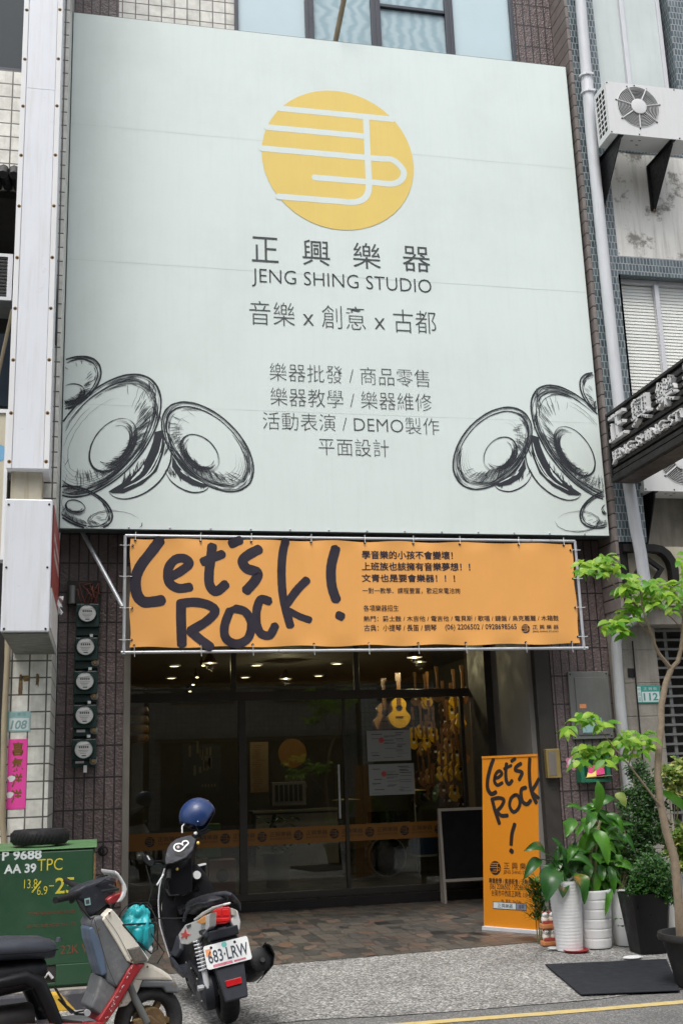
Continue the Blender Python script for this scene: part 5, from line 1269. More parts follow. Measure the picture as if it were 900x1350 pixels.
b = MB(); b.lathe((c1.x+.02, c1.y-.09, 0), [(.10,.001),(.12,.02),(.11,.022),(.10,.012)], 24); tag(b.build('pot_saucer', M['sign_red'], None, smooth=True), 'small red plastic saucer poking out under the ribbed white pot', 'saucer')
for px, py, lab in ((834, 1264, 'flat pale stone lying by the foot of the black pot'), (728, 1252, 'small pale scrap on the concrete left of the ribbed pot')):
    p = at(px, py, Z=0); b = MB(); b.sphere((p.x, p.y, .012), .09 if px > 800 else .05, .05, .016, 10, 6)
    for i, v in enumerate(b.v): b.v[i] = v + Vector((rnd.uniform(-.008,.008), rnd.uniform(-.008,.008), 0))
    tag(b.build('stone', M['paper'], None), lab, 'stone')
def plant(name, label, cat, c, h): return thing(name, label, cat, (c.x, c.y, h))
# A: broad leaves with burnt tips
tA = plant('broadleaf_plant', 'plant with big drooping leaves burnt brown at the tips, in the ribbed white pot', 'plant', c1, .58)
b, s_ = MB(), MB(); base = Vector((c1.x, c1.y, .57)); g = random.Random(21)
LA = [((719,1126),(690,1122),14,-.10), ((712,1133),(689,1160),15,-.12), ((730,1146),(720,1190),31,-.16), ((742,1162),(741,1184),16,-.13), ((757,1151),(770,1192),22,-.14), ((747,1132),(783,1146),12,-.08), ((740,1131),(727,1104),10,.0), ((746,1154),(739,1112),10,-.03), ((731,1145),(737,1113),8,.03), ((752,1150),(758,1108),11,.05), ((755,1140),(778,1118),12,.08), ((735,1150),(715,1142),12,.04), ((748,1158),(762,1130),14,.02), ((760,1160),(782,1172),14,-.02)]
for (bx, by), (tx, ty_), wpx, dy in LA + [((744+g.uniform(-12,16), 1150+g.uniform(-18,10)), (744+g.uniform(-30,40), 1140+g.uniform(-34,40)), g.uniform(8,13), g.uniform(-.06,.12)) for _ in range(14)]:
    p0 = at(bx, by, Y=c1.y+dy*.6); p1 = at(tx, ty_, Y=c1.y+dy*1.3)
    s_.tube([base+Vector((g.uniform(-.03,.03), g.uniform(-.03,.03), 0)), base.lerp(p0, .5)+Vector((0,.02,.10)), p0], [.008,.006,.004], 6)
    blade(b, p0, p1, wpx*9.8/1444, g)
b.build('leaf', M['leaf_tipped'], tA, smooth=True); s_.build('stem', M['leaf_mid'], tA, smooth=True)
# B: tall dracaena with long wide leaves
tB = plant('dracaena', 'tall dracaena with long glossy arching leaves, in the banded white pot', 'plant', c2, .48)
b, s_ = MB(), MB(); g = random.Random(5); top = at(790, 1075, Y=c2.y)
s_.tube([(c2.x, c2.y, .46), (c2.x+.01, c2.y, .8), (top.x, top.y, top.z-.05)], [.02,.016,.012], 8); s_.tube([(c2.x+.03, c2.y+.02, .46), (c2.x+.07, c2.y, .85), (c2.x+.12, c2.y-.02, 1.05)], [.016,.014,.01], 8)
LB_ = [((787,1070),(786,1028),14,-.06), ((798,1074),(822,1098),13,-.08), ((780,1072),(772,1099),15,-.12), ((757,1080),(745,1104),15,-.12), ((766,1067),(745,1063),7,-.02), ((782,1093),(801,1140),20,-.16), ((746,1082),(748,1105),14,-.1), ((770,1078),(774,1101),13,-.14), ((803,1079),(820,1101),13,-.1), ((815,1100),(836,1124),11,-.06), ((762,1126),(767,1100),13,-.08), ((811,1127),(820,1138),9,-.05), ((810,1140),(836,1149),12,-.04),
       ((779,1126),(791,1140),17,-.15), ((788,1140),(794,1162),13,-.12), ((802,1172),(797,1208),10,-.16), ((802,1142),(809,1180),11,-.1), ((760,1116),(747,1138),13,-.1), ((790,1100),(768,1128),14,-.05), ((776,1140),(770,1170),13,-.08), ((785,1150),(783,1185),13,-.06), ((795,1110),(812,1128),12,.0), ((770,1150),(758,1172),12,.0)]
for (bx, by), (tx, ty_), wpx, dy in LB_:
    blade(b, at(bx, by, Y=c2.y+dy*.5), at(tx, ty_, Y=c2.y+dy*1.2), wpx*9.8/1444*1.05, g)
for k in range(135):
    t_ = (k % 45)/44; z = (.60+.68*t_) if k < 45 else (.52+.45*t_); an = k*2.4+g.uniform(-.3,.3); p = Vector((c2.x+.03+(top.x-c2.x)*t_, c2.y+.06, z))
    q = p + Vector((math.cos(an)*g.uniform(.12,.34), abs(math.sin(an))*.20-.06, g.uniform(-.26,.10)))
    blade(b, p, q, g.uniform(.06,.11), g)
b.build('leaf', M['leaf_broad'], tB, smooth=True); s_.build('stem', M['twig_green'], tB, smooth=True)
yl = MB(); blade(yl, at(811, 1046, Y=c2.y-.08), at(824, 1064, Y=c2.y-.12), .10, g); yl.build('young_leaf', M['leaf_varieg'], tB, smooth=True)
# small-leaved shrubs: many little leaves in uneven clumps on twigs
def shrub(name, label, c, h0, blobs, nleaf, ls, m, seed):
    t = plant(name, label, 'plant', c, h0); g = random.Random(seed); b, s_ = MB(), MB()
    tot = sum(q[3]**2 for q in blobs)
    for bx, by, bz_, br in blobs:
        cc = Vector((bx, by, bz_))
        s_.tube([(c.x+g.uniform(-.03,.03), c.y, h0-.03), ((c.x+bx)/2+g.uniform(-.03,.03), (c.y+by)/2+.04, (h0+bz_)/2), cc], [.010,.007,.003], 6)
        for k in range(max(4, int(nleaf*br**2/tot/9))):
            d = Vector((g.gauss(0,1), g.gauss(0,1), g.gauss(0,.9))).normalized(); tip_ = cc+d*br*g.uniform(.25,1.08)
            for j in range(9):
                p = tip_+Vector((g.gauss(0,1), g.gauss(0,1), g.gauss(0,1)))*br*.14
                leaf(b, p, (d.x+g.gauss(0,.6), d.y+g.gauss(0,.6), d.z*.5+g.gauss(0,.5)), ls*g.uniform(.6,1.3), ls*g.uniform(.5,.75), .7, .2, up=Vector((g.uniform(-.3,.3),-.7,.6)), rng=g, n=2)
    b.build('foliage', m, t); s_.build('stem', M['twig_green'], t)
    return t
def bl(px, py, Yv, rpx): q = at(px, py, Y=Yv); return (q.x, q.y, q.z, rpx*10/1444)
shrub('fern_shrub', 'tall dark shrub with tiny ferny leaves, behind the dracaena and left of the sapling', Vector((c3.x, c3.y+.05, 0)), .46,
      [bl(838,1015,-1.7,16), bl(848,1040,-1.8,22), bl(830,1055,-1.7,18), bl(862,1065,-1.8,18), bl(840,1080,-1.8,24), bl(860,1100,-1.8,24), bl(832,1108,-1.8,24), bl(850,1130,-1.85,24), bl(818,1130,-1.85,20), bl(822,1160,-1.85,20), bl(842,1165,-1.9,22)], 8200, .036, M['leaf_dark'], 31)
shrub('fine_leaved_plant', 'bushy bright green plant with small lobed leaves, in the black square pot', c4, .5,
      [bl(855,1143,-2.55,17), bl(868,1152,-2.6,18), bl(846,1158,-2.55,15), bl(872,1172,-2.6,14), bl(850,1172,-2.55,14), bl(884,1180,-2.65,11), bl(838,1172,-2.5,12)], 4200, .030, M['leaf_mid'], 33)
shrub('variegated_shrub', 'yellow-flecked shrub high at the right edge behind the sapling trunk', Vector((c5.x+.1, c5.y+.3, 0)), .5,
      [bl(880,1020,-1.4,15), bl(900,1012,-1.4,18), bl(915,1030,-1.4,20), bl(888,1038,-1.4,13), bl(905,1050,-1.4,16)], 1500, .055, M['leaf_varieg'], 35)
shrub('yellow_croton', 'low shrub with narrow yellow leaves at the right edge above the plain white pot', c5, .56,
      [bl(892,1118,-1.9,14), bl(905,1100,-1.9,16), bl(900,1135,-1.95,12)], 700, .08, M['leaf_varieg'], 37)
t = plant('broad_leaf_banana', 'plant with one long broad shiny leaf at the right edge behind the sapling', 'plant', Vector((c5.x+.25, c5.y+.1, 0)), .5)
b = MB(); g = random.Random(8); p = at(905, 1072, Y=-1.9); leaf(b, p, (-.9,-.2,.75), .50, .20, .5, .3, rng=g, n=10); leaf(b, at(915, 1075, Y=-1.9), (.4,-.3,.8), .6, .18, 1.2, .3, rng=g, n=10)
b.build('leaf', M['leaf_broad'], t, smooth=True); b = MB(); b.tube([(c5.x+.2, c5.y+.1, .5), at(908, 1100, Y=-1.9), at(905, 1072, Y=-1.9)], [.02,.016,.01], 8); b.build('stem', M['rusty'], t, smooth=True)
t = plant('small_seedling', 'few small round leaves growing at the foot of the smooth white pot', 'plant', Vector((c3.x-.05, c3.y-.2, 0)), 0)
b = MB(); g = random.Random(9)
for px, py, dx in ((818,1212,-.8), (824,1208,.3), (826,1218,.8), (820,1222,-.5), (828,1211,.6)): leaf(b, at(px, py, Y=c3.y-.22), (dx,-.4,.3), .09, .06, 1, .2, rng=g)
b.build('leaf', M['leaf_mid'], t, smooth=True); b = MB(); b.tube([(c3.x-.04, c3.y-.2, 0), at(823, 1214, Y=c3.y-.22)], .004, 5); b.build('stem', M['twig_green'], t)
cS = at(718, 1246, Z=0)
t = plant('spiky_plant', 'thin spiky dark green plant between the orange stand and the ribbed pot', 'plant', cS, .0)
b = MB(); g = random.Random(10); 
for k in range(240):
    z = .20+.36*g.random(); an = g.uniform(0, 6.3); leaf(b, Vector((cS.x+g.gauss(0,.03), cS.y+.1+g.gauss(0,.03), z)), (math.cos(an), math.sin(an), g.uniform(.2,1.2)), g.uniform(.09,.18), .017, 1.2, .2, rng=g, n=4)
b.build('leaf', M['leaf_mid'], t); b = MB()
for k in range(4): b.tube([(cS.x+.02*k-.03, cS.y+.1, 0), (cS.x+.02*k-.03+g.uniform(-.02,.02), cS.y+.1, .5)], .006, 5)
b.build('stem', M['twig_green'], t)
# lucky figures by the pot
def figure(label, z0, px):
    p = at(px, 1246, Z=0); p.y -= .02
    t = thing('lucky_figurine', label, 'figurine', (p.x, p.y, z0), group='stacked lucky figurines')
    g = random.Random(int(z0*100)+3)
    b = MB(); b.box(p.x-.075, p.x+.075, p.y-.05, p.y+.05, z0, z0+.045); b.build('base', M['sticker_orange'], t, bevel=.01)
    b = MB(); b.sphere((p.x-.035, p.y-.01, z0+.08), .036, .034, .045, 12, 8); b.sphere((p.x+.038, p.y-.01, z0+.08), .036, .034, .045, 12, 8); b.build('body', M['cream'], t, smooth=True)
    b = MB(); b.sphere((p.x-.035, p.y-.02, z0+.12), .03, .028, .026, 12, 8); b.sphere((p.x+.038, p.y-.02, z0+.12), .03, .028, .026, 12, 8); b.build('head', M['paper'], t, smooth=True)
    b = MB()
    for x in (-.055, -.015, .018, .058): b.sphere((p.x+x, p.y-.018, z0+.145), .010, .008, .012, 8, 6)
    b.build('ear', M['sticker_red'], t, smooth=True)
    b = MB()
    for x in (-.045, -.025, .028, .048): b.sphere((p.x+x, p.y-.047, z0+.124), .005, .003, .005, 6, 4)
    b.build('eye', M['ink'], t); b = MB(); b.box(p.x-.07, p.x+.072, p.y-.049, p.y-.043, z0+.05, z0+.072); b.build('ribbon', M['sticker_red'], t)
figure('lower of two small red and white lucky figurine pairs beside the ribbed pot', .0, 723); figure('upper of two small red and white lucky figurine pairs beside the ribbed pot', .151, 723)
# ------------------------------------------------------------------ sapling in the big pot
sap = thing('sapling_tree', 'slender sapling with bare bent trunk and bright green leaf clusters, in the big dark pot', 'tree', (c6.x, c6.y, .4))
YS = c6.y
def q_(px, py, dy=0): return at(px, py, Y=YS+dy)
tw = MB()
tr_pts = [Vector((c6.x-.12, c6.y, .30)), q_(897,1240), q_(893,1180), q_(888,1130), q_(877,1095), q_(870,1060), q_(866,1020), q_(868,985), q_(871,955), q_(871,930), q_(877,900), q_(884,882)]
tw.tube(tr_pts, [.037,.035,.034,.0325,.030,.0285,.0265,.0265,.025,.0245,.0235,.0225], 12); trunk = tw.build('trunk', M['bark'], sap, smooth=True)
br = MB()
for pts, r_ in (([(884,882),(876,872),(868,862),(862,850),(861,842),(856,830),(850,815),(846,800),(843,775)], (.018,.006)), ([(846,804),(835,796),(822,787),(808,770),(798,752)], (.009,.004)), ([(861,842),(853,832),(844,824),(838,818)], (.008,.004)),
                ([(884,882),(893,872),(897,855),(899,835),(900,815),(894,790),(888,780)], (.02,.008)), ([(897,828),(885,815),(872,805),(860,796)], (.006,.003)), ([(899,818),(903,790),(905,760)], (.008,.004)),
                ([(883,1085),(868,1060),(845,1030),(828,1008),(808,985),(780,948)], (.010,.004)), ([(828,1008),(835,985),(845,972)], (.005,.003))):
    n = len(pts); tt = [q_(*p, -.02*i/n*6) for i, p in enumerate(pts)]; br.tube(tt, [r_[0]+(r_[1]-r_[0])*i/(n-1) for i in range(n)], 7)
br.build('branch', M['bark'], sap, smooth=True)
lf = MB(); g = random.Random(17)
def cluster(px, py, rx, ry, n, L=.118, dyr=.18):
    for k in range(n):
        q = q_(px+g.uniform(-rx, rx), py+g.uniform(-ry, ry), g.uniform(-dyr, dyr))
        if g.random() < .06: continue
        m_ = g.choice((2, 3, 3, 4)); an0 = g.uniform(0, 6.3)
        for j in range(m_):
            an = an0+j*6.283/m_*.8; leaf(lf, q, (math.cos(an), math.sin(an)*.7, g.uniform(-.5,.3)), L*g.uniform(.45,1.15), L*g.uniform(.34,.48), g.uniform(.6,2.4), .18, up=Vector((g.uniform(-.3,.3),-.75,.65)), rng=g, n=6, wave=.03)
cluster(775,748,13,7,9); cluster(795,738,14,5,8); cluster(808,752,10,8,6); cluster(768,752,6,4,4); cluster(787,752,8,6,4)
cluster(833,768,16,10,12); cluster(848,770,10,8,7); cluster(822,775,8,6,6); cluster(842,790,14,8,8)
cluster(830,810,14,9,9); cluster(808,825,10,6,6); cluster(820,833,8,5,4); cluster(798,822,6,5,3); cluster(838,800,9,7,5)
cluster(870,775,14,10,10); cluster(887,785,12,12,8); cluster(905,760,12,12,9); cluster(897,735,9,6,5); cluster(862,792,12,7,6); cluster(893,800,8,8,4); cluster(915,785,12,15,7)
cluster(770,948,14,8,8); cluster(752,962,8,6,3); cluster(790,952,12,6,6); cluster(778,990,18,8,10); cluster(800,985,14,10,8); cluster(825,975,14,10,9); cluster(845,972,12,8,7); cluster(838,990,14,10,7); cluster(805,1005,14,8,6); cluster(770,1000,10,6,4); cluster(852,985,7,7,3)
lf.build('foliage', M['leaf_bright'], sap, smooth=True)
# ------------------------------------------------------------------ scooters (local axes: x forward, y left, z up)
def sec(x, zc, w_, h, e=2.6, n=20, yc=0, sl=0):
    """superellipse ring across the body at x; sl slants it"""
    o_ = []
    for k in range(n):
        a = k*2*math.pi/n; c, s_ = math.cos(a), math.sin(a)
        yy = w_*abs(c)**(2/e)*(1 if c >= 0 else -1); zz = h*abs(s_)**(2/e)*(1 if s_ >= 0 else -1)
        o_.append(Vector((x+sl*zz, yc+yy, zc+zz)))
    return o_
def hsec(z, xc, d, w_, e=2.4, n=24, bend=0):
    """level ring at height z; bend pulls the side edges backwards"""
    o_ = []
    for k in range(n):
        a = k*2*math.pi/n; c, s_ = math.cos(a), math.sin(a)
        yy = w_*abs(s_)**(2/e)*(1 if s_ >= 0 else -1); xx = d*abs(c)**(2/e)*(1 if c >= 0 else -1)
        o_.append(Vector((xc+xx-bend*(yy/w_)**2, yy, z)))
    return o_
def wheel(t, name, c, Rw, r_, tyre, rim, spokes=5, wd=1.25):
    """tyre and rim, the tyre itself is the part"""
    b = MB(); rings = []
    for i in range(41):
        a = i*2*math.pi/40; ring = []
        for k in range(14):
            q = k*2*math.pi/14; R_ = Rw-r_+r_*math.cos(q); ring.append(Vector((c[0]+R_*math.cos(a), c[1]+r_*wd*math.sin(q), c[2]+R_*math.sin(a))))
        rings.append(ring)
    b.loft(rings, False); ty_ = b.build(name, tyre, t, smooth=True, local=True)
    b = MB(); b.lathe(c, [(Rw-r_*1.75, -.035), (Rw-r_*1.55, -.04), (Rw-r_*1.55, .04), (Rw-r_*1.75, .035), (Rw-r_*1.75, -.035)], 32, 'y', cap=False)
    b.lathe(c, [(.045, -.05), (.045, .05)], 16, 'y')
    for k in range(spokes):
        a = k*2*math.pi/spokes; d = Vector((math.cos(a), 0, math.sin(a))); q = Vector((-d.z, 0, d.x)); C_ = Vector(c)
        for y in (0,): b.prism([C_+d*.04-q*.02+Vector((0,-.02,0)), C_+d*(Rw-r_*1.7)-q*.014+Vector((0,-.02,0)), C_+d*(Rw-r_*1.7)+q*.014+Vector((0,-.02,0)), C_+d*.04+q*.02+Vector((0,-.02,0))], (0,.04,0))
    b.build('rim', rim, ty_, local=True)
    return ty_
LB = dict(local=True)
cA = at(304, 1350, Z=0); cA.y += .06
A = thing('parked_scooter', 'black scooter with white side panels and a 683-LRW plate, seen from behind', 'scooter', (cA.x, cA.y, -.004), rot=(R(-9), 0, R(95)), group='parked scooters')
def TA(x, y, z): return MW[A.name] @ Vector((x, y, z))
wheel(A, 'rear_wheel', (0,0,.215), .215, .052, M['rubber'], M['dark_metal']); wheel(A, 'front_wheel', (1.26,0,.215), .215, .050, M['rubber'], M['dark_metal'])
def on_local(o, px, py, P0, N):
    """photo pixel -> point of one of a thing's own planes (through P0, across N), in its local axes"""
    inv = MW[o.name].inverted(); d = FW + RT*((px-450)/F) + UP*((675-py)/F); a = inv @ CAM; e = (inv @ (CAM+d)) - a; N = Vector(N)
    return a + e*((Vector(P0)-a).dot(N)/e.dot(N))
def QA(pts, P0, N): return [on_local(A, 158+x/4, 1015+y/4, P0, N) for x, y in pts]
PS = (Vector((-.26,.10,0)), Vector((-.13,.60,0)))       # left flank of the tail
b = MB(); pl_ = QA([(308,868),(342,818),(400,796),(474,757),(470,832),(442,868),(398,900),(356,922),(322,918)], *PS); b.prism(pl_, (.0,-.05,0)); b.prism(QA([(384,790),(430,752),(484,722),(545,705),(548,716),(486,736),(432,772),(392,796)], *PS), (.0,-.05,0)); b.build('side_panel', M['pearl_white'], A, bevel=.012, seg=3, **LB)
PR = (Vector((-.255,-.10,0)), Vector((-1,-.5,0)))
b = MB(); b.prism(QA([(586,806),(602,742),(624,738),(640,800),(634,850),(612,846)], *PR), (.10,.04,0)); b.build('side_panel', M['pearl_white'], A, bevel=.012, seg=3, **LB)
b = MB(); b.loft([sec(-.25,.70,.07,.06), sec(-.16,.69,.095,.085,2.6,sl=.3), sec(.02,.645,.11,.095,2.6,sl=.4), sec(.20,.585,.12,.09,2.6,sl=.5), sec(.36,.515,.12,.07,2.4,sl=.5), sec(.47,.46,.10,.03)]); b.build('tail_core', M['black_plastic'], A, smooth=True, **LB)
b = MB(); b.loft([sec(-.24,.585,.06,.03), sec(-.20,.585,.095,.065), sec(.0,.54,.12,.08), sec(.25,.47,.13,.09), sec(.50,.40,.12,.10), sec(.62,.36,.11,.10)]); b.build('underbody', M['black_plastic'], A, smooth=True, **LB)
b = MB(); b.loft([sec(-.235,.815,.03,.012), sec(-.22,.818,.075,.028), sec(-.12,.822,.108,.045), sec(.05,.795,.128,.055), sec(.18,.765,.132,.06), sec(.36,.745,.128,.06), sec(.52,.725,.095,.055), sec(.60,.71,.05,.03)]); st2 = b.build('seat', M['seat_vinyl'], A, smooth=True, **LB)
b = MB(); b.tube([(.30,.132,.755), (.1,.132,.785), (-.10,.114,.822), (-.215,.078,.828), (-.24,0,.83), (-.215,-.078,.828), (-.10,-.114,.822), (.1,-.132,.785), (.3,-.132,.755)], .0055, 6); b.build('seat_piping', M['grey_plastic'], st2, smooth=True, **LB)
ra = [on_local(A, 158+x/4, 1015+y/4, (xx, 0, 0), (1, 0, 0)) for x, y, xx in ((338,800,.20), (344,770,.20), (362,738,.16), (400,706,.08), (450,678,-.04), (505,660,-.16), (560,652,-.24), (584,660,-.27), (606,682,-.25), (628,706,-.18), (632,735,-.10))]
b = MB(); b.tube(ra, [.010,.013,.016,.018,.018,.018,.018,.017,.016,.014,.010], 10); b.build('grab_rail', M['grey_plastic'], A, smooth=True, **LB)
# tail lamp cluster
PT = (Vector((-.285,0,.70)), Vector((-1,0,.22)))
b = MB(); b.prism(QA([(485,724),(582,720),(589,798),(560,812),(470,822)], *PT), (.06,0,-.01)); tl_ = b.build('tail_light', M['light_red'], A, bevel=.010, seg=3, **LB)
b = MB()
for q in ([(500,738),(535,736),(532,770),(494,774)], [(545,736),(575,734),(578,768),(543,770)], [(492,784),(578,780),(580,794),(488,806)]): b.prism(QA(q, PT[0]+Vector((-.004,0,0)), PT[1]), (.004,0,0))
b.build('lamp_cell', mat('lamp_cell', (.68,.015,.012), .08, 0, .3, 60, coat=1), tl_, bevel=.004, **LB)
b = MB(); b.prism(QA([(398,802),(440,772),(478,752),(466,806),(430,816)], Vector((-.27,.10,0)), Vector((-.7,.72,0))), (.03,-.03,0)); b.build('turn_signal', M['light_amber'], A, bevel=.006, **LB)
b = MB(); b.prism(QA([(590,726),(618,738),(608,772),(592,768)], Vector((-.27,-.09,0)), Vector((-1,-.3,0))), (.04,.02,0)); b.build('turn_signal', M['light_clear'], A, bevel=.006, **LB)
b = MB(); b.prism(QA([(462,828),(590,806),(604,866),(560,892),(446,886),(430,868)], Vector((-.27,0,.62)), Vector((-1,0,.3))), (.14,0,.0)); b.build('lamp_skirt', M['grey_plastic'], A, bevel=.012, **LB)
b = MB(); pe = (PS[0]+Vector((0,.004,0)), PS[1]); b.prism(QA([(346,836),(352,862),(372,868),(354,876),(350,894),(340,880),(322,892),(330,872),(318,862),(338,860)], *pe), (0,-.004,0)); b.build('side_emblem', M['sticker_red'], A, **LB)
b = MB(); b.prism(QA([(350,822),(372,812),(374,826),(356,838)], *pe), (0,-.004,0)); b.build('side_emblem', M['ink_grey'], A, **LB)
# plate holder, plate, reflector
def tilt(u, v, x0=-.335, z0=.50, k=.36, out=0):
    n_ = Vector((-1, 0, k)).normalized(); up_ = Vector((k, 0, 1)).normalized(); return Vector((x0, 0, z0)) + Vector((0,-1,0))*u + up_*v + n_*out
b = MB(); b.prism([tilt(-.09,.10), tilt(.09,.10), tilt(.095,-.10), tilt(.075,-.29), tilt(-.075,-.29), tilt(-.095,-.10)], Vector((.03,0,-.01))); b.prism([(-.33,.10,.60), (-.33,-.10,.60), (-.15,-.09,.56), (-.15,.09,.56)], (0,0,.06)); b.prism([(-.33,-.03,.62), (-.33,.03,.62), (-.28,.03,.66), (-.28,-.03,.66)], (.05,0,0)); mg = b.build('plate_holder', M['grey_plastic'], A, bevel=.008, **LB)
b = MB(); b.prism([tilt(u, v, out=.016) for u, v in ((-.15,-.065), (-.14,-.075), (.14,-.075), (.15,-.065), (.15,.065), (.14,.075), (-.14,.075), (-.15,.065))], Vector((.005,0,-.002))); pt = b.build('licence_plate', M['plate_white'], A, **LB)
class TPl:
    def p(s, u, v, n=0): return tilt(u, v, out=.017+n)
TP2 = TPl(); b = MB(); text(b, TP2, '683·LRW', -.132, -.042, .138, .038, .001, .012); b.build('lettering', M['plate_ink'], pt, **LB)
b = MB(); rect(b, TP2, -.14, .005, -.105, .05, .0008); b.build('sticker', M['sticker_orange'], pt, **LB)
b = MB(); disc(b, TP2, -.012, .056, .017, .0008, 20); b.build('sticker', M['sticker_teal'], pt, **LB)
b = MB(); rect(b, TP2, -.11, -.068, .02, -.052, .0008); rect(b, TP2, .03, -.066, .11, -.055, .0008); b.build('sticker_strip', mat('pinkstrip', (.75,.22,.30), .5, 0, .5, 60), pt, **LB)
b = MB()
for u in (-.10, .06): disc(b, TP2, u, .055, .009, .001, 12)
b.build('plate_bolt', M['dark_metal'], pt, **LB)
b = MB(); b.prism([tilt(u, v, out=.002) for u, v in ((-.05,-.205), (.05,-.205), (.055,-.165), (-.055,-.165))], Vector((-.008,0,.003))); b.build('reflector', M['light_red'], mg, bevel=.003, **LB)
# engine, belt case, shock, exhaust
b = MB()
b.loft([[Vector((x, yy, z)) for x, z in [(cx_+r_*math.cos(k*2*math.pi/16)*1.0, cz_+r_*math.sin(k*2*math.pi/16)) for k in range(16)]] for (cx_, cz_, r_, yy) in ((.0,.235,.10,.06), (.0,.235,.125,.09), (.0,.235,.12,.15), (.0,.235,.07,.175))])
b.loft([[Vector((x, yy, z)) for x, z in [(.33+r_*math.cos(k*2*math.pi/16), .28+r_*math.sin(k*2*math.pi/16)) for k in range(16)]] for r_, yy in ((.10,.06), (.125,.09), (.12,.155), (.06,.18))])
b.prism([(.0,.08,.12), (.33,.08,.165), (.33,.08,.40), (.0,.08,.355)], (0,.075,0)); b.loft([sec(.02,.36,.08,.09), sec(.2,.40,.11,.12), sec(.42,.38,.10,.10)]); b.build('engine', M['grey_plastic'], A, smooth=True, **LB)
b = MB()
for k in range(6): b.box(.04+k*.05, .065+k*.05, .156, .166, .20+k*.008, .33+k*.008)
b.build('cooling_rib', M['black_plastic'], A, **LB)
b = MB(); p0_, p1_ = Vector((-.09,.125,.30)), Vector((-.02,.13,.60)); hel = []
for k in range(121):
    t_ = k/120; a = t_*2*math.pi*9; hel.append(p0_.lerp(p1_, .28+.68*t_) + Vector((.032*math.cos(a), .032*math.sin(a), 0)))
b.tube(hel, .006, 6); b.tube([p0_, p1_], .014, 8); b.tube([p0_-(p1_-p0_)*.1, p0_+(p1_-p0_)*.32], .020, 10); b.build('shock_absorber', M['aluminium'], A, smooth=True, **LB)
b = MB(); b.tube([(-.06,.16,.24), (-.06,.0,.215), (-.02,-.15,.24)], .016, 8); b.tube([(-.09,.10,.28), (-.09,.19,.285)], .018, 8); b.build('axle', M['steel'], A, smooth=True, **LB)
b = MB(); b.tube([(.42,-.16,.20), (.10,-.19,.25), (.0,-.20,.29), (-.22,-.215,.375), (-.30,-.22,.405), (-.31,-.22,.41)], [.025,.045,.075,.085,.078,.05], 18); ex = b.build('exhaust', M['black_plastic'], A, smooth=True, **LB)
b = MB(); b.tube([(-.305,-.225,.395), (-.335,-.226,.405)], .016, 10); b.build('exhaust_tip', M['room_dark'], ex, smooth=True, **LB)
b = MB(); b.loft([[Vector((x, -.215-.10*math.cos(a), z+.105*math.sin(a))) for a in (R(-75), R(-40), 0, R(35), R(60))] for x, z in ((.05,.29), (-.12,.345), (-.26,.395), (-.33,.42))], False, False); o = b.build('heat_shield', M['black_gloss'], ex, smooth=True, **LB); o.modifiers.new('solid', 'SOLIDIFY').thickness = .008
# floor, leg shield, column
b = MB(); b.box(.46, .95, -.17, .17, .25, .285); b.prism([(.40,.12,.30), (.62,.165,.24), (.95,.185,.27), (.98,.19,.36), (.62,.17,.30)], (0,.025,0)); b.prism([(.40,-.145,.30), (.62,-.19,.24), (.95,-.21,.27), (.98,-.215,.36), (.62,-.195,.30)], (0,.025,0)); b.build('floor_board', M['grey_plastic'], A, bevel=.012, **LB)
b = MB(); b.loft([hsec(.27,.96,.045,.165,bend=.03), hsec(.36,.99,.05,.20,bend=.05), hsec(.50,1.03,.055,.225,bend=.08), hsec(.65,1.06,.06,.225,bend=.09), hsec(.78,1.07,.06,.20,bend=.09), hsec(.90,1.06,.055,.155,bend=.06), hsec(.97,1.05,.05,.11,bend=.03)]); b.build('leg_shield', M['black_plastic'], A, smooth=True, **LB)
b = MB(); b.loft([hsec(.27,1.00,.05,.15), hsec(.45,1.10,.05,.20,bend=.06), hsec(.70,1.15,.05,.21,bend=.10), hsec(.92,1.10,.04,.14,bend=.05)]); b.build('front_fairing', M['pearl_white'], A, smooth=True, **LB)
b = MB(); b.loft([hsec(.60,.985,.04,.10), hsec(.64,.95,.07,.11), hsec(.68,.95,.07,.11), hsec(.70,.97,.05,.10)]); b.build('glove_box', M['black_gloss'], A, smooth=True, **LB)
b = MB(); b.loft([[Vector((.97+.30*math.cos(a)+.0, .055*math.sin(a)*1.4, .30-.02+.27*math.sin(b_)*0+ (.08 if True else 0)*0)) for a in (0,1,2,3,4,5)] for b_ in (0,1)]) if False else None
b = MB(); b.loft([sec(1.05,.40,.06,.03), sec(1.15,.46,.075,.05), sec(1.30,.46,.075,.04), sec(1.45,.40,.06,.03), sec(1.52,.32,.04,.02)]); b.build('front_mudguard', M['pearl_white'], A, smooth=True, **LB)
b = MB(); 
for s_ in (1, -1): b.tube([(1.26,s_*.085,.215), (1.12,s_*.085,.60)], .017, 8)
b.build('fork', M['dark_metal'], A, smooth=True, **LB)
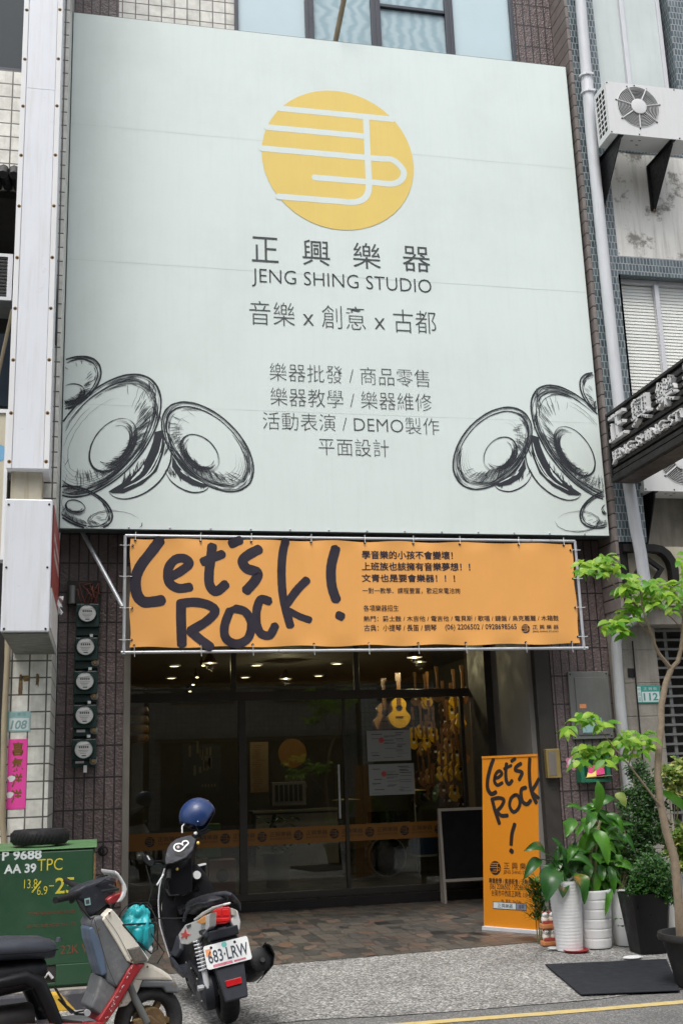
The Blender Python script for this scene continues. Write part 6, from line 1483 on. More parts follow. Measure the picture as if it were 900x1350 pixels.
# handlebar, turned to the left
HB = Matrix.Translation((1.03,0,0)) @ Matrix.Rotation(R(44), 4, 'Z') @ Matrix.Translation((0,0,1.02)) @ Matrix.Rotation(R(-16), 4, 'X') @ Matrix.Translation((-1.03,0,-1.02))
PD = (Vector((.97,0,1.08)), Vector((-.72,0,.69)))
out = [(398,350),(404,372),(386,432),(350,472),(300,494),(244,508),(238,480),(250,424),(266,398),(300,372),(350,356)]
dO = QA(out, *PD); cD = sum(dO, Vector())/len(dO)
b = MB(); b.prism(dO, Vector((-.018,0,.017))); dsh = b.build('dashboard', M['grey_plastic'], A, bevel=.008, seg=3, **LB)
b = MB(); b.loft([dO, [cD+(p-cD)*1.06+Vector((.05,0,-.05)) for p in dO], [cD+(p-cD)*.9+Vector((.09,0,-.12)) for p in dO], [cD+Vector(((p-cD).x*.5+.08, (p-cD).y*.6, (p-cD).z*.2-.26)) for p in dO]]); b.build('handlebar_cover', M['black_plastic'], A, smooth=True, **LB)
PD2 = (PD[0]+Vector((-.020,0,.019)), PD[1])
class DPl:
    def p(s, u, v, n=0): return on_local(A, 158+u/4, 1015+v/4, PD2[0]+Vector((-.72,0,.69))*(n+.001), PD2[1])
DP = DPl()
b = MB(); b.add([DP.p(x, y) for x, y in ((286,412),(300,385),(330,378),(362,378),(366,392),(340,424),(312,432),(292,428))], [tuple(range(8))]); b.build('gauge_glass', M['black_gloss'], dsh, **LB)
b = MB(); stroke(b, DP, [(334,396),(318,388),(296,392),(286,406),(292,422),(312,428),(330,420),(346,402),(362,386),(352,374),(334,378),(328,392)], 7, .002); b.build('gauge_ring', M['plate_white'], dsh, **LB)
b = MB(); disc(b, DP, 308, 406, 8, .002, 16); b.build('gauge_dial', mat('dial', (.45,.36,.36), .4), dsh, **LB)
b = MB()
for q in ([(288,436),(330,430),(345,442),(326,456),(292,450)], [(352,402),(368,400),(370,410),(356,413)], [(258,478),(284,476),(284,490),(260,492)]): b.add([DP.p(*p) for p in q], [tuple(range(len(q)))])
b.build('dash_panel', M['black_plastic'], dsh, **LB)
PC = (Vector((.955,0,.9)), Vector((-1,0,.12)))
b = MB(); b.prism(QA([(244,510),(300,498),(352,476),(386,436),(388,560),(384,645),(330,668),(262,662),(250,600)], *PC), (.09,0,0)); b.build('column_panel', M['black_gloss'], A, bevel=.015, seg=3, **LB)
b = MB(); b.prism(QA([(236,628),(300,632),(322,664),(258,668)], Vector((.90,0,.70)), Vector((-1,0,.5))), (.06,0,0)); b.build('hook_tray', M['black_plastic'], A, bevel=.008, **LB)
b = MB(); b.prism(QA([(390,512),(456,498),(456,640),(386,642)], Vector((1.0,0,.85)), Vector((-1,0,.1))), (.06,0,0)); b.build('side_pocket', M['black_gloss'], A, bevel=.010, **LB)
b = MB(); b.prism(QA([(390,506),(456,493),(456,500),(400,513)], Vector((.992,0,.85)), Vector((-1,0,.1))), (.05,0,0)); b.build('pocket_edge', M['plate_white'], A, **LB)
b = MB(); b.prism(QA([(214,730),(232,770),(262,800),(318,900),(318,942),(288,986),(246,962),(224,880)], Vector((.75,.17,.3)), Vector((-.5,1,.7))), (.0,-.03,-.02)); b.build('side_step', M['grey_plastic'], A, bevel=.012, seg=3, **LB)
b = MB(); b.tube([on_local(A, 158+x/4, 1015+y/4, (.96,0,0), (1,0,0)) for x, y in ((238,520),(222,565),(210,620),(204,690),(206,750),(212,820),(232,890),(262,985))], .0055, 8); b.build('shield_edge', M['aluminium'], A, smooth=True, **LB)
def PA(x, y, xx): return on_local(A, 158+x/4, 1015+y/4, (xx,0,0), (1,0,0))
b = MB(); b.tube([PA(262,500,.98), PA(260,530,.93), PA(257,578,.86)], .019, 12); b.build('grip', M['rubber'], A, smooth=True, **LB)
b = MB(); b.tube([PA(388,352,1.02), PA(425,338,1.06), PA(468,318,1.14)], .018, 12); b.build('grip', M['rubber'], A, smooth=True, **LB)
b = MB(); b.tube([PA(246,520,1.0), PA(226,560,.95), PA(196,608,.88)], .007, 6); b.build('brake_lever', M['aluminium'], A, smooth=True, **LB)
b = MB(); b.sphere(PA(400,335,1.02), .016, .016, .014, 10, 6); b.build('lever_knob', M['plate_white'], A, smooth=True, **LB)
b = MB(); b.tube([PA(240,498,1.02), PA(215,484,1.0), PA(184,484,.97)], .011, 8); b.tube([PA(138,452,.97), PA(124,424,.97)], .004, 5); ms = b.build('mirror', M['black_plastic'], A, smooth=True, **LB)
mo = [(118,462),(128,446),(150,446),(176,466),(188,488),(180,508),(160,510),(134,492)]
b = MB(); b.prism([PA(x, y, .965) for x, y in mo], (.03,0,0)); b.build('mirror_shell', M['black_plastic'], ms, bevel=.008, **LB)
mc = (152,478); b = MB(); b.add([PA(mc[0]+(x-mc[0])*.86, mc[1]+(y-mc[1])*.84, .963) for x, y in mo], [tuple(range(8))]); b.build('mirror_glass', mat('mirror_dark', (.06,.065,.07), .08, .6, .2, 5), ms, **LB)
b = MB(); b.prism([PA(x, y, .9625) for x, y in ((142,452),(150,452),(162,474),(154,476))], (-.001,0,0)); b.build('mirror_sticker', M['plate_white'], ms, **LB)
lk = QA([(405,553)], Vector((.985,0,.85)), Vector((-1,0,.1)))[0]
b = MB(); b.lathe(lk, [(.016,-.03), (.030,-.03), (.030,0), (.016,0)], 18, 'x'); b.build('lock_ring', M['plate_white'], A, smooth=True, **LB)
b = MB(); b.lathe(lk+Vector((-.012,0,0)), [(.0165,0), (.0165,.02)], 14, 'x'); b.build('key_hole', M['black_plastic'], A, smooth=True, **LB)
for q in QA([(300,521)], *PC)+QA([(411,385)], *PC): b = MB(); b.sphere(q+Vector((-.02,0,0)), .012, .012, .014, 8, 6); b.build('switch_button', M['logo_yellow'], A, smooth=True, **LB)
b = MB(); b.tube([PA(300,500,1.0), PA(268,560,.985), PA(300,640,.97), PA(290,690,.97)], .005, 6); b.tube([PA(250,470,1.05), PA(222,520,1.02), PA(216,600,1.0), PA(236,660,1.0)], .005, 6); b.build('control_cable', M['black_metal'], A, smooth=True, **LB)
for x, z in ((-.09,.20), (-.02,.33), (.10,.14), (.30,.17), (.42,.24), (.38,.38), (.18,.37)): b = MB(); b.lathe((x,.172,z), [(.008,0), (.008,.008)], 6, 'y'); b.build('case_bolt', M['grey_metal'], A, **LB)
# helmet on the right grip
hp = at(260.5, 1076, Y=TA(1.12,-.2,1.1).y)
hm = thing('helmet', 'matt blue open-face helmet hanging on the handlebar of the black scooter', 'helmet', tuple(hp), rot=(Matrix.Rotation(R(-16),3,'X') @ Matrix.Rotation(R(-24),3,'Y') @ Matrix.Rotation(R(172),3,'Z') @ Matrix.Scale(.88,3)).to_euler())
b = MB(); n = 36; rings = []
for j in range(15):
    ph = R(90-j*9.2); ring = []
    for k in range(n):
        a = k*2*math.pi/n; low = 1.0
        # the rim climbs in front (a = 0 is the front) and dips over the ears
        lim = -.30-.42*max(0, math.sin(a)**2)**1.5 + (.42 if math.cos(a) > 0 else .10)*max(0, abs(math.cos(a)))**2
        phm = math.asin(max(-.95, min(.9, lim))); p_ = R(90) + (phm-R(90))*j/14
        ring.append(Vector((.136*math.cos(p_)*math.cos(a), .120*math.cos(p_)*math.sin(a), .132*math.sin(p_))))
    rings.append(ring)
b.loft(rings, False); b.f.append(list(range(n))) ; o = b.build('shell', M['helmet_blue'], hm, smooth=True, **LB); o.modifiers.new('solid', 'SOLIDIFY').thickness = -.012
b = MB(); b.sphere((0,0,0), .122, .107, .115, 20, 12); b.v = [p if p.z > -.045 else Vector((p.x, p.y, -.045)) for p in b.v]; b.build('lining', M['black_plastic'], hm, smooth=True, **LB)
rimpts = [r_ for r_ in rings[-1]]; b = MB(); b.tube(rimpts+[rimpts[0]], .006, 6); b.build('rim_trim', M['black_plastic'], hm, smooth=True, **LB)
b = MB(); b.lathe((.02,.119,-.03), [(.007,0), (.005,.006)], 10, 'y'); b.lathe((.02,.114,-.06), [(.007,0), (.005,.006)], 10, 'y'); b.build('stud', M['steel'], hm, smooth=True, **LB)
b = MB(); b.prism([(-.112,.060,-.012), (-.100,.078,-.012), (-.100,.078,.002), (-.112,.060,.002)], (-.006,.006,0)); b.build('label', M['plate_white'], hm, **LB)
b = MB(); b.tube([(.115,.06,-.015), (.145,.07,-.03), (.165,.07,-.075)], .006, 6); b.build('visor_clip', M['plate_white'], hm, smooth=True, **LB)
b = MB(); b.tube([(.05,.11,-.09), (.05,.07,-.16), (.04,.0,-.19), (.05,-.07,-.16), (.05,-.11,-.09)], .006, 6); b.build('chin_strap', M['black_plastic'], hm, smooth=True, **LB)

# ------------------------------------------------------------------ the old cream and red scooter
cB = at(196, 1345, Z=.215)
B = thing('parked_scooter', 'old faded cream and red scooter in side view at the bottom left corner', 'scooter', (cB.x, cB.y, -.012), rot=(0, 0, R(20)), group='parked scooters')
wheel(B, 'front_wheel', (0,0,.215), .215, .046, M['rubber_worn'], M['rusty'], 6); wheel(B, 'rear_wheel', (-1.22,0,.215), .215, .048, M['rubber_worn'], M['rusty'], 6)
b = MB(); b.lathe((0,0,.215), [(.085,-.055), (.09,-.045), (.09,.045), (.085,.055)], 24, 'y'); b.build('brake_drum', M['rusty'], B, smooth=True, **LB)
b = MB(); b.prism([(-.13,-.075,.255), (-.02,-.085,.27), (.04,-.085,.22), (.03,-.085,.175), (-.10,-.075,.165)], (0,.03,0)); b.build('link_cover', M['rusty'], B, bevel=.008, **LB)
b = MB()
for s_ in (1, -1): b.tube([(-.04,s_*.075,.23), (-.12,s_*.07,.38), (-.20,s_*.05,.58)], .022, 10)
b.build('fork', M['grey_metal'], B, smooth=True, **LB)
# mudguard, leg shield, flanks: crisp pressed panels, outlined on the scooter's side planes and carried across its width
def QB(pts, y, N=(0,1,0)): return [on_local(B, x/3.6, 1134+yy/3.6, (0,y,0), N) for x, yy in pts]
def panel(name, pts, y, wid, m, parent=None, bev=.012, **k): b = MB(); b.prism(QB(pts, y), (0,wid,0)); return b.build(name, m, parent or B, bevel=bev, seg=3, **LB)
panel('front_mudguard', [(634,566),(660,520),(690,488),(724,495),(770,518),(806,542),(834,577),(680,572)], -.075, .15, M['cream'], bev=.022)
panel('front_mudguard', [(640,562),(684,568),(650,640),(606,692),(560,702)], -.07, .14, M['cream'])
panel('mudguard_trim', [(680,571),(833,575),(857,612),(851,632),(790,630),(778,606),(664,604)], -.08, .16, M['grey_panel'])
panel('leg_shield', [(488,284),(500,262),(532,230),(560,262),(640,372),(710,470),(704,482),(640,494),(606,480),(560,400)], -.13, .24, M['cream'], bev=.02)
panel('inner_shield', [(432,300),(448,270),(494,262),(600,455),(632,492),(556,612),(508,580),(496,500),(460,430)], -.12, .20, M['grey_panel'], bev=.02)
panel('glove_panel', [(424,322),(444,316),(470,372),(492,432),(512,540),(486,553),(466,500),(450,440),(432,380)], -.126, .16, M['blue_panel'], bev=.012)
panel('red_flank', [(632,490),(694,490),(640,562),(566,692),(506,776),(470,790),(466,760),(545,640),(606,528)], -.133, .25, M['red_paint'], bev=.012)
panel('red_sill', [(470,770),(508,772),(490,800),(20,812),(20,784)], -.168, .03, M['red_paint'], bev=.008); panel('red_sill', [(470,770),(508,772),(490,800),(20,812),(20,784)], .138, .03, M['red_paint'], bev=.008)
panel('inner_step', [(484,548),(556,608),(546,642),(484,742),(430,702),(458,640)], -.11, .19, M['grey_panel'], bev=.015)
panel('turn_signal', [(608,424),(662,412),(698,470),(690,480),(642,488)], -.139, .02, mat('dull_lens', (.17,.15,.13), .3, 0, .3, 25), bev=.006)
panel('signal_rim', [(604,422),(664,408),(704,472),(694,486),(640,493)], -.136, .012, M['grey_metal'], bev=.004)
b = MB(); rg = random.Random(77)
for k in range(26):
    t_ = rg.random(); x, y = 632-t_*128+rg.uniform(-5,5), 494+t_*250+rg.uniform(-5,5); q = QB([(x,y),(x+rg.uniform(2,9),y-rg.uniform(-2,5)),(x+rg.uniform(0,6),y+rg.uniform(3,8))], -.1365); b.add(q, [(0,1,2)])
b.build('paint_chip', M['plate_white'], B, **LB)
b = MB()
for pts in ([(500,268),(560,352),(628,486)], [(448,280),(505,480),(552,600)], [(640,564),(684,570)]): stroke(b, type('S', (), {'p': lambda s, u, v, n=0: on_local(B, u/3.6, 1134+v/3.6, (0,-.1365,0), (0,1,0))})(), pts, 2.2, 0)
b.build('panel_gap', M['black_metal'], B, **LB)
b = MB(); b.box(-.97, -.36, -.15, .15, .255, .29); b.build('floor_board', M['blue_panel'], B, bevel=.012, **LB)
b = MB(); b.box(-.9, -.38, -.12, .12, .291, .297); b.build('floor_mat', M['grey_panel'], B, **LB)
# steering head, cowl, lamp
HB2 = Matrix.Translation((-.29,0,0)) @ Matrix.Rotation(R(-12), 4, 'Z') @ Matrix.Translation((.29,0,0))
panel('handlebar_cover', [(350,158),(372,138),(402,120),(470,98),(524,84),(562,90),(578,128),(540,180),(524,206),(496,224),(440,266),(416,256),(396,196),(366,190)], -.07, .13, M['grey_plastic'], bev=.03)
panel('cover_neck', [(418,250),(524,206),(530,232),(494,266),(446,276)], -.06, .12, M['black_plastic'], bev=.015)
panel('lamp_cowl', [(548,48),(566,62),(584,88),(600,116),(606,138),(598,170),(580,196),(556,202),(572,180),(586,150),(584,118),(566,84),(550,66)], -.125, .25, M['pearl_white'], bev=.008)
panel('headlight', [(560,84),(578,100),(584,126),(580,160),(566,182),(552,190),(548,130)], -.105, .21, mat('old_lens', (.22,.10,.05), .15, 0, .3, 20, coat=1), bev=.01)
panel('red_trim', [(508,188),(530,172),(556,160),(586,150),(574,182),(548,204),(520,210)], -.112, .22, M['red_paint'], bev=.01)
b = MB(); b.tube([on_local(B, x/3.6, 1134+y/3.6, (0,yy,0), (0,1,0)) for x, y, yy in ((372,160,-.10), (330,174,-.20), (264,190,-.32))], [.020,.019,.018], 12); b.build('grip', M['rubber'], B, smooth=True, **LB)
b = MB(); b.tube([on_local(B, x/3.6, 1134+y/3.6, (0,yy,0), (0,1,0)) for x, y, yy in ((398,138,.10), (352,118,.22), (312,96,.34))], [.020,.018,.016], 12); b.build('grip', M['rubber'], B, smooth=True, **LB)
b = MB(); b.tube([on_local(B, x/3.6, 1134+y/3.6, (0,yy,0), (0,1,0)) for x, y, yy in ((352,178,-.12), (342,192,-.15), (338,160,-.16))], .018, 10); b.build('switch_housing', M['black_metal'], B, smooth=True, **LB); b = MB(); b.tube([on_local(B, x/3.6, 1134+y/3.6, (0,yy,0), (0,1,0)) for x, y, yy in ((520,120,-.10), (560,138,-.17), (480,150,-.24))], .010, 8); b.build('brake_lever', M['black_metal'], B, smooth=True, **LB)
panel('sticker', [(402,184),(428,178),(432,212),(406,216)], -.0735, .004, M['plate_faded'], bev=0)
panel('sticker_mark', [(408,190),(424,186),(426,206),(410,209)], -.0745, .002, M['ink_grey'], bev=0)
# seat and rear half
b = MB(); b.loft([sec(-.595,.685,.05,.02), sec(-.61,.695,.10,.05,sl=.1), sec(-.68,.71,.14,.062), sec(-.85,.725,.155,.062), sec(-1.05,.735,.155,.065), sec(-1.25,.755,.14,.06), sec(-1.36,.77,.09,.04)]); s2 = b.build('seat', M['seat_old'], B, smooth=True, **LB)
b = MB()
for s_ in (1, -1): b.tube([(-.60,s_*.10,.70), (-.68,s_*.148,.70), (-.85,s_*.160,.712), (-1.05,s_*.160,.722), (-1.25,s_*.145,.745)], .004, 6)
b.build('seat_piping', M['black_plastic'], s2, smooth=True, **LB)
b = MB(); b.loft([sec(-.66,.60,.10,.05), sec(-.75,.58,.135,.09), sec(-1.0,.57,.145,.10), sec(-1.3,.60,.13,.09), sec(-1.42,.63,.09,.05)]); b.build('tail_body', M['black_plastic'], B, smooth=True, **LB)
b = MB()
for s_ in (1, -1): b.tube([(-.98,s_*.13,.56), (-.80,s_*.145,.58), (-.72,s_*.145,.54), (-.66,s_*.14,.42), (-.60,s_*.135,.30), (-.58,s_*.13,.25)], [.03,.038,.042,.04,.035,.03], 10)
b.build('side_frame', M['black_plastic'], B, smooth=True, **LB)
b = MB(); b.loft([sec(-.72,.34,.10,.08), sec(-.95,.32,.12,.10), sec(-1.25,.25,.10,.10)]); b.tube([(-.70,-.10,.40), (-.60,-.14,.33), (-.52,-.15,.31), (-.47,-.155,.30)], .010, 6); b.build('engine', M['dark_metal'], B, smooth=True, **LB)
b = MB(); b.tube([(-.62,-.13,.50), (-.56,-.15,.40), (-.50,-.15,.35), (-.44,-.15,.34)], .007, 6); b.tube([(-.60,-.13,.44), (-.53,-.16,.36), (-.43,-.14,.36)], .006, 6); b.build('loose_cable', M['black_metal'], B, smooth=True, **LB)
b = MB(); b.prism([(-.80,-.17,.30), (-.71,-.17,.30), (-.665,-.165,.20), (-.80,-.165,.20)], (0,.03,0)); b.build('red_side_cover', M['red_paint'], B, bevel=.008, **LB)
b = MB(); b.tube([(-.44,-.15,.35), (-.44,-.17,.35)], .018, 12); b.build('lock_ring', M['steel'], B, smooth=True, **LB)
b = MB(); b.lathe((-.60,-.11,.745), [(.02,0), (.014,.02), (.003,.025)], 10); b.build('seat_button', M['seat_old'], s2, smooth=True, **LB)
b = MB()
for pts in (((420,130,.0),(470,76,.05),(540,70,.06),(590,110,.04),(600,160,.0)), ((440,128,-.06),(500,92,-.10),(548,104,-.11),(556,180,-.08),(530,240,-.05)), ((356,170,-.13),(380,220,-.14),(430,280,-.12),(470,262,-.08))): b.tube([on_local(B, x/3.6, 1134+y/3.6, (0,yy,0), (0,1,0)) for x, y, yy in pts], .0045, 6)
b.build('control_cable', M['black_metal'], B, smooth=True, **LB)
for x, y in ((520,252), (626,476), (650,486), (500,766), (576,676), (470,330), (700,506), (826,588)):
    q = on_local(B, x/3.6, 1134+y/3.6, (0,-.1375 if y < 700 else -.17,0), (0,1,0)); b = MB(); b.lathe(q, [(.008,-.002), (.006,.003)], 10, 'y'); b.build('panel_screw', M['rusty'], B, **LB)
# wire carrier in front of the shield, with the bag
b = MB()
for y in (-.13, -.05, .04, .13): b.tube([(-.22,y,.80), (-.11,y,.68), (-.04,y,.62), (.0,y,.64), (.0,y,.78)], .0045, 6)
b.tube([(-.22,-.13,.80), (-.22,.13,.80), (.0,.13,.79), (.0,-.13,.79), (-.22,-.13,.80)], .005, 6); b.build('wire_carrier', M['black_metal'], B, smooth=True, **LB)
bagp = MW[B.name] @ on_local(B, 181, 1219, (0,-.03,0), (0,1,0))
bag = thing('rain_bag', 'crumpled turquoise plastic bundle tied with black cord on the front of the old scooter', 'bag', tuple(bagp))
b = MB(); b.sphere((0,0,0), .088, .10, .10, 64, 48); g = random.Random(3)
from mathutils import noise as mn
vv = []
for p in b.v:
    q = p*14; k = .96 + .26*mn.noise(q) + .26*abs(mn.noise(q*1.5+Vector((3,1,2)))) + .13*abs(mn.noise(q*3.2)) + .05*abs(mn.noise(q*7))
    z = p.z*k*1.05
    if p.z < -.02: k *= 1-.25*(-p.z-.02)/.1; z -= .05
    vv.append(Vector((p.x*k+.03*max(0,-p.z)/.1, p.y*k, z)))
b.v = vv; b.build('bundle', M['bag_cyan'], bag, smooth=True, **LB)
b = MB(); b.sphere((.055,-.03,-.15), .032, .032, .045, 12, 8); b.v = [p+Vector((mn.noise(p*30), mn.noise(p*30+Vector((5,0,0))), mn.noise(p*30+Vector((0,5,0)))))*.018 for p in b.v]; b.build('knot', M['paper'], bag, smooth=True, **LB)
b = MB()
for k in range(5):
    a = k*.7; b.tube([Vector((.128*math.cos(t)*math.cos(a)*.86, .118*math.sin(t), .122*math.cos(t)*math.sin(a)*0+.112*math.sin(t+a)))*1.04 for t in [i*2*math.pi/20 for i in range(20)]][:13], .0035, 5)
b.tube([(.10,.0,.03), (.22,.02,.02), (.30,.05,.015)], .004, 5); b.tube([(.08,-.05,-.05), (.16,-.05,-.16), (.12,-.05,-.22)], .004, 5); b.tube([(.06,.0,.10), (.09,.02,.20), (.05,.02,.34)], .0035, 5)
b.build('tie_cord', M['black_metal'], bag, smooth=True, **LB)
# ------------------------------------------------------------------ inside the shop
def guitar(label, c, hgt, m, group):
    """acoustic guitar hanging by its head, front towards the street; c = middle of the body"""
    t = thing('acoustic_guitar', label, 'guitar', tuple(c), group=group); s_ = hgt
    prof = []
    for i in range(41):
        v = i/40; z = -.5+v; wd = .5*(.80*math.sin(math.pi*min(1, v*1.0))**.42*(1-.42*math.exp(-((v-.60)/.16)**2))*(1-.24*max(0, v-.5)*2))
        prof.append((wd*1.02, z))
    pts = [(c.x+w_*s_, c.z+z*s_) for w_, z in prof] + [(c.x-w_*s_, c.z+z*s_) for w_, z in prof[::-1]]
    b = MB(); b.prism([(x, c.y-.05, z) for x, z in pts], (0,.10,0)); bo = b.build('body', m, t, bevel=.006)
    pl = Plane((c.x, c.y-.051, c.z)); b = MB(); disc(b, pl, 0, .16*s_, .115*s_, .001); b.build('sound_hole_ring', M['wood_brown'], bo)
    b = MB(); disc(b, pl, 0, .16*s_, .098*s_, .002); b.build('sound_hole', M['black_metal'], bo)
    b = MB(); b.box(c.x-.13*s_, c.x+.13*s_, c.y-.062, c.y-.051, c.z-.15*s_, c.z-.11*s_); b.build('bridge', M['wood_brown'], bo)
    b = MB(); b.box(c.x-.028, c.x+.028, c.y-.068, c.y-.03, c.z+.24*s_, c.z+1.05*s_); b.box(c.x-.04, c.x+.04, c.y-.06, c.y-.04, c.z+1.05*s_, c.z+1.30*s_); b.build('neck', M['wood_brown'], t)
    return t
guitar('yellow acoustic guitar hanging behind the door glass, the front one of two', at(525, 940, Y=3.6), .44, M['wood_top'], 'acoustic guitars hanging behind the door glass')
guitar('amber acoustic guitar hanging half behind the yellow guitar inside the door', at(506, 946, Y=3.95), .44, M['wood_tan'], 'acoustic guitars hanging behind the door glass')
# rows of ukuleles on the right-hand wall
def ukulele(c, m, first=None):
    if first: o_ = copy_tree(first); o_.location = c; return o_
    t = thing('ukulele', 'small ukulele hanging in the rows at the right of the shop', 'ukulele', tuple(c), group='ukuleles hanging in rows at the right of the shop')
    MW[t.name] = Matrix()
    prof = [(math.sin(math.pi*min(1, i/24))**.5*(.085-.028*math.exp(-((i/24-.58)/.16)**2)), -.12+.24*i/24) for i in range(25)]
    b = MB(); b.prism([(w_, -.03, z) for w_, z in prof]+[(-w_, -.03, z) for w_, z in prof[::-1]], (0,.06,0)); b.build('body', m, t, **LB)
    b = MB(); b.box(-.016, .016, -.042, -.02, .08, .36); b.box(-.025, .025, -.038, -.022, .36, .44); b.build('neck', M['wood_brown'], t, **LB)
    b = MB(); disc(b, Plane((0,-.031,0)), 0, .045, .026, .001, 16); b.build('sound_hole', M['black_metal'], t, **LB); b = MB(); b.box(-.02, .02, -.034, -.0305, -.02, .01); b.build('price_tag', M['paper'], t, **LB)
    return t
g = random.Random(41); firsts = {}; M['wood_dark'] = mat('wood_dark', (.06,.03,.015), .3, 0, .3, 8); UL = {'wood_dark': 'blackish', 'wood_tan': 'tan', 'wood_brown': 'dark brown', 'wood_top': 'honey coloured'}
for r_ in range(5):
    for k in range(8):
        px = 548+k*8.6+g.uniform(-4, 4); py = 928+r_*31+g.uniform(-12, 12)
        yv = 5.6-k*.34; c = at(px, py, Y=yv); mm = g.choice(['wood_tan', 'wood_brown', 'wood_dark', 'wood_dark', 'wood_brown', 'wood_top'])
        if mm not in firsts: firsts[mm] = o_ = ukulele(c, M[mm])
        else: o_ = ukulele(c, None, firsts[mm])
        o_['label'] = '%s ukulele hanging in the rows of ukuleles at the right of the shop' % UL[mm]
# notices on the glass
def notice(label, px0, py0, px1, py1, yv, seed):
    a, c = at(px0, py1, Y=yv), at(px1, py0, Y=yv); t = thing('notice', label, 'poster', ((a.x+c.x)/2, yv, a.z), group='notices on the door glass')
    b = MB(); b.box(a.x, c.x, yv, yv+.003, a.z, c.z); b.build('sheet', mat('notice_sheet', (.34,.37,.38), .5, 0, .08, 6), t); g = random.Random(seed); pl = Plane((a.x, yv, a.z)); w_, h = c.x-a.x, c.z-a.z
    b = MB()
    for k in range(26):
        u = g.choice((.06,.36,.64))*w_+g.uniform(0,.05)*w_; v = h*(.07+.86*k/26); rect(b, pl, u, v, u+g.uniform(.10, .28)*w_, v+h*g.choice((.008,.012,.022)), .001)
    b.build('printed_line', M['ink_grey'], t); b = MB(); disc(b, pl, w_*.33, h*.68, h*.09, .001, 20); b.build('red_spot', M['sticker_red'], t)
    return t
yn = YD-.004
notice('pale landscape notice taped to the door glass, the upper of two', 484.5, 962, 540, 1004, yn, 1); notice('pale notice with columns on the door glass, the lower of two', 487, 1006, 545, 1049, yn, 2)
b = MB(); a, c = at(456, 997, Y=3.0), at(478, 963, Y=3.0); b.box(a.x, c.x, 3.0, 3.03, a.z, c.z); tag(b.build('dark_notice', mat('dnotice', (.10,.10,.095), .5, 0, .2, 8), None), 'small dark framed picture just inside the door, left of the notices', 'picture')
# back of the room
a, c = at(240, 1045, Y=7.5), at(291, 981, Y=7.5); t = thing('poster_board', 'large dark poster board with small pale figures inside the left window', 'poster', ((a.x+c.x)/2, 7.5, a.z))
b = MB(); b.box(a.x, c.x, 7.48, 7.52, a.z, c.z); b.build('board', mat('pboard', (.05,.055,.06), .5, 0, .2, 3), t); b = MB(); pl = Plane((a.x, 7.48, a.z)); g = random.Random(6); w_, h = c.x-a.x, c.z-a.z
for k in range(14): u, v = g.uniform(.1,.85)*w_, g.uniform(.35,.85)*h; rect(b, pl, u, v, u+.04, v+g.uniform(.08,.22), .003)
for k in range(5): rect(b, pl, w_*(.5+.08*k), h*.1, w_*(.54+.08*k), h*.16, .003)
b.build('printed_figure', mat('pfig', (.22,.19,.14), .6, 0, .3, 9), t)
a, c = at(330, 1045, Y=8.5), at(353, 978, Y=8.5); t = thing('menu_board', 'tall tan price list board inside the glass, left of the orange disc', 'sign', ((a.x+c.x)/2, 8.5, a.z)); b = MB(); b.box(a.x, c.x, 8.47, 8.5, a.z, c.z); b.build('board', mat('menub', (.22,.155,.085), .6, 0, .1, 4), t)
b = MB(); pl = Plane((a.x, 8.47, a.z)); g = random.Random(12)
for k in range(22): u = g.uniform(.08,.3); rect(b, pl, (c.x-a.x)*u, (c.z-a.z)*(.04+.042*k), (c.x-a.x)*(u+g.uniform(.3,.55)), (c.z-a.z)*(.055+.042*k), .002)
b.build('printed_line', M['wood_brown'], t)
p = at(385, 993, Y=9.0); b = MB(); b.lathe((p.x, 9.0, p.z), [(.27,-.02), (.27,.02)], 32, 'y'); tag(b.build('wall_disc', mat('odisc', (.26,.12,.015), .5, 0, .1, 3), None), 'round orange disc sign on the back wall above the counter', 'sign')
a, c = at(372, 1040, Y=9.2), at(404, 1010, Y=9.2); t = thing('wall_sign', 'pale lettered panel under the round orange disc indoors', 'sign', ((a.x+c.x)/2, 9.2, a.z)); b = MB(); rect(b, Plane((a.x, 9.2, a.z)), 0, 0, c.x-a.x, .03, 0); b.box(a.x, c.x, 9.19, 9.22, a.z, a.z+.08); b.build('strip', M['room_white'], t); b = MB(); text(b, Plane((a.x, 9.18, a.z)), 'AUDIO', .05, .13, c.x-a.x-.05, .26, .0, .01); b.build('lettering', M['room_white'], t)
a, c = at(338, 1150, Y=8.0), at(445, 1065, Y=8.0)
t = thing('reception_counter', 'pale reception counter with a marble front seen dimly through the glass', 'counter', ((a.x+c.x)/2, 8, .1)); b = MB(); b.box(a.x, c.x, 8.0, 8.6, .1, c.z-.05); b.build('front', mat('cfront', (.32,.32,.31), .4, 0, .3, 2), t, bevel=.01); b = MB(); b.box(a.x-.05, c.x+.05, 7.95, 8.65, c.z-.049, c.z); b.build('counter_top', M['room_white'], t, bevel=.01)
a, c = at(358, 1063, Y=8.3), at(402, 1030, Y=8.3); t = thing('amplifier_stack', 'grey equipment rack standing on the counter inside', 'equipment', ((a.x+c.x)/2, 8.3, a.z)); b = MB(); b.box(a.x, c.x, 8.2, 8.5, a.z, c.z); b.build('case', mat('rack', (.20,.20,.20), .5, .2, .2, 5), t, bevel=.01)
b = MB()
for k in range(6): x = a.x+.05+k*(c.x-a.x-.1)/6; b.box(x, x+.06, 8.185, 8.199, a.z+.08, c.z-.05)
b.build('panel', M['room_dark'], t)
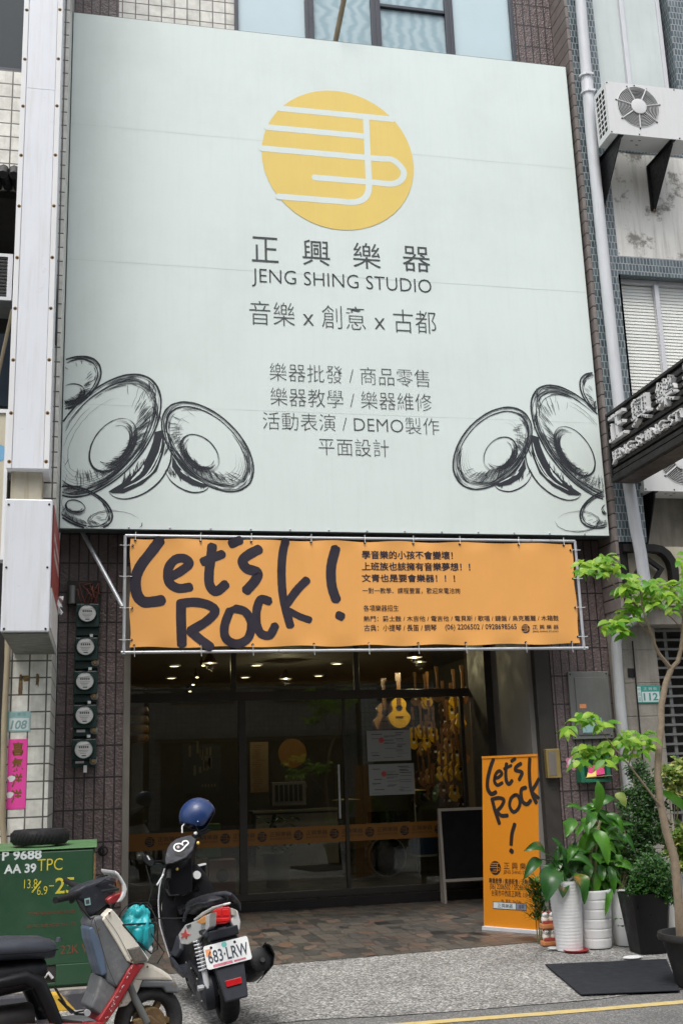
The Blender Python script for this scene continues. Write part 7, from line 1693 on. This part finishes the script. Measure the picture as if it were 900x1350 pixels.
# drum boxes and pot behind the left pane
def cajon(label, px0, px1, py0, py1, yv, m, hole=True):
    a, c = at(px0, py1, Y=yv), at(px1, py0, Y=yv); z0_ = .101; t = thing('box_drum', label, 'drum', ((a.x+c.x)/2, yv, z0_), group='coloured box drums behind the left pane')
    b = MB(); b.box(a.x, c.x, yv, yv+.32, a.z if a.z > .3 else z0_, c.z); b.build('case', m, t, bevel=.008)
    if hole: b = MB(); disc(b, Plane((0, yv, 0)), (a.x+c.x)/2-.0, a.z+(c.z-a.z)*.5, .085, .002, 28); b.build('sound_hole', M['black_metal'], t)
cm = lambda n, c: mat(n, c, .45, 0, .1, 4)
cajon('dusty pink box drum with a round black hole, behind the black scooter', 276, 311, 1133, 1176, 3.2, cm('caj_pink', (.46,.22,.21)))
cajon('green box drum on top behind the scooter handlebar', 262, 291, 1086, 1131, 3.35, cm('caj_green', (.14,.28,.08)), False)
cajon('teal box drum low at the left behind the glass', 200, 218, 1138, 1182, 3.2, cm('caj_teal', (.03,.17,.17)), False)
cajon('mustard box drum between the teal one and the pink one', 255, 275, 1132, 1176, 3.25, cm('caj_must', (.36,.24,.03)), False)
p = at(366, 1150, Y=4.2); t = thing('indoor_plant', 'leafy plant in a pale pot inside the glass, seen dimly', 'plant', (p.x, 4.2, .1))
b = MB(); zt_ = at(366, 1128, Y=4.2).z; b.lathe((p.x, 4.2, .1), [(.16,0), (.21,zt_-.1), (.23,zt_-.1), (.23,zt_-.06)], 24); b.build('pot', M['room_white'], t, smooth=True)
b = MB(); g = random.Random(14)
for k in range(90): an = g.uniform(0, 6.3); leaf(b, Vector((p.x+g.gauss(0,.14), 4.2+g.gauss(0,.1), zt_+g.uniform(.0,.5))), (math.cos(an), math.sin(an), g.uniform(0,1)), g.uniform(.14,.26), .06, 1.4, .2, rng=g, n=4)
b.build('foliage', M['leaf_dark'], t)
# hand drums hanging at the left
g = random.Random(22)
for k, (py, col_) in enumerate(((938, (.10,.02,.025)), (950, (.25,.12,.03)), (962, (.33,.15,.02)), (974, (.30,.12,.02)))):
    p = at(176, py, Y=3.0); t = thing('hand_drum', ['dark red', 'brown', 'amber', 'orange'][k]+' round hand drum in the hanging stack at the left inside the glass', 'drum', tuple(p), group='hanging hand drums')
    b = MB(); b.lathe((p.x, 3.0, p.z), [(.10,-.05), (.19,-.045), (.205,.0), (.19,.05), (.10,.055)], 24); b.build('shell', cm('hd%d' % k, col_), t, smooth=True)
# drum kit
t = thing('drum_kit', 'dark drum kit with cymbals on stands behind the right door', 'drum kit', (4.3, 5.0, .1)); dk = mat('drumshell', (.02,.02,.024), .25, 0, .2, 4, coat=.5)
for x, y, z, r_, h, ax in ((4.3,5.0,.40,.28,.20,'y'), (3.9,5.2,.75,.17,.12,'z'), (4.25,5.2,.95,.15,.10,'z'), (4.6,5.2,.95,.16,.10,'z'), (4.9,4.9,.55,.20,.18,'z')):
    b = MB(); b.lathe((x, y, z), [(r_,-h), (r_,h)], 24, ax); d_ = b.build('drum', dk if x < 4.8 else cm('bluedrum', (.02,.05,.14)), t, smooth=True)
    b = MB(); b.lathe((x, y, z), [(r_+.006,-h), (r_+.012,-h), (r_+.012,-h+.03), (r_+.006,-h+.03)], 24, ax); b.build('hoop', M['steel'], d_, smooth=True)
for x, z in ((3.75,1.25), (4.85,1.35)):
    b = MB(); b.lathe((x, 5.1, z), [(.005,.02), (.05,.012), (.22,-.005), (.22,-.007)], 28); b.build('cymbal', M['logo_yellow'], t, smooth=True)
    b = MB(); b.tube([(x,5.1,.1), (x,5.1,z)], .012, 8); b.build('stand', M['steel'], t)
# track spots
for k, (px, py) in enumerate(((266,873), (258,889), (253,899), (249,908))):
    p = at(px, py, Z=3.5); t = thing('track_spot', 'small black spot lamp on the ceiling track inside', 'ceiling light', tuple(p), group='spot lamps on the ceiling track')
    b = MB(); b.tube([p+Vector((0,.03,.11)), p+Vector((0,.02,.05)), p, p+Vector((.02,-.06,-.06))], [.012,.012,.035,.04], 12); b.build('body', M['black_metal'], t, smooth=True); b = MB(); q = p+Vector((.021,-.063,-.063)); b.sphere(q, .03, .03, .012, 12, 6); b.build('lens', M['lamp'], t)
# ------------------------------------------------------------------ across the street, behind the camera
def facade(label, x0, x1, y, h, m, seed):
    t = thing('street_building', label, 'building', ((x0+x1)/2, y, 0)); g = random.Random(seed)
    b = MB(); b.box(x0, x1, y-6, y, 0, h); b.build('wall', m, t)
    f0 = 3.6; k = 0
    while f0 < h-2:
        n_ = max(2, int((x1-x0)/2.6))
        for i in range(n_):
            xa = x0+(x1-x0)*(i+.2)/n_; xb = x0+(x1-x0)*(i+.8)/n_
            b = MB(); b.box(xa, xb, y+.002, y+.08, f0+.6, f0+2.2); w_ = b.build('window', M['win_frame'], t); b = MB(); b.box(xa+.08, xb-.08, y+.081, y+.09, f0+.68, f0+2.12); b.build('pane', M['dark_glass'], w_)
        f0 += 3.2
    b = MB(); b.box(x0+.4, x1-.4, y+.002, y+.05, .1, 2.9); b.build('shopfront', M['room_dark'], t); b = MB(); b.box(x0+.2, x1-.2, y+.01, y+1.0, 3.0, 3.15); b.build('canopy', M['grey_metal'], t)
facade('beige plaster building across the street, facing the shop', -9, 1.5, -22, 17, M['beige'], 1)
facade('grey tiled building across the street, right of the beige one', 1.7, 9, -22, 18, M['grey_tile'], 2)
facade('white tiled building across the street, at the far right', 9.2, 22, -22, 15, M['white_tile'], 3)
facade('concrete building across the street, at the far left', -24, -9.2, -22, 15, M['old_concrete'], 4)

# point lights added to brighten the room beyond its downlights, their shades made up
def room_fill_light(label, x, y, z, e):
    t = thing('added_lamp', label, 'ceiling light', (x, y, z)); b = MB(); b.lathe((x, y, z), [(.02,.16), (.03,.14), (.10,.03), (.11,.0)], 20, cap=False); b.build('shade', M['black_metal'], t, smooth=True)
    b = MB(); b.sphere((x, y, z+.03), .035, .035, .035, 12, 8); b.build('bulb', M['lamp'], t, smooth=True)
    l = bpy.data.lights.new('room_fill_light', 'POINT'); l.energy = e; l.color = (1, .78, .48); l.shadow_soft_size = .06; o = bpy.data.objects.new('room_fill_light', l); COL.objects.link(o); o.parent = t; o.location = (0, 0, -.06)
room_fill_light('small added fill lamp brightening the guitars from above the right door', 4.35, 3.0, 3.2, 38)
room_fill_light('small added fill lamp brightening the ukulele rows at the right', 4.9, 4.6, 3.3, 7)
room_fill_light('small added fill lamp over the reception counter at the back', 3.2, 7.2, 3.3, 22)
room_fill_light('small added fill lamp over the middle of the left room', 1.6, 4.4, 3.3, 16)
